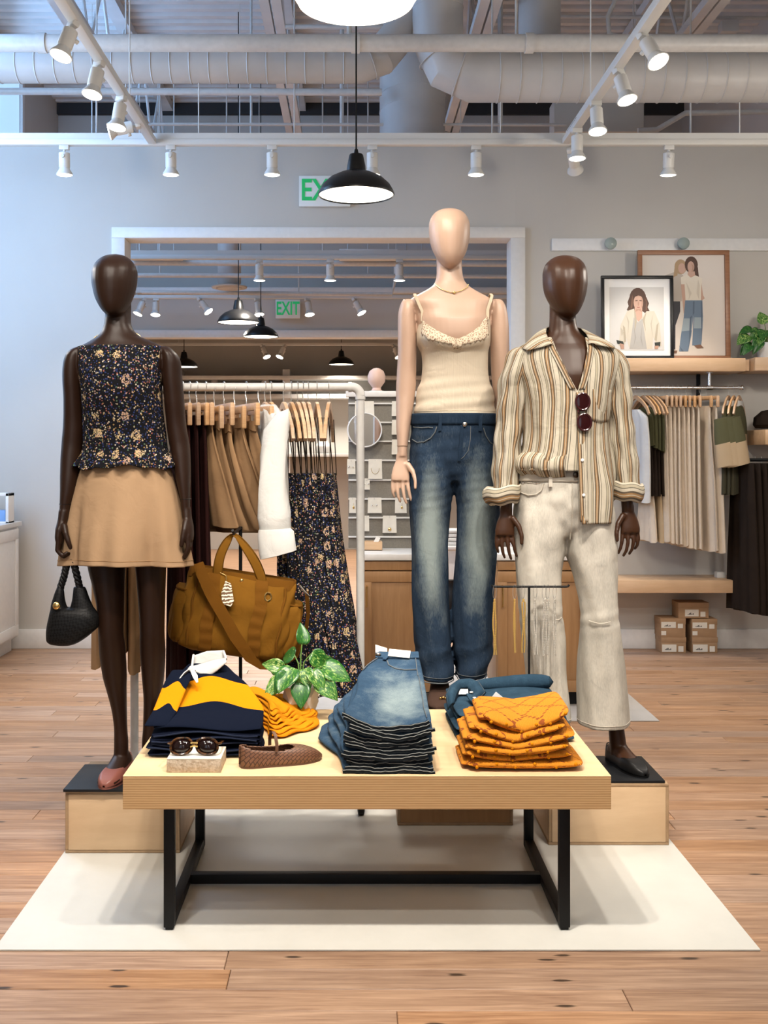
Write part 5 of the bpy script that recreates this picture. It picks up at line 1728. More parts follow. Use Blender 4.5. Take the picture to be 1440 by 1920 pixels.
def tube_cloth(rows, d, n=96, step=3.0, fold=None, sq=2.0, u0=0.0):
    """garment tube from slices; fold(a, t, py) -> radial offset in metres.  uv in metres (u=0 at the front centre)"""
    rr = smoothrows(rows, step)
    k = d / F
    rings, U, V = [], [], []
    m = len(rr)
    for i, (py, xl, xr, yo, hd) in enumerate(rr):
        t = i / (m - 1)
        cx, cy, z = ((xl + xr) / 2 - VX) * k, d + yo, HC - (py - VY) * k
        rx, ry = (xr - xl) / 2 * k, hd
        pts = ring(cx, cy, z, rx, ry, n, sq)
        if fold:
            q = []
            for j, p in enumerate(pts):
                a = 2 * PI * j / n
                nx, ny = (p[0] - cx) / rx ** 2, (p[1] - cy) / ry ** 2
                l = math.hypot(nx, ny) or 1
                o = fold(a, t, py)
                oz = 0.0
                if isinstance(o, tuple):
                    o, oz = o
                q.append((p[0] + nx / l * o, p[1] + ny / l * o, p[2] + oz))
            pts = q
        rings.append(pts)
        per = [0.0]
        base = ring(cx, cy, z, rx, ry, n, sq)
        for j in range(n):
            p0, p1 = base[j], base[(j + 1) % n]
            per.append(per[-1] + math.hypot(p1[0] - p0[0], p1[1] - p0[1]))
        half = per[n // 2]
        tot = per[-1]
        U.append([(x if j <= n // 2 else x) - 0.0 + u0 for j, x in enumerate(per)])
        V.append(z)
    # use one common u scale (mid ring) so stripes keep straight
    ref = U[len(U) // 2]
    U2 = [ref for _ in U]
    return rings, U2, V


def cloth(m, *a, **k):
    cap = k.pop('cap', False)
    rings, U, V = tube_cloth(*a, **k)
    m.loft(rings, cap, (U, V))
    return m


def head_rows(cx, rows):
    return rows


def trousers(parts, name, mat, parent, uvfn=None, voxel=0.0055, it=9):
    m = MB()
    for rows, d, n, fold, sq in parts:
        rings, U, V = tube_cloth(rows, d, n, 4.0, fold, sq)
        m.loft(rings, True)
    me = fuse(m, voxel, it, 0.5)
    off = ORG[parent]
    if uvfn:
        uv = me.uv_layers.new(name='UVMap')
        co = np.empty(len(me.vertices) * 3)
        me.vertices.foreach_get('co', co)
        co = co.reshape(-1, 3)
        li = np.empty(len(me.loops), int)
        me.loops.foreach_get('vertex_index', li)
        uv.data.foreach_set('uv', uvfn(co)[li].ravel())
    me.transform(Matrix.Translation(-off))
    me.name = name
    me.materials.clear()
    return finish(me, name, mat, parent, off, smooth=True, angle=180, fixn=False)


# =================================================================== mannequin in floral top and khaki skirt
D1 = 3.72
k1 = D1 / F
BZ1 = GZ + 0.210
t1 = thing('mannequin', 'dark brown mannequin in floral sleeveless top and khaki skirt', 'mannequin', (P(232, 0, D1).x, D1, BZ1))
MB().bbox(-0.968, -0.583, 3.572, 3.862, BZ1, BZ1 + 0.010, 0.002).build('base_plate', PLATE, t1)
FZ1 = BZ1 + 0.010
m = MB()
# head (featureless egg), neck and torso
slab(m, [(475.5, 212, 219, 0.01, 0.004), (478, 200, 231, 0.01, 0.03), (486, 186, 244, 0.008, 0.062), (498, 177, 253, 0.004, 0.085), (512, 173.3, 257, 0.0, 0.098), (528, 173.5, 256.5, -0.004, 0.101), (545, 176.5, 254, -0.008, 0.097), (560, 181, 249.5, -0.014, 0.088), (575, 189, 243.5, -0.022, 0.075), (587, 198, 236, -0.030, 0.058), (595, 208, 227, -0.036, 0.035), (597, 214, 221, -0.038, 0.012)], D1, 4)
slab(m, [(560, 196, 243, 0.022, 0.050), (590, 195.5, 243, 0.018, 0.050), (603, 195, 243.5, 0.012, 0.051), (620, 191, 250.5, 0.008, 0.056), (632, 181, 264, 0.006, 0.064), (643, 163, 292, 0.004, 0.072), (655, 146, 308, 0.0, 0.082), (675, 146, 309, -0.004, 0.094), (705, 152, 304, -0.012, 0.108), (740, 160, 301, -0.012, 0.108), (790, 168, 300, -0.002, 0.092), (835, 170, 305, 0.0, 0.088), (880, 162, 316, 0.006, 0.100), (940, 152, 326, 0.012, 0.112), (1000, 155, 324, 0.01, 0.105), (1035, 165, 312, 0.008, 0.09)], D1, 6, 36, 2.2)
# legs
slab(m, [(970, 158, 238, 0.008, 0.095), (1020, 160, 236, 0.006, 0.090), (1063, 165.4, 233.5, 0.002, 0.082), (1100, 175, 233, -0.002, 0.076), (1147, 184.6, 233, -0.008, 0.068), (1183, 186.5, 232, -0.010, 0.063), (1219, 187, 235, -0.002, 0.060), (1267, 191.3, 235.5, 0.014, 0.058), (1291, 197, 234.7, 0.018, 0.053), (1319, 204, 234.7, 0.022, 0.045), (1347, 209, 235, 0.024, 0.036), (1374, 211.5, 236, 0.024, 0.032), (1397, 211.7, 238, 0.022, 0.034), (1425, 211, 238, 0.02, 0.034)], D1, 6)
slab(m, [(970, 240, 322, 0.010, 0.095), (1020, 246, 316, 0.012, 0.090), (1063, 253, 309.5, 0.014, 0.082), (1123, 257.7, 308, 0.014, 0.072), (1183, 261.5, 307, 0.010, 0.064), (1219, 260.8, 308, 0.018, 0.062), (1267, 262.5, 304.4, 0.034, 0.060), (1315, 265, 298, 0.044, 0.050), (1347, 264, 291.7, 0.048, 0.038), (1374, 263, 289, 0.050, 0.034), (1400, 261, 287, 0.050, 0.034), (1425, 261, 287, 0.05, 0.034)], D1, 6)
foot(m, P(225, 0, D1).x, D1 + 0.02, FZ1 + 0.004, -0.12)
foot(m, P(273, 0, D1).x, D1 + 0.055, FZ1 + 0.004, 0.10)
# arms
slab(m, [(650, 146, 160, 0.0, 0.020), (656, 132, 160, 0.0, 0.036), (667, 123, 158, 0.0, 0.046), (683, 119, 156, 0.0, 0.050), (703, 117.7, 155.5, 0.0, 0.051), (751, 119.5, 157, 0.002, 0.048), (799, 118, 158.5, 0.006, 0.046), (828, 115.5, 157, 0.006, 0.046), (855, 114.4, 154, 0.0, 0.046), (890, 115.2, 151, -0.012, 0.044), (920, 116.8, 146, -0.024, 0.038), (946, 117.5, 139, -0.034, 0.030), (966, 118, 136, -0.040, 0.024)], D1, 5)
slab(m, [(650, 300, 316, 0.0, 0.020), (656, 301, 324, 0.0, 0.036), (667, 303, 334, 0.0, 0.046), (683, 304, 339.5, 0.0, 0.050), (703, 304.5, 341, 0.0, 0.051), (751, 308, 345, 0.002, 0.048), (799, 312, 348.7, 0.008, 0.046), (828, 316, 354, 0.008, 0.046), (855, 322, 357, 0.002, 0.045), (895, 330, 358.5, -0.008, 0.042), (937, 340, 358.3, -0.020, 0.032), (960, 343, 358.5, -0.026, 0.025)], D1, 5)
w1 = P(127, 962, D1)
# hand closed round the bag handle
hx, hy, hz = w1.x, D1 - 0.044, w1.z
pr = []
for (dz, dx, dy, rx, ry) in ((0.012, 0, 0, 0.019, 0.023), (-0.02, -0.003, -0.003, 0.018, 0.028), (-0.05, -0.010, -0.008, 0.0165, 0.036), (-0.08, -0.012, -0.010, 0.0155, 0.039), (-0.098, -0.010, -0.010, 0.014, 0.037)):
    pr.append(ring(hx + dx, hy + dy, hz + dz, rx, ry, 20))
m.loft(list(reversed(pr)))
for i, (oy, L) in enumerate(((-0.028, 0.066), (-0.010, 0.072), (0.008, 0.068), (0.025, 0.055))):
    finger(m, (hx - 0.010, hy - 0.010 + oy, hz - 0.090), ((-0.10, -0.05, -1), (0.80, 0, -0.9), (1, 0, 0.75)), 0.0095, 0.0070, (L * 0.50, L * 0.40, L * 0.30))
finger(m, (hx + 0.006, hy - 0.026, hz - 0.035), ((0.35, -0.65, -1), (0.40, -0.2, -1), (0.3, 0.1, -1)), 0.012, 0.0078, (0.036, 0.030, 0.024))
w2 = P(351, 958, D1)
# free hand, seen edge-on, fingers hanging along the thigh
m2 = MB()
hx, hy, hz = w2.x, D1 - 0.028, w2.z
pr = []
for (dz, dx, dy, rx, ry) in ((0.012, 0, 0, 0.0175, 0.022), (-0.02, 0.004, -0.003, 0.0165, 0.027), (-0.05, 0.012, -0.008, 0.0155, 0.035), (-0.08, 0.015, -0.012, 0.0145, 0.038), (-0.098, 0.014, -0.013, 0.0125, 0.036)):
    pr.append(ring(hx + dx, hy + dy, hz + dz, rx, ry, 20))
m.loft(list(reversed(pr)))
for i, (oy, L) in enumerate(((-0.028, 0.066), (-0.010, 0.072), (0.008, 0.068), (0.025, 0.055))):
    finger(m, (hx + 0.013, hy - 0.012 + oy, hz - 0.090), ((0.02, -0.08, -1), (-0.30, 0.05, -1), (-0.60, 0.12, -1)), 0.0095, 0.0068, (L * 0.46, L * 0.32, L * 0.26))
finger(m, (hx + 0.004, hy - 0.026, hz - 0.032), ((-0.10, -0.62, -1), (-0.15, -0.25, -1), (-0.2, 0.0, -1)), 0.012, 0.0078, (0.036, 0.030, 0.024))
fused(m, 'body', DKSKIN, t1, 0.0035, 5)
# joint seams at the shoulders and wrists
for (py, xl, xr, yo, hd) in ((944, 117, 140, -0.032, 0.031), (935, 339, 359, -0.018, 0.033)):
    r = ring(((xl + xr) / 2 - VX) * k1, D1 + yo, HC - (py - VY) * k1, (xr - xl) / 2 * k1 + 0.0003, hd - 0.0002, 32)
    MB().tube(r, 0.0012, 5, closed=True).build('wrist_seam', BLACKM, t1)


def necklace(t, pts, r, mat, beads=0.0):
    if beads:
        m = MB()
        q = []
        for a, b in zip(pts[:-1], pts[1:]):
            a, b = Vector(a), Vector(b)
            n = max(1, int((b - a).length / beads))
            q += [a.lerp(b, i / n) for i in range(n)]
        for p in q:
            m.ball(p, r, 6)
        return m.build('necklace', mat, t)
    return MB().tube(pts, r, 6).build('necklace', mat, t)


cz = P(0, 637, D1).z
nk = [(P(219, 0, D1).x + 0.079 * math.sin(a), D1 + 0.004 - 0.062 * math.cos(a), cz + 0.006 - 0.030 * math.cos(a)) for a in np.linspace(-PI, PI, 60)]
necklace(t1, nk, 0.0028, GOLD, 0.0075)


# floral top: shell with elasticated ruffle hem
def f_top(a, t, py):
    f = 0.0016 * math.sin(17 * a + 6 * t) + 0.0010 * math.sin(41 * a + 3)
    if py > 846:
        q = (py - 846) / 30
        f += q * (0.009 * math.sin(15 * a + 0.6) + 0.006 * math.sin(27 * a + 1.0) + 0.006)
    dz = 0.0
    if py > 866:
        dz = 0.006 * math.sin(4 * a + 1.0) + 0.004 * math.sin(11 * a)
    if py < 656:
        # boat neck: dips at the front, armholes handled by the straps
        dz = -0.010 * (0.5 + 0.5 * math.cos(a)) if py < 650 else 0.0
    return (f, dz)


TOPR = [(643, 160, 294, 0.004, 0.071), (650, 148, 305, 0.002, 0.080), (658, 147, 306.5, -0.001, 0.088), (675, 148.5, 306, -0.005, 0.099), (700, 152.5, 304, -0.013, 0.113), (735, 156.5, 302.5, -0.014, 0.114), (775, 158.5, 305, -0.008, 0.104), (815, 159, 309.5, -0.002, 0.098), (840, 157.5, 312, 0.0, 0.098), (850, 155, 317, 0.0, 0.101), (862, 148, 324, 0.001, 0.108), (876, 143, 328.5, 0.002, 0.114)]
m = cloth(MB(), TOPR, D1, n=150, step=2.0, fold=f_top, sq=2.25)
tp = m.build('floral_top', FLOWER, t1, solid=0.003, angle=180)
tag(tp, 'dark floral sleeveless top with ruffled hem')


def f_skirt(a, t, py):
    # soft flare: broad front folds growing toward the hem
    g = max(0.0, (py - 885) / 175)
    f = g ** 1.3 * (0.019 * math.cos(5 * a + 0.55) + 0.012 * math.cos(9 * a - 1.1) + 0.005 * math.cos(17 * a))
    f += 0.003 * math.sin(3 * a + py * 0.02)
    dz = g * (0.006 * math.cos(2 * a + 0.4))
    return (f, dz)


SKR = [(868, 158, 317, 0.004, 0.098), (884, 152, 321, 0.005, 0.106), (905, 146.5, 328, 0.008, 0.117), (935, 139, 336.5, 0.010, 0.128), (968, 132, 344, 0.012, 0.138), (1000, 126.5, 349, 0.012, 0.147), (1030, 122.5, 353, 0.012, 0.154), (1057, 121, 356.5, 0.012, 0.160)]
m = cloth(MB(), SKR, D1, n=160, step=2.5, fold=f_skirt, sq=2.15)
sk = m.build('khaki_skirt', KHAKI, t1, solid=0.0025, angle=180)
tag(sk, 'tan khaki A-line mini skirt')
# hem stitching
rr, U, V = tube_cloth(SKR, D1, 160, 2.5, f_skirt, 2.15)
hs = []
ri = rr[-5]
cx = sum(p[0] for p in ri) / len(ri)
cy = sum(p[1] for p in ri) / len(ri)
hs = [(p[0] + (p[0] - cx) * 0.009, p[1] + (p[1] - cy) * 0.009, p[2]) for p in ri]
MB().tube(hs, 0.0011, 5, closed=True).build('hem_stitch', fabric('khaki_stitch', (0.36, 0.21, 0.10)), sk)
shoe_at(P(225, 0, D1).x, D1 + 0.02, FZ1, -0.12, BLUSH, t1, 'blush_flat')
shoe_at(P(273, 0, D1).x, D1 + 0.055, FZ1, 0.10, BLUSH, t1, 'blush_flat')

# =================================================================== pale mannequin in camisole and wide blue jeans
D3 = 4.02
k3 = D3 / F
BZ3 = GZ + 0.392
t3 = thing('mannequin', 'pale mannequin in cream lace camisole and wide blue jeans', 'mannequin', (P(846, 0, D3).x, D3, BZ3))
MB().bbox(0.150, 0.598, 3.86, 4.20, BZ3, BZ3 + 0.010, 0.002).build('base_plate', PLATE, t3)
FZ3 = BZ3 + 0.010
m = MB()
slab(m, [(389.5, 839, 846, 0.01, 0.004), (392, 828, 857, 0.01, 0.03), (399, 815, 870, 0.008, 0.062), (410, 807.5, 877.5, 0.004, 0.085), (424, 804, 881, 0.0, 0.098), (440, 804.3, 880.7, -0.004, 0.101), (456, 806.5, 878.5, -0.008, 0.097), (471, 811, 874.5, -0.014, 0.088), (484, 817, 868.5, -0.022, 0.075), (495, 825, 860, -0.030, 0.056), (503, 833, 852, -0.036, 0.034), (506, 839, 846, -0.038, 0.012)], D3, 4)
slab(m, [(470, 819, 867, 0.022, 0.050), (500, 819.5, 867, 0.018, 0.050), (516, 819, 868, 0.012, 0.051), (528, 816, 872, 0.009, 0.054), (537, 810, 880, 0.008, 0.060), (546, 795, 894, 0.006, 0.067), (556, 777, 912.5, 0.003, 0.074), (566, 766, 926, 0.0, 0.082), (585, 777, 920, -0.004, 0.094), (605, 781, 917, -0.012, 0.104), (628, 783.5, 915.5, -0.014, 0.106), (660, 792, 911.5, -0.008, 0.094), (690, 794, 911, -0.002, 0.086), (730, 786, 919, 0.0, 0.088), (775, 780, 926, 0.004, 0.098), (830, 776, 927, 0.010, 0.104), (870, 776, 926, 0.012, 0.104), (890, 790, 912, 0.012, 0.08)], D3, 6, 36, 2.2)
slab(m, [(562, 755, 778, 0.0, 0.020), (568, 752, 780, 0.0, 0.036), (578, 748.5, 780, 0.0, 0.044), (594, 746, 780, 0.0, 0.048), (616, 745.8, 780.5, 0.0, 0.049), (661, 745.8, 781, 0.002, 0.046), (706, 743.7, 780.5, 0.006, 0.044), (735, 742.5, 779, 0.006, 0.044), (762, 742.6, 775, 0.0, 0.043), (800, 742.5, 769, -0.012, 0.040), (836, 744.3, 764, -0.024, 0.032), (856, 744.3, 762.5, -0.030, 0.025)], D3, 5)
slab(m, [(562, 922, 940, 0.0, 0.020), (568, 920, 945, 0.0, 0.036), (578, 920, 949, 0.0, 0.044), (594, 919.5, 952, 0.0, 0.048), (616, 919, 954, 0.0, 0.049), (661, 920, 955, 0.002, 0.046), (706, 922, 958, 0.006, 0.044), (750, 927, 961, 0.004, 0.043), (800, 934, 962, -0.008, 0.040), (836, 939, 960, -0.016, 0.032), (856, 940, 959, -0.02, 0.025)], D3, 5)
hand(m, (P(753, 860, D3).x, D3 - 0.030, P(0, 858, D3).z), 1, 0.35)
hand(m, (P(950, 860, D3).x, D3 - 0.022, P(0, 858, D3).z), -1, 0.35)
foot(m, P(826, 0, D3).x, D3 + 0.03, FZ3 + 0.004, -0.06)
foot(m, P(878, 0, D3).x, D3 + 0.05, FZ3 + 0.004, 0.06)
slab(m, [(1180, 806, 846, 0.02, 0.045), (1250, 812, 840, 0.03, 0.036), (1278, 813, 839, 0.03, 0.034)], D3, 8)
slab(m, [(1180, 858, 898, 0.04, 0.045), (1250, 865, 891, 0.05, 0.036), (1278, 866, 890, 0.05, 0.034)], D3, 8)
fused(m, 'body', LTSKIN, t3, 0.0035, 5)
for (py, xl, xr, yo, hd) in ((836, 744.0, 764.3, -0.024, 0.033),):
    r = ring(((xl + xr) / 2 - VX) * k3, D3 + yo, HC - (py - VY) * k3, (xr - xl) / 2 * k3 + 0.0003, hd - 0.0002, 32)
    MB().tube(r, 0.0010, 5, closed=True).build('wrist_seam', plain('tan_seam', (0.25, 0.16, 0.10), 0.6), t3)
# thin gold chain
TORSO3 = [(500, 819.5, 867, 0.018, 0.050), (516, 819, 868, 0.012, 0.051), (528, 816, 872, 0.009, 0.054), (537, 810, 880, 0.008, 0.060), (546, 795, 894, 0.006, 0.067), (556, 777, 912.5, 0.003, 0.074), (566, 766, 926, 0.0, 0.082)]
nk = []
for a in np.linspace(-1.45, 1.45, 80):
    py = 555 - 23 * (1 - math.cos(a)) ** 0.85
    px = 846 + 31.5 * math.sin(a)
    r_ = smoothrows(TORSO3, 4)
    c_ = [float(np.interp(py, [q[0] for q in r_], [q[k] for q in r_])) for k in range(1, 5)]
    s_ = min(0.995, abs(px - (c_[0] + c_[1]) / 2) / ((c_[1] - c_[0]) / 2))
    nk.append((P(px, 0, D3).x, D3 + c_[2] - c_[3] * (1 - s_ ** 2.2) ** (1 / 2.2) - 0.0035, P(0, py, D3).z + 0.002))
cz = P(0, 546, D3).z
n_ = necklace(t3, nk, 0.0016, GOLD, 0.0042)
MB().ball((P(848, 0, D3).x, D3 - 0.075, cz - 0.016), 0.006, 8, (1.3, 0.6, 0.8)).build('clasp', GOLD, n_)


# camisole
def f_cami(a, t, py):
    f = 0.0
    c = math.cos(a)
    if 600 < py < 690 and c > 0:
        # bust
        for s in (-1, 1):
            da = (((a + PI) % (2 * PI)) - PI) - s * 0.62
            f += 0.020 * math.exp(-(da / 0.42) ** 2 - ((py - 634) / 20.0) ** 2)
    if py > 700:
        g = min(1, (py - 700) / 40)
        f += g * (0.0022 * math.sin(py * 0.16 + 2.6 * math.sin(a)) * (0.25 + abs(math.sin(a))) + 0.0012 * math.sin(py * 0.30 + 2 * a))
    dz = 0.0
    # V neckline: everything above it is squeezed below the neck curve
    px = 849.5 + 68 * math.sin(a)
    if math.cos(a) > 0:
        neck = np.interp(px, [781, 786, 792, 851, 908, 914, 918], [622, 606, 601, 640, 597, 602, 620])
    else:
        neck = 628
    if py < 665:
        dz = -(neck + (py - 590) * (665 - neck) / 75.0 - py) * k3
    return (f, dz)


CAM_R = [(590, 781.5, 918.5, -0.006, 0.102), (598, 781, 918.5, -0.008, 0.104), (612, 781, 918, -0.012, 0.108), (628, 782, 917.5, -0.014, 0.110), (645, 786, 915.5, -0.012, 0.107), (661, 790, 914, -0.008, 0.100), (684, 792.5, 913.8, -0.004, 0.093), (706, 791, 915, -0.002, 0.091), (728, 784.5, 922, 0.0, 0.094), (750, 779.5, 926.5, 0.003, 0.100), (772, 778.5, 928.5, 0.005, 0.104), (779, 779.5, 928.5, 0.005, 0.1045)]
m = cloth(MB(), CAM_R, D3, n=160, step=1.8, fold=f_cami, sq=2.2)
cm = m.build('camisole', CREAMRIB, t3, solid=0.002, angle=180)
tag(cm, 'cream ribbed camisole with lace neckline')
# lace bands along the V neckline: follow the camisole surface, straps over the shoulders
rr, U, V = tube_cloth(CAM_R, D3, 160, 1.8, f_cami, 2.2)


def camsurf(aa, row, out=0.003):
    n = 160
    j = int(round((aa % (2 * PI)) / (2 * PI) * n)) % n
    i = min(len(rr) - 1, max(0, row))
    p = Vector(rr[i][j])
    c = Vector((P(848, 0, D3).x, D3, p.z))
    return p + (p - c).normalized() * out


lm = MB()
for s in (-1, 1):
    lines = []
    for i in range(17):
        u = i / 16
        aa = s * (0.0 + u * 1.02)
        sc = 0.5 + 0.5 * math.cos(i * PI)
        w_ = 24 + (3.5 if i % 2 else 0) + (9 if u < 0.12 else 0) - 5 * (u > 0.8)
        lines.append([camsurf(aa, int(r_ * w_), 0.0028) for r_ in (0, 0.2, 0.4, 0.6, 0.8, 1.0)])
    v = [p for l in lines for p in l]
    f = [(i * 6 + k, i * 6 + k + 1, i * 6 + 7 + k, i * 6 + 6 + k) for i in range(16) for k in range(5)]
    lm.add(v, f)
lm.build('lace_trim', LACE, cm, solid=0.0015)
for s, aa, sx in ((-1, -1.02, 777), (1, 1.02, 919)):
    a0 = camsurf(aa, 0, 0.002)
    sh_ = P(sx, 559, D3)
    pts = [a0 + Vector((0, 0, -0.01)), a0 + Vector((0, -0.002, 0.025)), Vector((sh_.x, D3 - 0.055, sh_.z + 0.000)), Vector((sh_.x, D3 - 0.02, sh_.z + 0.013)), Vector((sh_.x, D3 + 0.03, sh_.z + 0.008)), Vector((sh_.x, D3 + 0.075, sh_.z - 0.06))]
    MB().strip(pts, 0.011, 0.0025, up=(1, 0, 0)).build('strap', CREAMSTRAP, cm)
rh = rr[-5]
MB().tube([(p[0], p[1] - 0.0 if p[1] > D3 else p[1] - 0.001, p[2]) for p in rh], 0.0014, 5, closed=True).build('hem', CREAMSTRAP, cm)


# jeans: two leg tubes and a seat fused, uv kept by building the legs as lofts of their own
def f_leg(seed, flare):
    def f(a, t, py):
        aa = ((a + PI) % (2 * PI)) - PI
        w = 0.0030 * math.sin(3 * aa + seed + t * 7) * min(1, t * 3) + 0.0022 * math.sin(7 * aa - t * 13 + seed)
        if t < 0.30:
            w += 0.0013 * math.sin(py * 0.36 + aa * 2.5)
        if t > 0.86:
            w += 0.004 * math.sin(py * 0.12 + aa * 2 + seed)
        return w
    return f


SEAT = [(776, 773, 929, 0.004, 0.101), (800, 771.5, 930, 0.008, 0.110), (822, 770, 931.5, 0.010, 0.116), (850, 768.5, 932.5, 0.012, 0.119), (868, 770, 931, 0.012, 0.113), (885, 775, 926, 0.012, 0.100), (902, 785, 916, 0.010, 0.080)]
LEGL = [(828, 776, 847, 0.010, 0.098), (850, 769.5, 849.5, 0.010, 0.109), (872, 768, 850.5, 0.008, 0.112), (905, 767, 849.5, 0.005, 0.110), (941, 767, 845.4, 0.002, 0.103), (985, 769, 841, 0.0, 0.097), (1032, 771.4, 838.8, -0.004, 0.094), (1092, 771.8, 838.6, -0.006, 0.093), (1153, 774.4, 842.4, 0.004, 0.094), (1213, 779, 848.2, 0.014, 0.098), (1250, 783, 852, 0.018, 0.101), (1272, 785.5, 854.0, 0.02, 0.103)]
LEGR = [(828, 853, 926, 0.010, 0.098), (850, 850.5, 932, 0.010, 0.109), (872, 849.5, 933.5, 0.008, 0.112), (905, 850.5, 934.5, 0.006, 0.110), (956, 856, 934.5, 0.006, 0.103), (1032, 856, 933, 0.008, 0.096), (1092, 853, 928.5, 0.010, 0.093), (1122, 850, 927, 0.014, 0.093), (1183, 848.5, 925.4, 0.024, 0.095), (1222, 851, 924, 0.030, 0.098), (1250, 854, 918, 0.034, 0.100), (1270, 856, 912.5, 0.036, 0.100)]
zt, zb = HC - (776 - VY) * k3, HC - (1272 - VY) * k3


def jean_uv(co):
    """u = distance from each leg's front crease (large at the back), v = 0 hem .. 1 waist"""
    px = VX + co[:, 0] * F / D3
    py = VY - (co[:, 2] - HC) * F / D3
    cl = np.interp(py, [776, 1032, 1272], [803, 805, 818])
    cr = np.interp(py, [776, 1032, 1272], [896, 893, 884])
    du = np.minimum(np.abs(px - cl), np.abs(px - cr)) * k3
    du = np.where(co[:, 1] > D3, 0.3, du)
    return np.stack([du, (co[:, 2] - zb) / (zt - zb)], 1)


jo = trousers(((SEAT, D3, 96, lambda a, t, py: 0.0018 * math.sin(py * 0.25 + 2 * a), 2.3), (LEGL, D3, 80, f_leg(0.3, 0), 2.25), (LEGR, D3, 80, f_leg(2.1, 0), 2.25)), 'jeans', JEAN, t3, jean_uv)
tag(jo, 'dark blue wide-leg jeans faded on the thighs')
# waistband, belt loops, fly, button, pockets, hem stitching
rr, U, V = tube_cloth([(776, 772, 930, 0.004, 0.104), (788, 771, 931, 0.006, 0.1085), (797, 770.5, 931.5, 0.008, 0.111)], D3, 96, 4, None, 2.3)
wb = MB()
wb.loft(rr, False, (U, V))
wbo = wb.build('waistband', JEANDARK, jo, solid=0.004, angle=180)


def on_front(px, py, rows, d, sq=2.3, out=0.003):
    r = smoothrows(rows, 4)
    i = min(range(len(r)), key=lambda q: abs(r[q][0] - py))
    _, xl, xr, yo, hd = r[i]
    k = d / F
    cx, rx = ((xl + xr) / 2 - VX) * k, (xr - xl) / 2 * k
    x = (px - VX) * k
    s = min(0.999, abs(x - cx) / rx)
    y = d + yo - hd * (1 - s ** sq) ** (1 / sq)
    return Vector((x, y - out, HC - (py - VY) * k))


for px in (822, 896):
    MB().strip([on_front(px + (py - 780) * (-0.06), py, SEAT, D3, out=0.007) for py in (777, 786, 795, 803, 809)], 0.012, 0.003, up=(1, 0, 0)).build('belt_loop', JEANDARK, jo)
bp = on_front(866, 797, SEAT, D3, out=0.006)
MB().lathe([(0.008, 0.0), (0.0085, 0.003), (0.006, 0.005), (0.001, 0.0055)], bp, 16, True, True, Matrix.Rotation(PI / 2, 3, 'X')).build('button', SILVER, jo)
MB().strip([on_front(861 + (py - 800) * -0.08, py, SEAT, D3, out=0.0035) for py in range(798, 866, 6)], 0.011, 0.003, up=(1, 0, 0)).build('fly', JEANDARK, jo)
MB().tube([on_front(a, b, SEAT, D3, out=0.003) for a, b in ((877, 800), (876, 825), (872, 845), (864, 856), (857, 862))], 0.0012, 6).build('fly_stitch', STITCH, jo)
for pts in ([(772, 824), (780, 830), (792, 829), (804, 822), (812, 811), (815, 801)], [(901, 803), (906, 818), (914, 830), (926, 836)]):
    q = [on_front(a, b, SEAT, D3, out=0.0035) for a, b in pts]
    MB().tube(q, 0.0022, 6).build('pocket_edge', STITCH, jo)
MB().tube([on_front(a, b, SEAT, D3, out=0.0035) for a, b in [(774, 801), (788, 803), (800, 802), (808, 803)]], 0.0018, 6).build('pocket_edge', STITCH, jo)
for rows, fl_ in ((LEGL, f_leg(0.3, 0)), (LEGR, f_leg(2.1, 0))):
    r_, U, V = tube_cloth(rows, D3, 80, 3.0, fl_, 2.25)
    for i in (-1, -4):
        MB().tube([(p[0] * 1.0, p[1] - (0.0022 if p[1] < D3 else -0.0022), p[2]) for p in r_[i]], 0.0022 if i == -1 else 0.0011, 5, closed=True).build('hem_stitch', STITCH, jo)
    a_ = [(r[0], 0) for r in rows]
# dark suede shoes with a small metal ornament
for (px, yo, yaw) in ((826, 0.03, -0.06), (878, 0.05, 0.06)):
    u = shoe_at(P(px, 0, D3).x, D3 + yo, FZ3, yaw, SUEDE, t3, 'suede_clog', 0.250, 1.12)
    c = Vector((P(px, 0, D3).x, D3 + yo - 0.135, FZ3 + 0.052))
    fm = MB()
    # rounded clog toe
    foot(fm, P(px, 0, D3).x, D3 + yo, FZ3 + 0.005, yaw, L=0.245, w=0.050)
    fv = [(x, y, FZ3 + (z - FZ3) * (1.28 if y < D3 + yo - 0.03 else 1.0)) for x, y, z in fm.v]
    fm.v = fv
    fm.build('vamp', SUEDE, u)
    om = MB()
    for dx in (-0.010, 0, 0.010):
        om.ball((c.x + dx, c.y - 0.010, c.z + (0.003 if dx == 0 else 0) - 0.006), 0.0055, 8)
    om.build('ornament', GOLD, u)

# =================================================================== mannequin in striped shirt and cream jeans
D2 = 3.82
k2 = D2 / F
BZ2 = GZ + 0.210
t2 = thing('mannequin', 'brown mannequin in striped shirt and cream wide jeans', 'mannequin', (P(1085, 0, D2).x, D2, BZ2))
MB().bbox(0.690, 1.077, 3.668, 3.965, BZ2, BZ2 + 0.010, 0.002).build('base_plate', PLATE, t2)
FZ2 = BZ2 + 0.010
m = MB()
slab(m, [(477.5, 1056, 1063, 0.01, 0.004), (480, 1044, 1075, 0.01, 0.03), (488, 1030, 1089, 0.008, 0.062), (500, 1021, 1097, 0.004, 0.085), (515, 1018, 1100, 0.0, 0.099), (530, 1018, 1100, -0.004, 0.102), (547, 1020, 1098, -0.008, 0.098), (562, 1025, 1094, -0.014, 0.089), (577, 1033, 1087.5, -0.022, 0.075), (588, 1042, 1081, -0.030, 0.057), (596, 1053, 1073, -0.036, 0.034), (599, 1060, 1067, -0.038, 0.012)], D2, 4)
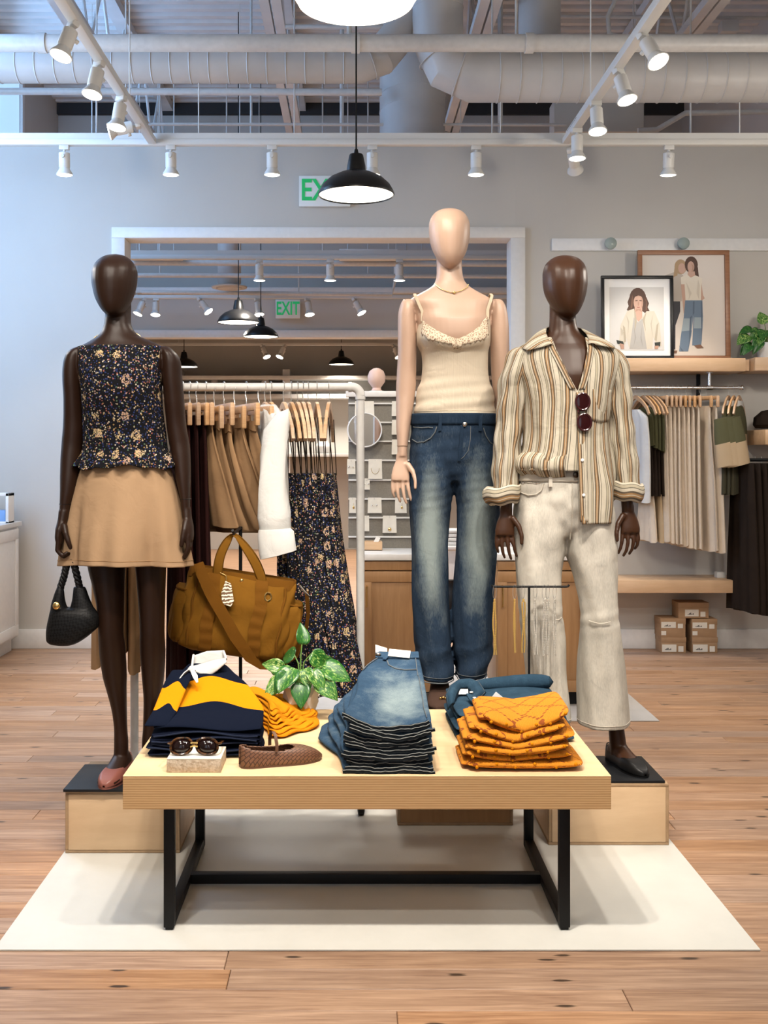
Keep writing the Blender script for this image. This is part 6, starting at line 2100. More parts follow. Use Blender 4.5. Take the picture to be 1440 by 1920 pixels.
slab(m, [(562, 1033, 1081, 0.022, 0.050), (592, 1032.5, 1081, 0.018, 0.050), (606, 1031.5, 1081.5, 0.012, 0.051), (622, 1029, 1086, 0.008, 0.056), (634, 1019, 1098, 0.006, 0.064), (646, 1002, 1116, 0.004, 0.070), (658, 986, 1136, 0.0, 0.078), (680, 986, 1138, -0.004, 0.092), (710, 990, 1136, -0.010, 0.104), (750, 996, 1130, -0.010, 0.102), (800, 1003, 1122, -0.002, 0.088), (880, 990, 1130, 0.006, 0.098), (960, 980, 1140, 0.012, 0.105)], D2, 6, 32, 2.2)
slab(m, [(655, 966, 986, 0.0, 0.022), (662, 957, 988, 0.0, 0.038), (680, 950, 988, 0.0, 0.047), (720, 944, 982, 0.0, 0.047), (780, 941, 977, 0.004, 0.044), (840, 938, 972, 0.002, 0.043), (900, 936, 966, -0.012, 0.038), (940, 937.5, 959, -0.024, 0.029), (955, 938, 957, -0.028, 0.024)], D2, 5)
slab(m, [(655, 1135, 1156, 0.0, 0.022), (662, 1134, 1165, 0.0, 0.038), (680, 1134, 1172, 0.0, 0.047), (720, 1140, 1177, 0.0, 0.047), (780, 1146, 1181, 0.004, 0.044), (840, 1152, 1186, 0.002, 0.043), (900, 1158, 1187, -0.012, 0.038), (940, 1161.5, 1183.5, -0.024, 0.029), (955, 1162.5, 1182, -0.028, 0.024)], D2, 5)
hand(m, (P(947, 957, D2).x, D2 - 0.030, P(0, 957, D2).z), 1, 0.30)
hand(m, (P(1173, 952, D2).x, D2 - 0.030, P(0, 952, D2).z), -1, 0.55)
slab(m, [(1240, 1112, 1162, 0.03, 0.055), (1300, 1128, 1168, 0.05, 0.046), (1345, 1142, 1174, 0.054, 0.037), (1370, 1147, 1176.5, 0.052, 0.034), (1400, 1149, 1180, 0.048, 0.036), (1425, 1150, 1182, 0.045, 0.036)], D2, 6)
slab(m, [(1240, 1005, 1050, 0.05, 0.055), (1345, 1020, 1050, 0.07, 0.037), (1370, 1022, 1050, 0.07, 0.034), (1425, 1022, 1050, 0.07, 0.034)], D2, 6)
foot(m, P(1166, 0, D2).x, D2 + 0.045, FZ2 + 0.004, 0.28)
foot(m, P(1036, 0, D2).x, D2 + 0.075, FZ2 + 0.004, -0.1)
fused(m, 'body', MDSKIN, t2, 0.0035, 5)


# cream jeans
SEAT2 = [(876, 972, 1134, 0.004, 0.106), (900, 970, 1144, 0.008, 0.116), (930, 967, 1149, 0.010, 0.121), (950, 966.5, 1149, 0.011, 0.119), (970, 969, 1147, 0.012, 0.112), (988, 975, 1141, 0.010, 0.098), (1004, 985, 1131, 0.010, 0.080)]
LEG2L = [(925, 976, 1058, 0.010, 0.098), (950, 967, 1061, 0.010, 0.111), (974, 964.5, 1062, 0.008, 0.114), (1000, 964, 1061.5, 0.005, 0.112), (1028, 964.4, 1058.5, 0.0, 0.104), (1085, 967, 1050.5, -0.006, 0.096), (1141, 971.4, 1050, -0.008, 0.092), (1197, 978.4, 1057, 0.004, 0.094), (1254, 988, 1061.4, 0.016, 0.098), (1300, 992.5, 1068, 0.024, 0.102), (1352, 997, 1073.5, 0.03, 0.105)]
LEG2R = [(925, 1064, 1140, 0.010, 0.098), (950, 1061, 1149, 0.010, 0.111), (974, 1060, 1151.5, 0.008, 0.114), (1000, 1060.5, 1152, 0.005, 0.112), (1028, 1061, 1153, 0.0, 0.106), (1085, 1076.8, 1154, -0.006, 0.097), (1141, 1088, 1155, -0.008, 0.091), (1197, 1089.5, 1164, 0.006, 0.093), (1254, 1088, 1174, 0.02, 0.097), (1310, 1088, 1179.8, 0.030, 0.101), (1362, 1087, 1184.5, 0.036, 0.104)]


def f_leg2(seed, knee):
    def f(a, t, py):
        aa = ((a + PI) % (2 * PI)) - PI
        w = 0.0035 * math.sin(3 * aa + seed + t * 6) * min(1, t * 3) + 0.0025 * math.sin(6 * aa - t * 11 + seed)
        w += 0.0018 * math.exp(-((py - knee) / 22) ** 2) * math.sin(py * 0.22 + aa * 2)
        if t < 0.3:
            w += 0.0016 * math.sin(py * 0.10 + aa * 3.2 + seed)
        return w
    return f


jo = trousers(((SEAT2, D2, 96, lambda a, t, py: 0.0025 * math.sin(py * 0.18 + 2.5 * a), 2.3), (LEG2L, D2, 80, f_leg2(0.7, 1155), 2.25), (LEG2R, D2, 80, f_leg2(2.6, 1155), 2.25)), 'cream_jeans', ECRU, t2)
tag(jo, 'cream wide-leg jeans')
rr, U, V = tube_cloth([(877, 971, 1135, 0.004, 0.109), (890, 969.5, 1141, 0.006, 0.115), (902, 968, 1146, 0.008, 0.119)], D2, 96, 4, None, 2.3)
wb = MB()
wb.loft(rr, False, (U, V))
wb.build('waistband', ECRUSEAM, jo, solid=0.004, angle=180)
MB().strip([on_front(1021.5, py, SEAT2, D2, out=0.009) for py in (879, 888, 897, 905, 911)], 0.013, 0.003, up=(1, 0, 0)).build('belt_loop', ECRUSEAM, jo)
bp = on_front(1067, 889, SEAT2, D2, out=0.008)
MB().lathe([(0.010, 0.0), (0.0105, 0.004), (0.007, 0.006), (0.001, 0.0065)], bp, 16, True, True, Matrix.Rotation(PI / 2, 3, 'X')).build('button', plain('dull_bronze', (0.09, 0.07, 0.055), 0.35, 0.9), jo)
MB().tube([on_front(a, b, SEAT2, D2, out=0.0035) for a, b in [(972, 922), (984, 927), (997, 925), (1006, 918), (1010, 905)]], 0.0022, 6).build('pocket_edge', ECRUSEAM, jo)
MB().tube([on_front(a, b, SEAT2, D2, out=0.0035) for a, b in [(974, 904), (985, 904), (996, 905), (1004, 904)]], 0.0018, 6).build('pocket_edge', ECRUSEAM, jo)
for q in ((977, 905), (998, 905)):
    MB().ball(on_front(q[0], q[1], SEAT2, D2, out=0.003), 0.0036, 8).build('rivet', SILVER, jo)
MB().tube([on_front(1061 + 0.0 * py, py, SEAT2, D2, out=0.003) for py in range(904, 1016, 8)], 0.0016, 6).build('fly_seam', ECRUSEAM, jo)
MB().tube([on_front(1074, py, SEAT2, D2, out=0.003) for py in range(904, 975, 8)], 0.0012, 6).build('fly_seam', ECRUSEAM, jo)
for rows, fl_ in ((LEG2L, f_leg2(0.7, 1155)), (LEG2R, f_leg2(2.6, 1155))):
    r_, U, V = tube_cloth(rows, D2, 80, 3.0, fl_, 2.25)
    MB().tube([(p[0], p[1] - (0.002 if p[1] < D2 else -0.002), p[2]) for p in r_[-4]], 0.0011, 5, closed=True).build('hem_stitch', ECRUSEAM, jo)
for x0, x1, y in ((1030, 1052, 1154), (1096, 1132, 1158)):
    rows = LEG2L if x0 < 1060 else LEG2R
    MB().tube([on_front(x0 + (x1 - x0) * q / 8, y + 3 * math.sin(q * 0.4) + (0 if x0 > 1060 else -q * 0.5), rows, D2, 2.25, out=0.004) for q in range(9)], 0.0018, 6).build('knee_seam', ECRUSEAM, jo)
for (px, yo, yaw) in ((1166, 0.045, 0.28), (1036, 0.075, -0.1)):
    shoe_at(P(px, 0, D2).x, D2 + yo, FZ2, yaw, BLKLEA, t2, 'black_flat', 0.25)

# striped shirt --------------------------------------------------
VTOP, VBOT = 640, 737


def vhalf(py):
    """half width (px) of the open V at height py"""
    return max(0.0, np.interp(py, [640, 660, 690, 715, 737], [31, 28.5, 18.5, 9.5, 0.0]))


def vmid(py):
    return np.interp(py, [640, 737], [1060, 1068])


def shirt_front(py, u, rows, sq=2.25):
    """half-width interpolation helper: returns ring data at py"""
    return [float(np.interp(py, [r[0] for r in rows], [r[k] for r in rows])) for k in range(1, 5)]


SH_R = [(634, 1012, 1104, 0.004, 0.072), (645, 986, 1131, 0.002, 0.084), (657, 968, 1152, 0.0, 0.094), (672, 962, 1160, -0.003, 0.104), (695, 966, 1157, -0.008, 0.114), (725, 976, 1148, -0.012, 0.119), (760, 980.5, 1143, -0.012, 0.121), (800, 981, 1137, -0.010, 0.120), (840, 977, 1137, -0.008, 0.124), (862, 968, 1140, -0.006, 0.130), (880, 962, 1143, -0.004, 0.133)]


def shirt_panel(a_lo, a_hi, py0, py1, rows, na, npy, edge=None, fold=None, bottom=None, ustart=0.0, ushift=0.0):
    """part of the shirt body between angles a_lo..a_hi (0 = front centre, + toward +x)"""
    m = MB()
    fine = smoothrows(rows, 2)
    K = [r[0] for r in fine]

    def fn(u, v):
        py = py0 + (py1 - py0) * v
        xl, xr, yo, hd = [float(np.interp(py, K, [r[k] for r in fine])) for k in range(1, 5)]
        cx, rx = ((xl + xr) / 2 - VX) * k2, (xr - xl) / 2 * k2
        lo, hi = a_lo, a_hi
        if edge:
            lo, hi = edge(py, cx, rx, lo, hi)
        a = lo + (hi - lo) * u
        s, c = math.sin(a), math.cos(a)
        e = 2 / 2.25
        x = cx + rx * math.copysign(abs(s) ** e, s)
        y = D2 + yo - hd * math.copysign(abs(c) ** e, c)
        z = HC - (py - VY) * k2
        if fold:
            o, oz = fold(a, py)
            x += s * o
            y -= c * o
            z += oz
        if bottom:
            z += bottom(a, v)
        return (x, y, z)
    m.grid(fn, na, npy)
    # stripes: u coordinate in metres measured by angle x mean radius, kept vertical
    R = 0.145
    uv = []
    i = 0
    for j in range(npy):
        for q in range(na):
            f = []
            for (x_, y_) in ((0, 0), (1, 0), (1, 1), (0, 1)):
                uu, vv = (q + x_) / na, (j + y_) / npy
                py = py0 + (py1 - py0) * vv
                lo, hi = a_lo, a_hi
                if edge:
                    xl, xr, yo, hd = [float(np.interp(py, K, [r[k] for r in fine])) for k in range(1, 5)]
                    lo, hi = edge(py, ((xl + xr) / 2 - VX) * k2, (xr - xl) / 2 * k2, lo, hi)
                f.append(((lo + (hi - lo) * uu) * R + ustart + ushift * vv, vv))
            uv.append(f)
    m.uv = uv
    return m


def f_shirt(a, py):
    o = 0.004 * math.sin(3.5 * a + py * 0.025) + 0.0025 * math.sin(8 * a - py * 0.04 + 1)
    if py > 800:
        g = min(1.0, (py - 800) / 60)
        o += g * 0.006 * math.sin(9 * a + 0.4)
    return o, 0.0


def edge_l(py, cx, rx, lo, hi):
    """viewer-left front panel: its free edge follows the V, then the button line"""
    x = (vmid(py) - vhalf(py) - VX) * k2 if py < VBOT else (np.interp(py, [737, 880], [1068.5, 1072.5]) - VX) * k2
    s = max(-0.98, min(0.98, (x - cx) / rx))
    s = math.copysign(abs(s) ** (2.25 / 2), s)
    return lo, math.asin(s)


def edge_r(py, cx, rx, lo, hi):
    x = (vmid(py) + vhalf(py) - VX) * k2 if py < VBOT else (np.interp(py, [737, 980], [1066, 1074]) - VX) * k2
    s = max(-0.98, min(0.98, (x - cx) / rx))
    s = math.copysign(abs(s) ** (2.25 / 2), s)
    return math.asin(s), hi


shirt = shirt_panel(-PI * 0.52, 0, 636, 882, SH_R, 44, 80, edge_l, f_shirt).build('shirt_front', STRIPE, t2, solid=0.002, angle=180)
tag(shirt, 'cream, brown and ochre striped shirt')
SH_RR = SH_R[:-3] + [(840, 977, 1139, -0.008, 0.126), (880, 970, 1144, -0.004, 0.134), (920, 966, 1149, 0.0, 0.139), (978, 964, 1146, 0.002, 0.142)]


def bot(a, v):
    # curved shirt tail: rises toward the side seam
    g = max(0.0, (a - 0.95) / 0.6)
    return (v ** 3) * 0.13 * min(1.2, g) ** 1.3


shr = shirt_panel(0, PI * 0.52, 636, 978, SH_RR, 44, 96, edge_r, lambda a, py: (f_shirt(a, py)[0] + 0.003, 0.0), bot).build('shirt_front', STRIPE, t2, solid=0.002, angle=180)
shirt_panel(PI * 0.50, PI * 1.50, 632, 940, SH_RR, 40, 60, None, f_shirt).build('shirt_back', STRIPE, t2, solid=0.002, angle=180)
# blouson bulge where the shirt is tucked at the viewer's left
m = shirt_panel(-PI * 0.50, -0.05, 850, 892, [(850, 972, 1138, -0.008, 0.126), (862, 962, 1140, -0.008, 0.136), (874, 960.5, 1140, -0.006, 0.139), (884, 966, 1138, -0.002, 0.132), (892, 974, 1134, 0.0, 0.116)], 40, 14, None, lambda a, py: (0.005 * math.sin(10 * a + 0.8) + 0.003 * math.sin(19 * a), 0.004 * math.sin(5 * a)))
m.build('tucked_fold', STRIPE, shirt, solid=0.002, angle=180)


# sleeves: tubes with roll-up cuffs
def sleeve(rows, name, seed, out):
    def f(a, t, py):
        return 0.0035 * math.sin(4 * a + seed + t * 9) + 0.003 * math.sin(7 * a - t * 14) + 0.0025 * math.sin(py * 0.11 + a)
    m = cloth(MB(), rows, D2, n=64, step=3.0, fold=f, sq=2.1, u0=0.013 * seed)
    return m.build('sleeve', STRIPE, t2, solid=0.002, angle=180)


SLL = [(652, 972, 996, 0.0, 0.030), (658, 960, 998, 0.0, 0.052), (668, 952, 996, 0.0, 0.065), (688, 945, 990, 0.0, 0.070), (715, 938.5, 984, 0.0, 0.071), (767, 932.5, 980, 0.002, 0.070), (814, 928.5, 977, 0.002, 0.068), (861, 926, 972, -0.004, 0.066), (900, 925, 967, -0.012, 0.062), (922, 925, 964, -0.014, 0.058)]
SLR = [(652, 1120, 1148, 0.0, 0.030), (658, 1122, 1158, 0.0, 0.052), (668, 1124, 1167, 0.0, 0.065), (688, 1130, 1174.5, 0.0, 0.070), (715, 1136, 1178, 0.0, 0.071), (767, 1139, 1183, 0.002, 0.070), (814, 1142, 1187.5, 0.002, 0.068), (861, 1146, 1191.8, -0.004, 0.066), (900, 1150, 1193, -0.012, 0.062), (920, 1151, 1193, -0.014, 0.058)]
sl = sleeve(SLL, 'sleeve', 1, -1)
sr = sleeve(SLR, 'sleeve', 2, 1)


def cuff(pxs, par, seed, tilt):
    """turned-back cuff band: wide short ring, flaring on the outside"""
    rings, U, V = [], [], []
    n = 64
    for (py, xl, xr, yo, hd, dz) in pxs:
        r = ring(((xl + xr) / 2 - VX) * k2, D2 + yo, HC - (py - VY) * k2, (xr - xl) / 2 * k2, hd, n, 2.2)
        cx = ((xl + xr) / 2 - VX) * k2
        r = [(p[0], p[1], p[2] + (p[0] - cx) * tilt + 0.003 * math.sin(5 * 2 * PI * i / n + seed)) for i, p in enumerate(r)]
        rings.append(r)
        # stripes run round the band
        U.append([dz] * (n + 1))
        V.append(dz)
    m = MB()
    m.loft(rings, False, (U, V))
    m.build('cuff', STRIPE, par, solid=0.003, angle=180)


cuff([(914, 918, 971, -0.012, 0.072, 0.0), (911, 910, 974, -0.012, 0.078, 0.005), (915, 905, 974.5, -0.012, 0.082, 0.011), (926, 905, 973.5, -0.012, 0.082, 0.022), (936, 910, 972.5, -0.012, 0.079, 0.033), (943, 920, 970, -0.012, 0.072, 0.041), (943, 926, 966, -0.012, 0.060, 0.046)], sl, 0.4, 0.14)
cuff([(908, 1150, 1196, -0.012, 0.070, 0.0), (905, 1147, 1200, -0.012, 0.076, 0.005), (909, 1145, 1203, -0.012, 0.080, 0.011), (920, 1144.5, 1204, -0.012, 0.080, 0.022), (931, 1145, 1202, -0.012, 0.077, 0.033), (938, 1147, 1198, -0.012, 0.070, 0.041), (938, 1152, 1192, -0.012, 0.058, 0.046)], sr, 1.4, -0.10)


# collar: two pointed leaves folded over a stand
def P2(px, py, yo):
    q = P(px, py, D2)
    return Vector((q.x, D2 + yo, q.z))


def collar(side):
    if side < 0:
        top = [P2(1062, 611, 0.072), P2(1038, 609, 0.050), P2(1026, 614, 0.010), P2(1020, 627, -0.040), P2(1022, 641, -0.072), P2(1030, 652, -0.086)]
        bot_ = [P2(1060, 640, 0.088), P2(1014, 637, 0.066), P2(988, 643, 0.018), P2(974, 655, -0.050), P2(982, 662, -0.092), P2(1016, 654, -0.100)]
    else:
        top = [P2(1062, 611, 0.072), P2(1080, 610, 0.050), P2(1090, 615, 0.010), P2(1094, 628, -0.040), P2(1096, 640, -0.072), P2(1092, 650, -0.086)]
        bot_ = [P2(1060, 640, 0.088), P2(1104, 637, 0.066), P2(1126, 642, 0.018), P2(1146, 652, -0.050), P2(1141, 658, -0.092), P2(1106, 652, -0.100)]

    def bez(pts, u):
        x = u * (len(pts) - 1)
        i = min(int(x), len(pts) - 2)
        return pts[i].lerp(pts[i + 1], x - i)
    m = MB()

    def fn(u, v):
        a, b = bez(top, u), bez(bot_, u)
        p = a.lerp(b, v)
        p.z += 0.010 * math.sin(PI * v) * (1 - u * 0.5)
        p.y -= 0.008 * math.sin(PI * v)
        return p
    m.grid(fn, 20, 8)
    uv = []
    for j in range(8):
        for i in range(20):
            uv.append([((i + x_) / 20 * 0.20 + 0.004, 0) for x_, y_ in ((0, 0), (1, 0), (1, 1), (0, 1))])
    m.uv = uv
    m.build('collar', STRIPE, shirt, solid=0.0025, angle=60)


collar(-1)
collar(1)
def bezp(pts, u):
    x = u * (len(pts) - 1)
    i = min(int(x), len(pts) - 2)
    return pts[i].lerp(pts[i + 1], x - i)


# facing of the open neck: turned edges along the V
for s in (-1, 1):
    pts = []
    for py in (648, 660, 675, 690, 705, 720, 735):
        x = vmid(py) + s * (vhalf(py) + 2)
        fine = smoothrows(SH_R, 4)
        q = on_front(x, py, SH_R, D2, 2.25, out=0.006)
        pts.append(q)
    m = MB()
    m.grid(lambda u, v, s=s, pts=pts: bezp(pts, v) + Vector((s * 0.020 * u, 0.004 * u, 0.003 * math.sin(PI * u))), 6, 20)
    m.uv = [[(0.0225 + 0.020 * (i + x_) / 6, 0) for x_, y_ in ((0, 0), (1, 0), (1, 1), (0, 1))] for j in range(20) for i in range(6)]
    m.build('placket_edge', STRIPE, shirt, solid=0.0025)
# chest pocket and its stitching
m = MB()
rows_ = SH_RR
m.grid(lambda u, v: on_front(1094 + 42 * u, 734 + (56 + 4 * (1 - abs(2 * u - 1))) * v, rows_, D2, 2.25, out=0.0060), 10, 10)
m.uv = [[(((1094 + 42 * (i + x_) / 10) - 1060) * k2 * 1.0 + 0.002, 0) for x_, y_ in ((0, 0), (1, 0), (1, 1), (0, 1))] for j in range(10) for i in range(10)]
m.build('chest_pocket', STRIPE, shr, solid=0.002)
# button placket down the free edge
m = MB()
m.grid(lambda u, v: on_front(np.interp(740 + 234 * v, [737, 975], [1071, 1079]) + 15 * (u - 0.5), 740 + 234 * v, SH_RR, D2, 2.25, out=0.009), 6, 40)
m.uv = [[(0.0225 + 0.029 * (i + x_) / 6, 0) for x_, y_ in ((0, 0), (1, 0), (1, 1), (0, 1))] for j in range(40) for i in range(6)]
pb = m.build('button_placket', STRIPE, shr, solid=0.0025)
for py in (800, 862, 925):
    MB().lathe([(0.0055, 0.0), (0.0055, 0.002), (0.004, 0.0026)], on_front(np.interp(py, [737, 975], [1071, 1079]), py, SH_RR, D2, 2.25, out=0.013), 12, True, True, Matrix.Rotation(PI / 2, 3, 'X')).build('button', WHITE, pb)

# sunglasses hooked in the shirt opening, hanging end up
t = thing('sunglasses', 'wine red sunglasses hooked on the striped shirt front', 'sunglasses', P2(1077, 808, -0.150))
for (px, py) in ((1076, 757), (1079, 794)):
    c = P2(px, py, -0.148)
    pts = [(c.x + 0.0235 * math.cos(a), c.y + 0.002 * math.sin(a), c.z + 0.0285 * math.sin(a)) for a in np.linspace(0, 2 * PI, 28, endpoint=False)]
    MB().tube(pts, 0.0042, 8, closed=True).build('rim', RIMR, t)
    MB().lathe([(0.001, 0.0012), (0.012, 0.001), (0.0235, 0.0), (0.0235, -0.0015)], c, 28, True, True, Matrix.Diagonal((1, 1, 1.2)) @ Matrix.Rotation(PI / 2, 3, 'X')).build('lens', LENSR, t)
MB().tube([P2(1067, 773, -0.148), P2(1068, 776, -0.153), P2(1069, 779, -0.148)], 0.0035, 8).build('bridge', RIMR, t)
for py in (743, 808):
    MB().tube([P2(1085, py, -0.144), P2(1079, py, -0.138), P2(1072, 772, -0.137), P2(1067, 744, -0.133)], 0.0028, 8).build('temple', RIMR, t)

# ------------------------------------------------------------------ folded garments


def pillow(xl, xr, y0, y1, zf, th, nu=30, nv=22, p=7.0, lip=0.0, uvw=None, rc=0.035):
    """soft folded slab. xl(v), xr(v): side limits; y0/y1: front/back; zf(u, v) -> bottom height; th(u, v) thickness; u, v in 0..1 (v=0 front)"""
    m = MB()
    W = lambda f, a: f(a) if callable(f) else f

    def sp(t):
        # denser sampling near the edges
        return 0.5 - 0.5 * math.cos(PI * t)

    def pt(i, j, top):
        u, v = sp(i / nu), sp(j / nv)
        a, b = abs(2 * u - 1), abs(2 * v - 1)
        e = max(0.0, 1 - a ** p) ** 0.5 * max(0.0, 1 - b ** p) ** 0.5
        x0, x1 = W(xl, v), W(xr, v)
        us, vs = 2 * u - 1, 2 * v - 1
        x = x0 + (x1 - x0) * (0.5 + 0.5 * us * (1 - rc * b ** 6))
        ya, yb = (y0(u) if callable(y0) else y0), (y1(u) if callable(y1) else y1)
        y = ya + (yb - ya) * (0.5 + 0.5 * vs * (1 - rc * a ** 6))
        t = th(u, v) if callable(th) else th
        zb = zf(u, v)
        mid = zb + t / 2
        return (x, y, mid + (t / 2 * e if top else -t / 2 * e))
    n = nu + 1
    top = [pt(i, j, True) for j in range(nv + 1) for i in range(nu + 1)]
    bot = [pt(i, j, False) for j in range(nv + 1) for i in range(nu + 1)]
    f, uv = [], []
    dx = W(xr, 0.5) - W(xl, 0.5)
    ya, yb = (y0(0.5) if callable(y0) else y0), (y1(0.5) if callable(y1) else y1)
    for k, lay in enumerate((0, 1)):
        for j in range(nv):
            for i in range(nu):
                q = (j * n + i, j * n + i + 1, (j + 1) * n + i + 1, (j + 1) * n + i)
                if lay:
                    q = tuple(reversed(q))
                    q = tuple(len(top) + c for c in q)
                f.append(q)
                c = []
                for w in q:
                    w2 = w % len(top)
                    uu, vv = sp((w2 % n) / nu), sp((w2 // n) / nv)
                    c.append((uu, vv) if uvw == 'unit' else (uu * dx, vv * (yb - ya) + (0.5 if lay else 0.0)))
                uv.append(c)
    m.add(top + bot, f, uv)
    # weld the rim
    return m


def weld(o, d=0.0004):
    bm = bmesh.new()
    bm.from_mesh(o.data)
    bmesh.ops.remove_doubles(bm, verts=bm.verts[:], dist=d)
    bmesh.ops.recalc_face_normals(bm, faces=bm.faces[:])
    bm.to_mesh(o.data)
    bm.free()
    o.data.polygons.foreach_set('use_smooth', [True] * len(o.data.polygons))
    return o


ORD = 'bottom second third fourth fifth sixth seventh eighth'.split()

# ---- denim jeans pile in the middle of the table
NJ = 7


def jH(v):
    return np.interp(v, [0, 0.25, 0.6, 1.0], [0.138, 0.150, 0.20, 0.240])


for k in range(NJ):
    f0, f1 = k / NJ, (k + 1) / NJ
    sh = (k / (NJ - 1))
    label = 'washed blue jeans on top of the folded jeans pile' if k == NJ - 1 else 'folded jeans in the denim pile, %s from the table' % ('lowest' if k == 0 else ORD[k])
    t = thing('folded_jeans', label, 'jeans', (0.09, 3.25, TZ + jH(0.0) * f0), 'folded jeans pile')
    jit = 0.007 * math.sin(k * 2.3)

    def xl(v, k=k, sh=sh):
        return np.interp(v, [0, 0.3, 0.6, 0.85, 1], [-0.030 + 0.010 * sh, -0.048 + 0.05 * sh, -0.100 + 0.115 * sh, -0.105 + 0.16 * sh, -0.05 + 0.13 * sh]) + 0.006 * math.sin(9 * v + k * 1.7)

    def xr(v, k=k, sh=sh):
        return np.interp(v, [0, 0.3, 1], [0.232 - 0.004 * sh, 0.225, 0.222]) + 0.004 * math.sin(k * 3.1)

    def zf(u, v, f0=f0, sh=sh):
        sag = 0.030 * sh * (1 - (2 * u - 1.15) ** 2) * (1 - v)
        return TZ + jH(v) * f0 * (1.0) - sag + 0.018 * sh * (1 - v)

    th = lambda u, v: jH(v) / NJ * 0.98
    m = pillow(xl, xr, 2.975 + jit * 0.8 + 0.012 * sh, 3.50 - 0.01 * sh, zf, th, 30, 30, 9, uvw='unit')
    o = weld(m.build('jeans_body', STACKDEN if k == NJ - 1 else STACKDEN, t))
    # the two leg hems at the front: dark turned edges with pale worn rims
    for q in (0, 1):
        m = MB()
        rim = MB()
        pts, pts2 = [], []
        for i in range(25):
            u = i / 24
            x0, x1 = xl(0), xr(0)
            x = x0 + (x1 - x0) * (0.02 + 0.03 * math.sin(2.7 * k + q) + (0.95 + 0.03 * math.cos(1.9 * k + 2 * q)) * u) - 0.001
            z = zf(u, 0.02) + th(u, 0) * (0.27 + 0.46 * q) + 0.0022 * math.sin(11 * u + 2.2 * k) + 0.0010 * math.sin(31 * u + k)
            y = 2.972 + jit * 0.8 + 0.012 * sh - 0.003 * (1 - (2 * u - 1) ** 8) + (0.003 if q else 0) + 0.0015 * math.sin(12 * u + 3 * k)
            pts.append((x, y, z))
            pts2.append((x, y - 0.0035 + 0.0006 * math.sin(85 * u), z + 0.0040 + 0.0007 * math.sin(70 * u)))
        h = m.strip(pts, th(0, 0) * 0.46, 0.007, up=(0, 0, 1)).build('hem', HEMDARK, t)
        rim.tube(pts2, 0.0012, 6).build('worn_edge', HEMPALE, h)
    if k == NJ - 1:
        def sp_(u, v, out=0.002):
            x0, x1 = xl(v), xr(v)
            ya, yb = 2.975 + jit * 0.8 + 0.012 * sh, 3.50 - 0.01 * sh
            return Vector((x0 + (x1 - x0) * u, ya + (yb - ya) * v, zf(u, v) + th(u, v) + out))
        wbm = MB().strip([sp_(u, 0.945, 0.003) for u in np.linspace(0.04, 0.97, 12)], 0.042, 0.005, up=(0, 1, 0.3))
        wbo = wbm.build('waistband', STACKDEN, t)
        MB().strip([sp_(0.30 + 0.01 * i, 0.86 + 0.03 * i, 0.0065) for i in range(5)], 0.012, 0.003, up=(1, 0, 0)).build('belt_loop', STACKDEN, t)
        MB().lathe([(0.009, 0), (0.009, 0.004), (0.005, 0.006)], sp_(0.12, 0.93, 0.006), 14).build('button', SILVER, t)
        MB().tube([sp_(a, b, 0.002) for a, b in ((0.36, 0.86), (0.42, 0.80), (0.55, 0.75), (0.72, 0.725), (0.90, 0.72))], 0.0022, 6).build('pocket_edge', STITCH, t)
        MB().tube([sp_(a, b, 0.002) for a, b in ((0.90, 0.90), (0.905, 0.72), (0.91, 0.62))], 0.0015, 6).build('side_seam', STITCH, t)
        MB().tube([sp_(a, b, 0.002) for a, b in ((0.14, 0.90), (0.07, 0.78), (0.05, 0.68))], 0.0016, 6).build('fly_seam', STITCH, t)
        MB().tube([sp_(a, b, 0.002) for a, b in ((0.92, 0.60), (0.93, 0.40), (0.93, 0.22), (0.94, 0.05))], 0.0015, 6).build('side_seam', STITCH, t)
        tg = MB().box(-0.035, 0.035, -0.018, 0.018, -0.001, 0.001)
        c_ = sp_(0.56, 0.93, 0.012)
        tg.xf(Matrix.Translation(c_) @ Matrix.Rotation(0.5, 4, 'X') @ Matrix.Rotation(-0.15, 4, 'Z'))
        tg.build('size_tag', PAPER, t, smooth=False)
        c_ = sp_(0.10, 1.0, 0.008)
        tg = MB().box(-0.022, 0.022, -0.015, 0.015, -0.001, 0.001)
        tg.xf(Matrix.Translation(c_) @ Matrix.Rotation(0.8, 4, 'X') @ Matrix.Rotation(0.5, 4, 'Y'))
        tg.build('size_tag', PAPER, t, smooth=False)

# ---- navy and amber rugby shirts pile
NR = 6


def rH(v):
    return np.interp(v, [0, 0.3, 0.7, 1.0], [0.092, 0.118, 0.185, 0.215])


t_uv = NT('rugby_stripe')
_s2 = t_uv.n('SeparateXYZ', i0=t_uv.n('TexCoord').outputs['UV'])
_vv = t_uv.math('ADD', _s2.outputs[1], t_uv.math('MULTIPLY', t_uv.math('SINE', t_uv.math('MULTIPLY_ADD', _s2.outputs[0], 7.5, 0.6)), 0.050))
_band = t_uv.math('MULTIPLY', t_uv.math('GREATER_THAN', _vv, 0.34), t_uv.math('LESS_THAN', _vv, 0.66))
_wv = t_uv.noise(t_uv.coord(), 700, 1)
t_uv.set(Base_Color=t_uv.mix(_band, t_uv.mix(_wv, (0.0025, 0.0045, 0.0125), (0.0045, 0.0075, 0.019)), t_uv.mix(_wv, (0.62, 0.205, 0.002), (0.68, 0.235, 0.004))), Roughness=0.95, Specular_IOR_Level=0.08)
t_uv.bump(t_uv.noise(t_uv.coord(), 12, 3, 0.5, 0.6), 0.35, 0.010)
RUGBY = t_uv.m
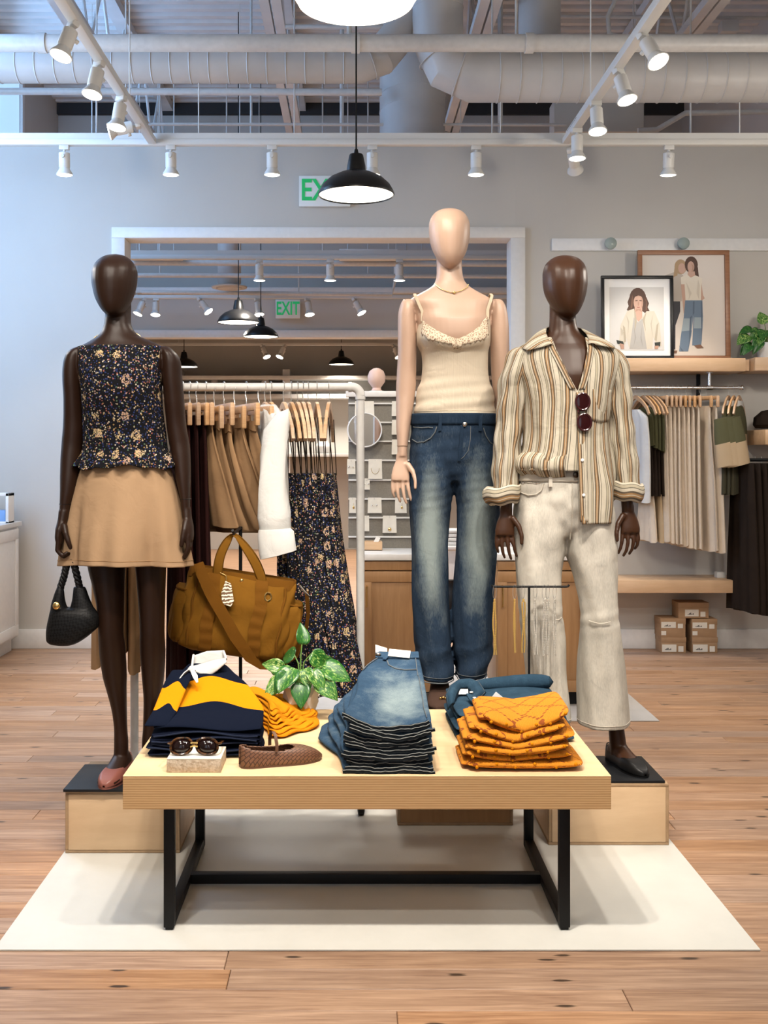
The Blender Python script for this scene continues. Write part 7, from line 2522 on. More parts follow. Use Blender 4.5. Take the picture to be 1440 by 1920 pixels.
for k in range(NR):
    f0 = k / NR
    sh = k / (NR - 1)
    top = k == NR - 1
    label = 'navy rugby shirt with amber band and white collar, top of the pile' if top else 'folded navy rugby shirt in the pile, %s from the table' % ('lowest' if k == 0 else ORD[k])
    t = thing('rugby_shirt', label, 'shirt', (-0.45, 3.3, TZ + rH(0) * f0), 'folded rugby shirts pile')
    jit = 0.010 * math.sin(k * 2.9 + 1)

    def xl(v, k=k, sh=sh, jit=jit):
        return np.interp(v, [0, 0.35, 0.7, 1], [-0.612 + 0.022 * sh, -0.600 + 0.022 * sh, -0.585 + 0.02 * sh, -0.560 + 0.018 * sh]) + jit * 0.5

    def xr(v, k=k, sh=sh, jit=jit):
        return np.interp(v, [0, 0.35, 0.6, 0.8, 1], [-0.268 + 0.006 * sh, -0.270, -0.290 - 0.03 * sh, -0.335 - 0.04 * sh, -0.385 - 0.03 * sh]) + jit * 0.5

    def zf(u, v, f0=f0, k=k, sh=sh):
        return TZ + rH(v) * f0 + 0.006 * math.sin(6 * u + k * 1.3) * (1 - v) * min(1, k)

    th = lambda u, v: rH(v) / NR * (0.98 if u > 0.05 else 0.9)
    m = pillow(xl, xr, 3.125 + jit * 0.6, 3.50, zf, th, 30, 26, 9, uvw='unit')
    weld(m.build('shirt_body', RUGBY if top else NAVY, t))
    if not top:
        # the visible edge of the inner fold
        pts = [(xl(0) + (xr(0) - xl(0)) * u, 3.123 + jit * 0.6 - 0.002, zf(u, 0.01) + th(u, 0) * 0.5 + 0.002 * math.sin(9 * u + k)) for u in np.linspace(0.04, 0.96, 22)]
        MB().tube(pts, 0.0026, 6).build('inner_fold', fabric('navy_fold', (0.016, 0.022, 0.045)) if k == 0 else bpy.data.materials['navy_fold'], t)
    else:
        def sp_(u, v, out=0.002):
            x0, x1 = xl(v), xr(v)
            return Vector((x0 + (x1 - x0) * u, 3.125 + jit * 0.6 + (3.50 - 3.125 - jit * 0.6) * v, zf(u, v) + th(u, v) + out))
        # white collar standing at the back, with ties hanging to the window side
        PL = lambda L, d: [P(a, b, d) for a, b in L]
        bt, bb = PL([(360, 1250), (363, 1230), (387, 1222), (418, 1220), (424, 1236)], 3.50), PL([(361, 1254), (366, 1250), (389, 1245), (408, 1241), (423, 1243)], 3.49)
        ft, fb = PL([(360, 1250), (372, 1247), (389, 1241), (408, 1236), (424, 1235)], 3.455), PL([(356, 1254), (373, 1263), (387, 1271), (406, 1259), (425, 1242)], 3.405)
        cb = MB()
        cb.grid(lambda u, v: bezp(bt, u).lerp(bezp(bb, u), v) + Vector((0, 0.010 * math.sin(PI * u), 0)), 20, 6)
        cb.build('collar_stand', WHITEC, t, solid=0.004, angle=180)
        cb = MB()
        cb.grid(lambda u, v: bezp(ft, u).lerp(bezp(fb, u), v) + Vector((0, -0.014 * math.sin(PI * v), 0.006 * math.sin(PI * v))), 24, 8)
        cb.build('collar', WHITEC, t, solid=0.004, angle=180)
        for (a, b), (c, e) in (((360, 1250), (363, 1228)), ((424, 1236), (419, 1221))):
            MB().tube([P(a, b, 3.455), P((a + c) / 2, (b + e) / 2 - 1, 3.48), P(c, e, 3.50)], 0.004, 8).build('collar_edge', WHITEC, t)
        TD = 0.055
        MB().strip([P(356, 1255, 3.40 - TD), P(345, 1264, 3.38 - TD), P(335, 1274, 3.37 - TD), P(328, 1288, 3.36 - TD)], [0.014, 0.022, 0.020, 0.004], 0.003, up=(0.6, 0, 0.8)).build('tie', WHITEC, t)
        MB().strip([P(360, 1256, 3.39 - TD), P(366, 1268, 3.37 - TD), P(370, 1280, 3.355 - TD)], [0.012, 0.016, 0.006], 0.003, up=(1, 0, 0)).build('tie', WHITEC, t)
        MB().ball(P(357, 1255, 3.395 - TD), 0.009, 10, (1, 0.8, 0.8)).build('knot', WHITEC, t)
        for u, v in ((0.10, 0.60), (0.20, 0.85)):
            MB().lathe([(0.006, 0), (0.006, 0.002), (0.004, 0.003)], sp_(u, v, 0.002), 12).build('button', WHITE, t)
        # sleeve folded across the window side
        sm = pillow(lambda v: -0.612 + 0.045 * v, lambda v: -0.54 + 0.05 * v, 3.13, 3.36, lambda u, v: sp_(0.12, v, 0.0).z - 0.012, 0.014, 12, 20, 6, uvw='unit')
        weld(sm.build('sleeve', RUGBY, t))

# ---- mustard tops: loose rippled pile beside the plant
NM = 7
for k in range(NM):
    sh = k / (NM - 1)
    label = 'mustard top folded on the rippled pile, %s' % ('topmost' if k == NM - 1 else ('lowest' if k == 0 else ORD[k] + ' from the table'))

    def xl(v, sh=sh):
        return np.interp(v, [0, 0.25, 0.6, 1], [-0.262, -0.270, -0.318, -0.365])

    def xr(v, k=k, sh=sh):
        return -0.100 - 0.060 * sh + 0.010 * math.sin(7 * v + k * 1.3) - 0.05 * abs(v - 0.6)

    def y0(u, k=k, sh=sh):
        return 3.322 + 0.085 * sh + 0.13 * max(0, u - 0.25) + 0.007 * math.sin(11 * u + k * 1.9)

    def zf(u, v, k=k, sh=sh):
        rip = 0.0075 * math.sin(13 * u + 7 * v + k * 0.8) * min(1, 0.25 + k * 0.25)
        return TZ + 0.004 + k * 0.0150 * (1 - 0.55 * u) * (0.75 + 0.25 * v) + max(-0.003, rip)

    m = pillow(xl, xr, y0, 3.62, zf, lambda u, v: 0.0115, 44, 20, 12, uvw='unit')
    o = m.single('mustard_top', MUSTARD, label, 'top', 'mustard tops pile')
    weld(o)

# ---- pointelle sweaters pile
NS = 6
SW = [(0.318, 0.655, 0.0), (0.318, 0.628, 0.004), (0.325, 0.615, -0.004), (0.322, 0.632, 0.003), (0.344, 0.606, 0.010), (0.372, 0.618, 0.022)]
zacc = [0.0, 0.027, 0.050, 0.074, 0.100, 0.126]
for k in range(NS):
    a, b, jy = SW[k]
    sh = k / (NS - 1)
    label = 'amber pointelle sweater on top of the sweater pile' if k == NS - 1 else 'folded amber pointelle sweater, %s from the table' % ('lowest' if k == 0 else ORD[k])
    t = thing('folded_sweater', label, 'sweater', ((a + b) / 2, 3.12, TZ + zacc[k]), 'amber sweaters pile')

    def zf(u, v, k=k, sh=sh):
        c = 0.45
        sag = 0.046 * sh * (1 - min(1, abs(u - c) / (0.45 if u < c else 0.55)) ** 1.1)
        tilt = 0.012 * sh * (u - 0.5)
        return TZ + zacc[k] * (1.05) - sag * (1 - 0.4 * v) + tilt + 0.002 * math.sin(9 * u + k * 2) * min(1, k) + 0.012 * sh * v

    thk = 0.035 if k < NS - 1 else 0.044
    m = pillow(a, b, 2.982 + jy, 3.225, zf, lambda u, v: thk + 0.002 * math.sin(8 * u + k), 44, 34, 3.6, rc=0.07)
    # run the knit pattern continuously round the front fold
    uv = []
    for q, c in zip(m.f, m.uv):
        uv.append([(m.v[w][0], m.v[w][2] * 1.0 - (m.v[w][1] - 2.98) * (1.0 if m.v[w][2] > zf(0.5, 0.5) else -1.0)) for w in q])
    m.uv = uv
    body = weld(m.build('sweater_body', POINT, t))
    # raised bobbles on the front fold
    rb = random.Random(k)
    for i in range(6):
        u = 0.08 + 0.168 * i + rb.uniform(-0.02, 0.02)
        x = a + (b - a) * u
        z = zf(u, 0.02) + thk * (0.62 if i % 2 else 0.40)
        MB().ball((x, 2.984 + jy + 0.0015, z), 0.0052, 8).build('bobble', YKNIT, body)
    # an inner sleeve layer peeping out at the window side
    m = pillow(a - 0.010 + 0.004 * math.sin(k), a + 0.05, 3.01 + jy, 3.20, lambda u, v, k=k: zf(0.03, v) + 0.004, thk * 0.62, 10, 16, 4)
    m.uv = [[(m.v[w][1], m.v[w][2]) for w in q] for q in m.f]
    weld(m.build('sleeve_fold', POINT, t))

# ---- denim shirts pile behind the sweaters
ND = 4
for k in range(ND):
    sh = k / (ND - 1)
    top = k == ND - 1
    label = 'denim shirt with open collar on top of its pile' if top else 'folded denim shirt below another, %s from the table' % ('lowest' if k == 0 else ORD[k])
    t = thing('denim_shirt', label, 'shirt', (0.5, 3.45, TZ + 0.02 * k), 'folded denim shirts pile')

    def zf(u, v, k=k, sh=sh):
        return TZ + 0.0245 * k + 0.004 * math.sin(7 * u + k) * min(1, k) + 0.012 * sh * (u - 0.3) + 0.01 * sh * v

    m = pillow(lambda v, k=k: 0.312 - 0.006 * math.sin(k * 2) + 0.012 * (1 - v), lambda v, k=k: 0.692 + 0.008 * math.sin(k * 3) - (0.03 * k / 3), 3.285 + 0.006 * math.sin(k), 3.63, zf, lambda u, v: 0.0240, 34, 22, 8, uvw='unit')
    weld(m.build('shirt_body', SHIRTDEN, t))
    if top:
        zt_ = TZ + 0.0245 * 4
        # pointed collar lying open round the neck, label inside
        C0 = P(876, 1300, 3.47)
        outer = [(840, 1331, 3.40), (836, 1304, 3.44), (844, 1286, 3.50), (860, 1275, 3.535), (881, 1273, 3.535), (898, 1279, 3.51), (911, 1299, 3.45), (892, 1319, 3.40)]
        inner = [(851, 1320, 3.405), (855, 1306, 3.44), (858, 1297, 3.475), (864, 1291, 3.50), (876, 1290, 3.50), (882, 1294, 3.48), (886, 1303, 3.44), (881, 1310, 3.405)]
        outer, inner = [P(*q) for q in outer], [P(*q) for q in inner]
        cm_ = MB()

        def fn(u, v):
            p = bezp(inner, u).lerp(bezp(outer, u), v)
            return p + Vector((0, -0.010 * math.sin(PI * v), 0.012 * math.sin(PI * v)))
        cm_.grid(fn, 42, 10)
        cm_.build('collar', SHIRTDEN, t, solid=0.004, angle=180)
        MB().tube([fn(u, 0.94) + Vector((0, -0.002, 0.002)) for u in np.linspace(0.01, 0.99, 40)], 0.0009, 5).build('collar_stitch', STITCH, t)
        nl = MB()
        nl.grid(lambda u, v: bezp(inner, 0.12 + 0.76 * u) + Vector((0, 0.004, -0.028 * v - 0.001)), 20, 4)
        nl.build('neck_band', JEANSEAM, t, solid=0.003)
        tg = MB().box(-0.017, 0.017, -0.001, 0.001, -0.009, 0.009)
        tg.xf(Matrix.Translation(P(868, 1297, 3.488)) @ Matrix.Rotation(-0.6, 4, 'X'))
        tg.build('neck_label', WHITE, t, smooth=False)
        # placket running to the front edge, wavy fold, buttons
        pts = [Vector((C0.x + 0.008, 3.425, zt_ + 0.022)), Vector((C0.x + 0.014, 3.39, zt_ + 0.012)), Vector((C0.x + 0.026, 3.34, zt_ + 0.006)), Vector((C0.x + 0.036, 3.29, zt_ - 0.004)), Vector((C0.x + 0.040, 3.278, zt_ - 0.028))]
        MB().strip(pts, 0.034, 0.004, up=(1, 0.2, 0)).build('placket', SHIRTDEN, t)
        for i in (0, 1, 2):
            c_ = pts[i] + Vector((0, -0.004, 0.005))
            MB().lathe([(0.006, 0), (0.006, 0.0025), (0.004, 0.003)], c_, 12).build('button', WHITE, t)
        tg = MB().box(-0.012, 0.012, -0.0008, 0.0008, -0.02, 0.02)
        tg.xf(Matrix.Translation((C0.x + 0.095, 3.42, zt_ + 0.008)) @ Matrix.Rotation(-0.9, 4, 'Y'))
        tg.build('price_tag', WHITE, t, smooth=False)
        # rolled sleeve along the back
        sl_ = MB()
        sl_.tube([(0.40, 3.58, zt_ + 0.014), (0.50, 3.585, zt_ + 0.018), (0.60, 3.575, zt_ + 0.030), (0.675, 3.555, zt_ + 0.032)], [0.020, 0.026, 0.028, 0.024], 14)
        sl_.build('rolled_sleeve', SHIRTDEN, t, sub=1)

# ---- block with sunglasses
t = thing('display_block', 'small stone display block at the table front edge', 'display block', (-0.44, 3.03, TZ))
MB().bbox(-0.517, -0.366, 2.978, 3.102, TZ, TZ + 0.036, 0.0015).build('block_body', STONE, t)
MB().bbox(-0.517, -0.366, 2.978, 3.102, TZ + 0.036, TZ + 0.040, 0.001).build('block_top', STONETOP, t)
BZ = TZ + 0.040
SC_ = Vector((-0.445, 3.02, BZ))
t = thing('sunglasses', 'tortoiseshell aviator sunglasses lying on the stone block', 'sunglasses', SC_)
for s in (-1, 1):
    c = SC_ + Vector((s * 0.036, -0.012, 0.026))
    pts = [c + Vector((0.030 * math.copysign(abs(math.cos(a)) ** 0.85, math.cos(a)) + s * (-0.003) * math.sin(a), 0.006 * math.sin(a), 0.0215 * math.copysign(abs(math.sin(a)) ** 0.85, math.sin(a)))) for a in np.linspace(0, 2 * PI, 32, endpoint=False)]
    MB().tube(pts, 0.0036, 8, closed=True).build('rim', TORT, t)
    ln = MB()
    ln.add([tuple(p) for p in pts] + [tuple(c + Vector((0, -0.003, 0)))], [(k, (k + 1) % 32, 32) for k in range(32)])
    ln.build('lens', LENSD, t, solid=0.0015)
    MB().tube([c + Vector((s * 0.030, 0.0, 0.008)), c + Vector((s * 0.038, 0.008, 0.006)), c + Vector((s * 0.036, 0.09, -0.010)), c + Vector((s * 0.022, 0.115, -0.020))], 0.0030, 8).build('temple', TORT, t)
MB().tube([SC_ + Vector((-0.010, -0.012, 0.036)), SC_ + Vector((0.010, -0.012, 0.036))], 0.0025, 8).build('top_bar', GOLD, t)
MB().tube([SC_ + Vector((-0.010, -0.014, 0.026)), SC_ + Vector((0, -0.016, 0.029)), SC_ + Vector((0.010, -0.014, 0.026))], 0.003, 8).build('bridge', GOLD, t)


# ---- woven leather flat
t = thing('woven_flat', 'brown woven leather ballet flat with instep strap', 'shoe', (-0.21, 3.05, TZ))
flat_shoe((-0.318, 3.030, TZ), 1.93, 0.245, t, WOVENB, INSOLE, plain('brown_strap', (0.13, 0.06, 0.032), 0.5))

# ---- T-bar with chains
SX = P(992, 0, 3.67).x
t = thing('tbar_stand', 'thin black T-bar stand for chains behind the sweaters', 'display stand', (SX, 3.67, TZ))
MB().bbox(SX - 0.07, SX + 0.07, 3.645, 3.705, TZ, TZ + 0.008, 0.002).build('base', BLACKM, t)
zb_ = P(0, 1100, 3.67).z
MB().tube([(SX, 3.67, TZ + 0.008), (SX, 3.67, zb_)], 0.0042, 10).build('post', BLACKM, t)
xa, xb = P(922, 0, 3.67).x, P(1067, 0, 3.67).x
MB().tube([(xa, 3.67, zb_ + 0.006), (xa + 0.004, 3.67, zb_ + 0.001), (xa + 0.01, 3.67, zb_), (xb - 0.01, 3.67, zb_), (xb - 0.003, 3.67, zb_ + 0.001), (xb, 3.67, zb_ + 0.007)], 0.0038, 8).build('bar', BLACKM, t)
CH = [(927.5, 1226, CHAING, 'outermost gold chain next to the denim leg'), (965, 1222, CHAING, 'fine gold chain left of the stand post'), (980.5, 1222, CHAING, 'gold chain closest to the post on the denim side'), (1003.5, 1226, CHAINS, 'pale chain just right of the post'), (1020, 1228, CHAINS, 'first chain of the pale trio near the bar end'), (1027, 1228, CHAINS, 'middle chain of the pale trio near the bar end'), (1040, 1228, CHAINS, 'last pale chain toward the bar end')]
rc = random.Random(4)
for px, pyb, mt, lb in CH:
    x = P(px, 0, 3.67).x
    t = thing('strap_chain', lb, 'chain', (x, 3.667, P(0, pyb, 3.67).z), 'chains on the T-bar stand')
    zt_, z1 = zb_ + 0.0045, P(0, 1124, 3.67).z
    lp = [(x + 0.006 * math.sin(a), 3.67 - 0.007 * math.cos(a) * 0.7, (zt_ + z1) / 2 + 0.002 + (zt_ - z1) / 2 * math.cos(a)) for a in np.linspace(0, 2 * PI, 24, endpoint=False)]
    MB().tube(lp, 0.0012, 6, closed=True).build('hang_loop', CLEARP, t)
    m = MB()
    zb2 = P(0, pyb, 3.67).z
    n = 34
    for i in range(n):
        f_ = i / (n - 1)
        for s in (-1, 1):
            z = z1 + (zb2 - z1) * f_
            off = s * (0.0036 + 0.0015 * math.sin(f_ * 9 + px)) * (1 if f_ > 0.06 else 0.4)
            if px == 965:
                off *= 0.4
            m.ball((x + off + 0.002 * math.sin(f_ * 3 + px), 3.664 + 0.002 * s, z), 0.0033, 6, (1, 1, 1.1))
    m.build('links', mt, t)

# ------------------------------------------------------------------ hangers and hanging garments


def hanger_proto(kind):
    """origin at the rail centre; the hanger lies in the YZ plane"""
    t = thing('wooden_hanger' if kind == 'shoulder' else 'clip_hanger', 'h', 'hanger', (0, 0, 0))
    hk = [(0, 0.017 * math.sin(a), 0.002 + 0.020 * math.cos(a)) for a in np.linspace(-2.0, 1.6, 14)]
    hk += [(0, 0.012, -0.03), (0, 0.0, -0.045), (0, 0.0, -0.072)]
    MB().tube(hk, 0.0017, 6).build('hook', STEELW, t)
    if kind == 'shoulder':
        for s in (-1, 1):
            pts = [Vector((0, 0, -0.072)), Vector((0, s * 0.03, -0.082)), Vector((0, s * 0.10, -0.115)), Vector((0, s * 0.17, -0.165)), Vector((0, s * 0.205, -0.215))]
            MB().strip(pts, [0.026, 0.030, 0.027, 0.024, 0.020], 0.013, up=(0, 0, 1)).build('arm', HANGW, t)
    else:
        MB().bbox(-0.007, 0.007, -0.15, 0.15, -0.098, -0.068, 0.004).build('bar', HANGW, t)
        for s in (-1, 1):
            MB().bbox(-0.009, 0.009, s * 0.14 - 0.013, s * 0.14 + 0.013, -0.158, -0.070, 0.004).build('clip', HANGW, t)
    return t


HPRO = {'shoulder': hanger_proto('shoulder'), 'clip': hanger_proto('clip')}
HUSED = {'shoulder': False, 'clip': False}


def hang(kind, x, y, z, rz, label, group, sc=1.0):
    if not HUSED[kind]:
        HUSED[kind] = True
        o = HPRO[kind]
        o.location = (x, y, z)
        o.rotation_euler = (0, 0, rz)
    else:
        o = dup(HPRO[kind], (x, y, z), rz)
    o.scale = (sc, sc, sc)
    o['label'] = label
    o['group'] = group
    return o


def hung(rows, x, y, rz, seed, amp=0.010, nf=5, n=72, cap=True, dx=0.0, twist=0.0, sx=0.0):
    """garment loft hanging at (x, y); rows: (z, half width, half thickness, shift along width); width axis = local y"""
    rr = smoothrows(rows, -0.012 if rows[0][0] > rows[-1][0] else 0.012)
    if len(rr) < 4:
        rr = smoothrows(rows, 0.012)
    m = len(rr)
    rings = []
    U, V = [], []
    for i, (z, hw, ht, sf) in enumerate(rr):
        t = i / (m - 1)
        r = []
        for j in range(n):
            a = 2 * PI * j / n
            c, s = math.cos(a), math.sin(a)
            ly = hw * math.copysign(abs(c) ** 0.85, c) + sf
            lx = ht * math.copysign(abs(s) ** 0.8, s)
            o = amp * min(1.0, 0.15 + t * 1.3) * (math.sin(nf * 2 * PI * (c * 0.5 + 0.5) + seed + 1.2 * t) + 0.45 * math.sin(nf * 4.3 * PI * (c * 0.5 + 0.5) + seed * 2.1))
            lx += o + dx * t * t
            rq = rz + twist * t
            X = x + lx * math.cos(rq) - ly * math.sin(rq) + sx * t
            Y = y + lx * math.sin(rq) + ly * math.cos(rq)
            zz = z + (0.006 * math.sin(3 * a + seed) if i == m - 1 else 0)
            r.append((X, Y, zz))
        rings.append(r)
        U.append([k / n for k in range(n + 1)])
        V.append(z)
    return MB().loft(rings, cap, (U, V))


RG = 'hangers on the white rack'
zr_ = RZ
rx = lambda px: (px - VX) * RY / F
# dark maroon dresses at the mannequin side
for i, px in enumerate((330, 343, 356, 369)):
    rz = 0.30 + 0.04 * i
    hang('clip' if i % 2 else 'clip', rx(px), RY, zr_, rz, 'clip hanger of the maroon dresses, %s from the floral top mannequin' % ORD[i].replace('bottom', 'first'), RG)
    m = hung([(1.50, 0.12, 0.012, 0), (1.35, 0.14, 0.012, 0), (1.0, 0.17, 0.013, 0), (0.6, 0.20, 0.014, 0), (0.40 + 0.03 * i, 0.215, 0.015, 0)], rx(px), RY, rz, i * 1.3, 0.006, 5)
    m.single('maroon_dress', MAROON, 'dark maroon dress on the rack, %s from the floral top mannequin' % ORD[i].replace('bottom', 'first'), 'dress', 'maroon dresses on the rack', angle=60)
# long khaki garments glimpsed behind the mannequin legs
for i, (px, zb, mt) in enumerate(((190, 0.52, KHAKI2), (222, 0.60, OATMEAL), (240, 0.58, KHAKI2), (256, 0.50, KHAKI2))):
    hang('clip', rx(px), RY, zr_, 0.12, 'clip hanger hidden behind the floral top, %s from the rack end' % ORD[i].replace('bottom', 'first'), RG)
    m = hung([(1.49, 0.15, 0.012, 0), (1.2, 0.17, 0.018, 0), (0.8, 0.19, 0.022, 0), (zb, 0.20, 0.024, 0)], rx(px), RY, 0.12, i * 0.9, 0.006, 4)
    m.single('khaki_trousers', mt, 'long khaki garment behind the mannequin legs, %s from the rack end' % ORD[i].replace('bottom', 'first'), 'trousers', 'khaki garments behind the mannequin', angle=60)
# khaki skirts on clip hangers: near edge swung to the window side
skp = [(386, 0.30), (402, 0.32), (420, 0.34), (440, 0.36), (462, 0.40), (486, 0.42)]
for i, (px, rz) in enumerate(skp):
    nm = ORD[i].replace('bottom', 'first')
    hang('clip', rx(px), RY, zr_ - 0.012 * (i % 2), rz, 'clip hanger of the khaki skirts, %s from the maroon dresses' % nm, RG)
    dz = 0.012 * (i % 3)
    tw = 0.50 + 0.13 * i
    sxx = -0.035 - 0.008 * i
    m = hung([(1.485 - dz, 0.110, 0.010, 0), (1.44 - dz, 0.118, 0.012, 0), (1.30 - dz, 0.170, 0.016, 0.0), (1.15 - dz, 0.215, 0.022, 0.0), (1.065 - dz, 0.240 + 0.008 * i, 0.026, 0)], rx(px), RY, rz, i * 1.7 + 0.4, 0.011, 3, twist=tw, sx=sxx)
    t = thing('khaki_skirt', 'khaki skirt hanging on the rack, %s from the maroon dresses' % nm, 'skirt', (rx(px), RY, 1.06), 'khaki skirts on the rack')
    m.build('skirt_body', KHAKI2, t, angle=60)
    m = hung([(1.490 - dz, 0.112, 0.012, 0), (1.455 - dz, 0.119, 0.014, 0)], rx(px), RY, rz, i * 1.7 + 0.4, 0.002, 3)
    m.build('waistband', KHAKI2, t, angle=60)
# white shirts, one sleeve hanging toward the camera
for i, px in enumerate((497, 508)):
    rz = 0.28
    hang('shoulder', rx(px), RY, zr_, rz, 'wooden hanger of the %s white shirt' % ('first', 'second')[i], RG)
    t = thing('white_shirt', ('white shirt hanging beside the khaki skirts', 'white shirt hanging next to the floral dresses')[i], 'shirt', (rx(px), RY, 1.0), 'white shirts on the rack')
    m = hung([(1.545, 0.05, 0.016, 0), (1.51, 0.14, 0.026, 0), (1.44, 0.215, 0.032, 0), (1.25, 0.22, 0.036, 0), (1.05, 0.225, 0.040, 0)], rx(px), RY, rz, i * 2.0, 0.008, 4)
    m.build('shirt_body', WHITEC, t, angle=70)
    if i == 1:
        # front sleeve
        sx, sy = rx(px) + math.sin(rz) * -0.19, RY - 0.19 * math.cos(rz)
        rows = []
        base = [(P(528, 772, 4.1), 0.030), (P(519, 800, 4.07), 0.048), (P(512, 850, 4.04), 0.056), (P(511, 910, 4.01), 0.060), (P(514, 965, 3.99), 0.062), (P(518, 1012, 3.98), 0.062)]
        pts = [b[0] for b in base]
        rr = [b[1] for b in base]
        rings = []
        for (p, r) in zip(pts, rr):
            rings.append([(p.x + r * 0.92 * math.cos(a) + 0.006 * math.sin(3 * a + p.z * 40), p.y + r * 0.6 * math.sin(a), p.z + 0.012 * math.cos(a)) for a in np.linspace(0, 2 * PI, 28, endpoint=False)])
        MB().loft(list(reversed(rings))).build('sleeve', WHITEC, t, angle=180)
        rings = []
        for (px_, py_, r, tl) in ((515, 992, 0.060, 0.06), (517, 1000, 0.068, 0.12), (520, 1030, 0.069, 0.22), (522, 1040, 0.068, 0.26), (522, 1041, 0.058, 0.26)):
            p = P(px_, py_, 3.975)
            rings.append([(p.x + r * math.cos(a), p.y + r * 0.55 * math.sin(a), p.z + r * math.cos(a) * tl) for a in np.linspace(0, 2 * PI, 32, endpoint=False)])
        MB().loft(list(reversed(rings))).build('cuff', WHITEC, t, angle=60)
# floral dresses on wooden hangers by the rack post
fdx = [(532, 0.24), (546, 0.22), (558, 0.20), (568, 0.17), (578, 0.15), (594, 0.12), (617, -0.06)]
for i, (px, rz) in enumerate(fdx):
    nm = ORD[i].replace('bottom', 'first')
    X = rx(px)
    hang('shoulder', X, RY, zr_, rz, 'wooden hanger of the floral dresses, %s from the white shirts' % nm, RG)
    t = thing('floral_dress', 'long dark floral dress on the rack, %s from the white shirts' % nm, 'dress', (X, RY, 0.42), 'floral dresses on the rack')
    zt = 1.27
    far = i >= 5
    m = hung([(zt, 0.10, 0.012, -0.02), (zt - 0.06, 0.13, 0.016, -0.02), (zt - 0.30, 0.145, 0.022, -0.02), (zt - 0.55, 0.17, 0.027, -0.03), (zt - 0.80, 0.195, 0.031, -0.04), (0.42 + 0.01 * (i % 3), 0.215, 0.034, -0.05)], X + 0.01, RY, rz, i * 1.1, 0.019, 5, 120, dx=rx((566, 584, 602, 620, 638, 655, 668)[i]) - X - 0.01)
    m.build('dress_body', FLOWER, t, angle=70)
    for s in (-1, 1):
        for q in (-0.008, 0.008):
            a = (X - math.sin(rz) * s * 0.14 + q, RY + math.cos(rz) * s * 0.14, 1.49)
            b = (X - math.sin(rz) * (s * 0.085 - 0.02) + 0.012 + q * 1.6, RY + math.cos(rz) * (s * 0.085 - 0.02), zt - 0.01)
            MB().tube([a, b], 0.0022, 6).build('strap', DARKC, t)

# ------------------------------------------------------------------ wall rail garments (at the right)
RG2 = 'hangers on the chrome wall rail'
wx = lambda px: (px - VX) * RRY / F


def wall_item(px, kind, rows, mat, label, cat, group, rz, seed, amp=0.006, nf=4, name='garment', hl=None, sc=0.85):
    if hl:
        hang(kind, wx(px), RRY, RRZ, rz, hl, RG2, sc)
    m = hung(rows, wx(px), RRY, rz, seed, amp, nf, 48)
    return m.single(name, mat, label, cat, group, angle=60)


zz = lambda py: HC - (py - VY) * RRY / F
# white tee with black panel, olive tops
wall_item(1192, 'shoulder', [(zz(768), 0.05, 0.012, 0), (zz(785), 0.15, 0.02, 0), (zz(860), 0.17, 0.024, 0), (zz(940), 0.17, 0.026, 0)], WHITEC, 'white long-sleeved top at the rail start beside the striped cuff', 'top', 'tops on the wall rail', 0.25, 0.2, name='white_jersey', hl='wooden hanger of the white top on the wall rail')
for i, px in enumerate((1206, 1213, 1220, 1227)):
    wall_item(px, 'shoulder', [(zz(764), 0.05, 0.010, 0), (zz(782), 0.13, 0.016, 0), (zz(835 + 4 * i), 0.14, 0.018, 0)], OLIVE, 'olive knit top on the wall rail, %s from the white top' % ORD[i].replace('bottom', 'first'), 'top', 'tops on the wall rail', 0.22, i, 0.004, name='olive_top', hl='wooden hanger of the olive tops, %s along' % ORD[i].replace('bottom', 'first'))
    wall_item(px + 1, 'clip', [(zz(836 + 4 * i), 0.11, 0.012, 0), (zz(928), 0.13, 0.015, 0)], DARKC, 'dark skirt under the olive tops, %s along' % ORD[i].replace('bottom', 'first'), 'skirt', 'dark skirts on the wall rail', 0.22, i, 0.004, name='dark_skirt')
for i, px in enumerate((1212, 1226)):
    wall_item(px, 'clip', [(zz(926), 0.10, 0.014, 0), (zz(1014), 0.13, 0.02, 0)], (OATMEAL, TAN)[i], ('pale beige hem below the dark skirts', 'taupe hem below the dark skirts')[i], 'skirt', None, 0.2, i, name='beige_skirt')
# oatmeal linen trousers and skirts
oat = (1236, 1245, 1253, 1261, 1270, 1278, 1287, 1297, 1313, 1325)
for i, px in enumerate(oat):
    rz = 0.14 if i < 8 else 0.30
    w = 0.15 if i < 8 else 0.19
    nm = 'first second third fourth fifth sixth seventh eighth ninth tenth'.split()[i]
    wall_item(px, 'clip', [(zz(762), 0.11, 0.010, 0), (zz(790), 0.115, 0.014, 0), (zz(900), w * 0.85, 0.018, 0), (zz(1012 + 2.2 * i), w, 0.022, 0)], OATMEAL, 'oatmeal linen trousers on the wall rail, %s from the olive tops' % nm, 'trousers', 'oatmeal linen on the wall rail', rz, i * 1.4, 0.006, 4, name='linen_trousers', hl='clip hanger of the oatmeal linen, %s along' % nm)
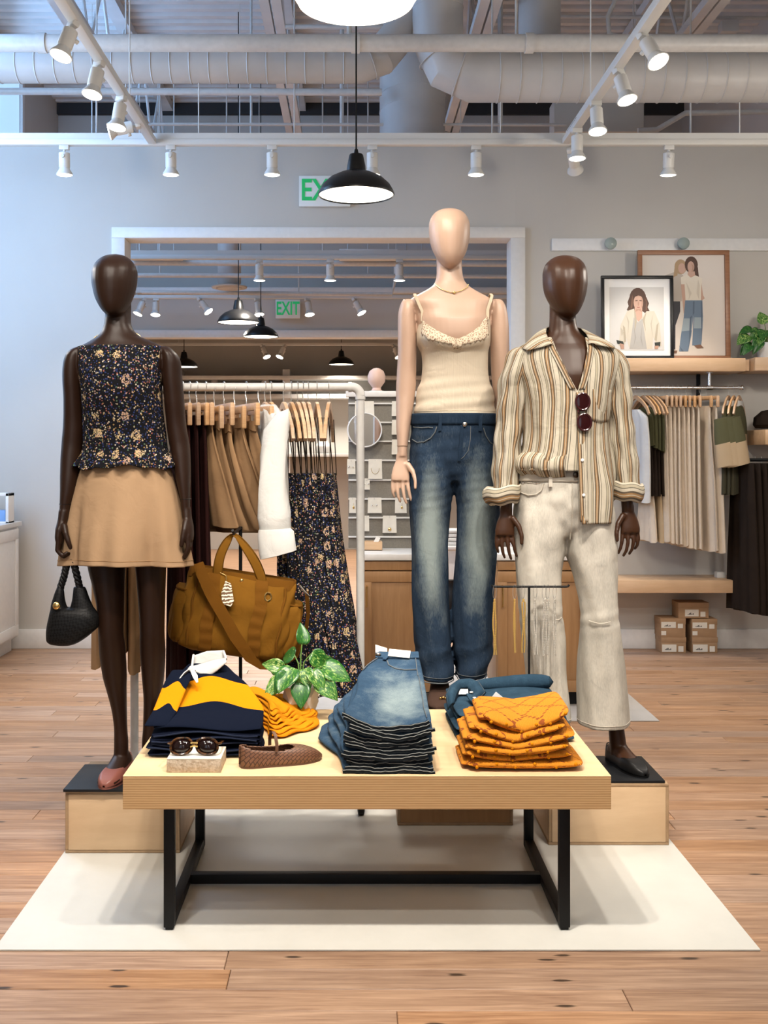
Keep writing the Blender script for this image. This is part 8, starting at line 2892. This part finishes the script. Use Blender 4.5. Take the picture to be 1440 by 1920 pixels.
# colour-block tees: olive shoulders, tan middle, olive hem
cbm = NT('colour_block')
_z = cbm.n('SeparateXYZ', i0=cbm.n('TexCoord').outputs['UV']).outputs[1]
cbm.set(Base_Color=cbm.ramp(cbm.math('DIVIDE', cbm.math('SUBTRACT', _z, zz(940)), zz(755) - zz(940)), [(0.0, (0.045, 0.040, 0.020)), (0.38, (0.42, 0.31, 0.19)), (0.68, (0.075, 0.072, 0.030))], 'CONSTANT'), Roughness=0.9)
cbm.bump(cbm.noise(cbm.coord(), 16, 3), 0.3, 0.01)
CBLOCK = cbm.m
for i, px in enumerate((1366, 1376, 1386)):
    nm = ('first', 'second', 'third')[i]
    rz = -0.55
    hang('shoulder', wx(px), RRY, RRZ, rz, 'wooden hanger of the colour-block tees, %s from the linen' % nm, RG2, 0.85)
    t = thing('colour_block_tee', 'olive and tan colour-block tee on the wall rail, %s from the linen' % nm, 'tee', (wx(px), RRY, zz(930)), 'colour-block tees on the wall rail')
    m = hung([(zz(757), 0.05, 0.012, 0), (zz(772), 0.13, 0.02, 0), (zz(800), 0.19, 0.026, 0), (zz(880), 0.19, 0.03, 0), (zz(925), 0.195, 0.032, 0)], wx(px), RRY, rz, i, 0.006, 3, 48)
    m.build('tee_body', CBLOCK, t, angle=60)
    m = hung([(zz(752), 0.075, 0.018, 0.0), (zz(762), 0.085, 0.02, 0.0)], wx(px), RRY, rz, i, 0.001, 3, 24)
    m.build('neckband', WHITEC, t, angle=60)
    ex, ey = wx(px) - math.sin(rz) * -0.20, RRY + math.cos(rz) * -0.20
    rings = []
    for (q, r, py_) in ((0.0, 0.050, 785), (0.35, 0.062, 815), (0.75, 0.070, 850), (1.0, 0.072, 872)):
        rings.append([(ex + 0.03 * q + r * math.cos(a), ey - 0.03 * q + r * 0.6 * math.sin(a), zz(py_) + r * 0.25 * math.cos(a)) for a in np.linspace(0, 2 * PI, 24, endpoint=False)])
    v_ = [zz(785), zz(815), zz(850), zz(872)]
    MB().loft(rings, True, ([[0.1] * 25] * 4, [zz(770), zz(785), zz(850), zz(862)])).build('sleeve', CBLOCK, t, angle=60)
# dark garments at the picture edge, hung lower on a second rail
t = thing('low_rail', 'dark clothes rail end at the picture edge', 'clothes rail', (wx(1450), 7.0, zz(860)))
MB().tube([(wx(1375), 7.0, zz(862)), (wx(1560), 7.0, zz(862))], 0.011, 12).build('rail', BLACKM, t)
MB().tube([(wx(1500), 7.0, zz(862)), (wx(1500), 7.36, zz(862))], 0.011, 12).build('wall_arm', BLACKM, t)
for i, px in enumerate((1392, 1404, 1416, 1428)):
    nm = ORD[i].replace('bottom', 'first')
    m = hung([(zz(868), 0.12, 0.016, 0), (zz(960), 0.14, 0.022, 0), (zz(1060), 0.16, 0.028, 0), (zz(1138 + 2 * i), 0.17, 0.030, 0)], (px - VX) * 7.0 / F, 7.0, 0.25, i * 1.2, 0.006, 4, 48)
    t = thing('dark_trousers', 'dark brown trousers at the picture edge, %s along' % nm, 'trousers', ((px - VX) * 7.0 / F, 7.0, zz(1140)), 'dark trousers at the picture edge')
    m.build('trouser_body', DARKC, t, angle=60)
    MB().tube([((px - VX) * 7.0 / F, 7.0, zz(856)), ((px - VX) * 7.0 / F, 7.0, zz(872))], 0.003, 6).build('clip', STEELW, t)
m = MB()
m.lathe([(0.10, 0.0), (0.115, 0.02), (0.11, 0.07), (0.06, 0.115), (0.004, 0.125)], (wx(1452), 7.2, zz(802)), 24)
m.single('dark_hat', DARKC, 'dark felt hat on the wall peg at the picture edge', 'hat')
MB().bbox(wx(1420), wx(1560), 7.0, YB, zz(834), zz(806), 0.003).single('wall_shelf', SHELFW, 'short maple shelf at the picture edge holding the hat', 'shelf')

# ------------------------------------------------------------------ canvas weekender on a hook stand
BD = 3.96
SYP = 4.14
sxp = P(451, 0, SYP).x
t = thing('bag_stand', 'black hook stand holding the ochre canvas bag', 'display stand', (sxp, SYP, GZ))
MB().lathe([(0.085, 0.0), (0.085, 0.008), (0.02, 0.012)], (sxp, SYP, GZ), 32).build('base', BLACKM, t)
zt = P(0, 1000, 4.06).z
MB().tube([(sxp, SYP, GZ + 0.01), (sxp, SYP, zt + 0.02)], 0.007, 10).build('pole', BLACKM, t)
MB().tube([(sxp, SYP, zt + 0.015), (sxp - 0.002, 4.0, zt + 0.012), (sxp - 0.004, 3.94, zt + 0.006), (sxp - 0.005, 3.91, zt + 0.022)], 0.005, 8).build('hook', BLACKM, t)
# the bag is modelled upright round its own centre, then tipped a little
bc = P(432, 1222, BD)
tb = thing('canvas_bag', 'ochre canvas weekender bag with long webbing strap', 'bag', (bc.x, BD, bc.z))
Mtip = Matrix.Translation((bc.x, BD, bc.z)) @ Matrix.Rotation(math.radians(9.5), 4, 'Y') @ Matrix.Rotation(math.radians(6), 4, 'Z')


def bagpart(m, name, mat, parent, **kw):
    m.xf(Mtip)
    return m.build(name, mat, parent, **kw)


def rrect(hw, hd, z, n=72, e=5.0, wob=0.0, seed=0.0):
    r = []
    for k in range(n):
        a = 2 * PI * k / n
        c, s = math.cos(a), math.sin(a)
        q = 2 / e
        o = wob * (math.sin(4 * a + seed + z * 30) + 0.6 * math.sin(9 * a - z * 55 + seed))
        r.append(((hw + o) * math.copysign(abs(c) ** q, c), (hd + o) * math.copysign(abs(s) ** q, s), z))
    return r


rows = [(0.0, 0.165, 0.070), (0.006, 0.190, 0.085), (0.03, 0.203, 0.096), (0.10, 0.206, 0.102), (0.18, 0.203, 0.094), (0.25, 0.199, 0.070), (0.285, 0.197, 0.052), (0.292, 0.194, 0.046)]
rr = smoothrows(rows, 0.012)
m = MB().loft([rrect(b, c, a, wob=0.0035 * min(1, a / 0.03), seed=0.7) for a, b, c in rr], True)
bagpart(m, 'bag_body', DUCK, tb, angle=180)
# top band and opening
m = MB().loft([rrect(0.200, 0.060, 0.262), rrect(0.1995, 0.054, 0.285), rrect(0.198, 0.049, 0.298), rrect(0.193, 0.044, 0.298), rrect(0.192, 0.044, 0.28)], False)
bagpart(m, 'top_band', DUCKD, tb, angle=50)


def front(x, z, out=0.003):
    hw, hd = [float(np.interp(z, [r[0] for r in rr], [r[k] for r in rr])) for k in (1, 2)]
    s = min(0.98, abs(x) / hw)
    return Vector((x, -hd * (1 - s ** 5) ** 0.2 - out, z))


for x in (-0.100, 0.075):
    for q, w in ((0, 0.045),):
        m = MB().strip([front(x + 0.004 * math.sin(z * 40), z, 0.004 + 0.0015 * math.sin(z * 150)) for z in np.linspace(0.008, 0.285, 40)], w, 0.004, up=(1, 0, 0))
        bagpart(m, 'webbing', DUCKD, tb)
# gusset seams
for x in (-0.165, 0.160):
    m = MB().tube([front(x + 0.003 * math.sin(z * 60), z, 0.001) for z in np.linspace(0.02, 0.27, 24)], 0.0045, 8)
    bagpart(m, 'gusset_piping', DUCKD, tb)
# end pockets
for s in (-1, 1):
    rw = [(0.022, 0.010, 0.055), (0.03, 0.024, 0.070), (0.10, 0.040, 0.080), (0.17, 0.040, 0.076), (0.205, 0.034, 0.066), (0.215, 0.030, 0.060)]
    r2 = smoothrows(rw, 0.01)
    m = MB().loft([[(p[0] + s * 0.202, p[1], p[2] + 0.006 * math.sin(p[1] * 40)) for p in rrect(b, c, a, 48, 3.2, 0.003, s)] for a, b, c in r2], True)
    pk = bagpart(m, 'end_pocket', DUCK, tb, angle=180)
    m = MB().tube([(p[0] + s * 0.202, p[1], p[2]) for p in rrect(0.0315, 0.0615, 0.213, 40, 3.2)], 0.0035, 6, closed=True)
    bagpart(m, 'pocket_rim', DUCKD, pk)
# handles: front and back, gathered at the hook
inv = Mtip.inverted()
ap = inv @ Vector((sxp - 0.004, 3.935, zt + 0.012))
for s, y in ((1, -0.052), (1, 0.050)):
    L, R = Vector((-0.092, y, 0.27)), Vector((0.078, y, 0.27))
    top = ap + Vector((0, 0.008 if y > 0 else -0.006, 0.006 if y > 0 else 0.0))
    pts = []
    for a, b, sg in ((L, top, 1), (top, R, -1)):
        for i in range(7):
            f_ = i / 6
            if sg == -1 and i == 0:
                continue
            p = a.lerp(b, f_)
            bow = math.sin(PI * f_) * 0.018
            p.x += -bow if sg == 1 else bow
            p.y += (-0.010 if y < 0 else 0.010) * math.sin(PI * f_)
            pts.append(p)
    ups = [Vector((1, 0, 0.15)) if i not in (5, 6, 7) else Vector((0.3, 1, 0.0)) for i in range(len(pts))]
    m = MB().strip(pts, [0.040] * 3 + [0.036, 0.034, 0.030, 0.028, 0.030, 0.034] + [0.038] * (len(pts) - 9), 0.006, up=[Vector((1, 0, 0.4)) if i < 6 else (Vector((0.2, 1, 0)) if i == 6 else Vector((1, 0, -0.4))) for i in range(len(pts))])
    bagpart(m, 'handle', DUCK, tb, sub=1)
# long strap across the front
loc = lambda px, py, d: inv @ P(px, py, d)
m = MB().strip([loc(372, 1056, 3.87), loc(378, 1075, 3.845), loc(395, 1112, 3.835), loc(418, 1152, 3.83), loc(442, 1195, 3.835), loc(468, 1232, 3.86), loc(490, 1246, 3.90), loc(520, 1248, 3.95), loc(552, 1230, 4.0), loc(572, 1195, 4.03), loc(578, 1150, 4.02), loc(575, 1112, 3.99)], [0.036, 0.040, 0.042, 0.042, 0.042, 0.040, 0.036, 0.034, 0.032, 0.030, 0.028, 0.026], 0.004,
               up=[Vector((1, 0, 0.45))] * 5 + [Vector((0.6, 0.2, 0.8)), Vector((0.1, 0.3, 1)), Vector((0, 0.4, 1)), Vector((0.2, 0.6, 0.6)), Vector((0.4, 0.8, 0)), Vector((0.4, 0.8, 0)), Vector((0.4, 0.8, 0))])
bagpart(m, 'shoulder_strap', DUCKD, tb)
m = MB().tube([front(0.100 + 0.012 * math.cos(a), 0.235 + 0.014 * math.sin(a), 0.008) for a in np.linspace(0, 2 * PI, 16, endpoint=False)], 0.0028, 6, closed=True)
bagpart(m, 'd_ring', GOLD, tb)
m = MB().tube([loc(562, 1098, 3.93), loc(570, 1108, 3.92), loc(580, 1118, 3.92)], 0.004, 6)
bagpart(m, 'clasp', SILVER, tb)
m = MB().ball(front(-0.004, 0.275, 0.004), 0.007, 10, (1, 0.5, 1))
bagpart(m, 'snap', GOLD, tb)
# paisley charm: brown square with pale print
chm = NT('paisley_print')
_c = chm.coord(scale=(1, 1, 1))
_w = chm.n('TexWave', dict(wave_type='RINGS'), Vector=_c, Scale=38.0, Distortion=6.0, Detail=2.0, Detail_Scale=1.5).outputs[1]
chm.set(Base_Color=chm.ramp(_w, [(0.42, (0.10, 0.045, 0.012)), (0.5, (0.70, 0.62, 0.48))], 'CONSTANT'), Roughness=0.7)
m = MB()
cq = [front(-0.062, 0.268, 0.012), front(-0.040, 0.262, 0.016), front(-0.020, 0.205, 0.020), front(-0.028, 0.185, 0.020), front(-0.060, 0.190, 0.020), front(-0.070, 0.225, 0.018)]
v = [tuple(p) for p in cq] + [(p.x, p.y - 0.010, p.z) for p in cq]
m.add(v, [tuple(range(6)), tuple(6 + k for k in reversed(range(6)))] + [(k, (k + 1) % 6, 6 + (k + 1) % 6, 6 + k) for k in range(6)])
ch = bagpart(m, 'charm', chm.m, tb, smooth=False, bev=0.002)
m = MB().tube([front(-0.060, 0.268, 0.014), front(-0.062, 0.285, 0.012), front(-0.085, 0.292, 0.010)], 0.0022, 6)
bagpart(m, 'charm_cord', GOLD, ch)

# ------------------------------------------------------------------ woven black handbag in the mannequin's hand
HD = 3.665
th_ = thing('woven_handbag', 'small black woven handbag hanging from the mannequin hand', 'handbag', P(130, 1210, HD))
m = MB()
slab(m, [(1210, 112, 132, 0.0, 0.018), (1207, 95, 142, 0.0, 0.036), (1200, 88, 155, 0.0, 0.046), (1187, 87.5, 172, 0.0, 0.052), (1172, 89, 185.5, 0.0, 0.054), (1158, 92, 186, 0.0, 0.052), (1146, 94.5, 180, 0.0, 0.046), (1140, 97, 176, 0.0, 0.034)], HD, 3, 40, 2.6)
slab(m, [(1150, 94, 132, 0.0, 0.036), (1134, 96, 124, 0.0, 0.030), (1120, 100, 121, 0.0, 0.024), (1108, 104, 120, 0.0, 0.018), (1100, 108, 117, 0.0, 0.012)], HD, 3, 24)
slab(m, [(1150, 128, 181, 0.0, 0.038), (1134, 133, 173, 0.0, 0.032), (1120, 136, 167, 0.0, 0.026), (1108, 137, 163, 0.0, 0.019), (1100, 138, 160, 0.0, 0.014)], HD, 3, 24)
fused(m, 'bag_body', WOVENK, th_, 0.0035, 4)
hpts = [P(110, 1118, HD), P(114, 1100, HD), P(120, 1082, HD), P(124, 1064, HD), P(127, 1052, HD), P(131, 1046, HD), P(136, 1050, HD), P(141, 1066, HD), P(147, 1090, HD), P(150, 1106, HD)]
hb = MB()
for ph in (0, 2.1, 4.2):
    q = []
    n = 90
    for i in range(n):
        x = i / (n - 1) * (len(hpts) - 1)
        j = min(int(x), len(hpts) - 2)
        p = hpts[j].lerp(hpts[j + 1], x - j)
        tdir = (hpts[j + 1] - hpts[j]).normalized()
        sd = tdir.cross(Vector((0, 1, 0)))
        q.append(p + sd * 0.0065 * math.cos(i * 0.55 + ph) + Vector((0, 0.0065 * math.sin(i * 0.55 + ph), 0)))
    hb.tube(q, 0.0068, 7)
hb.build('braided_handle', WOVENK, th_)
c = P(106, 1136, HD - 0.045)
MB().ball(c, 0.0135, 14, (1, 0.6, 1)).build('gold_stud', GOLD, th_)
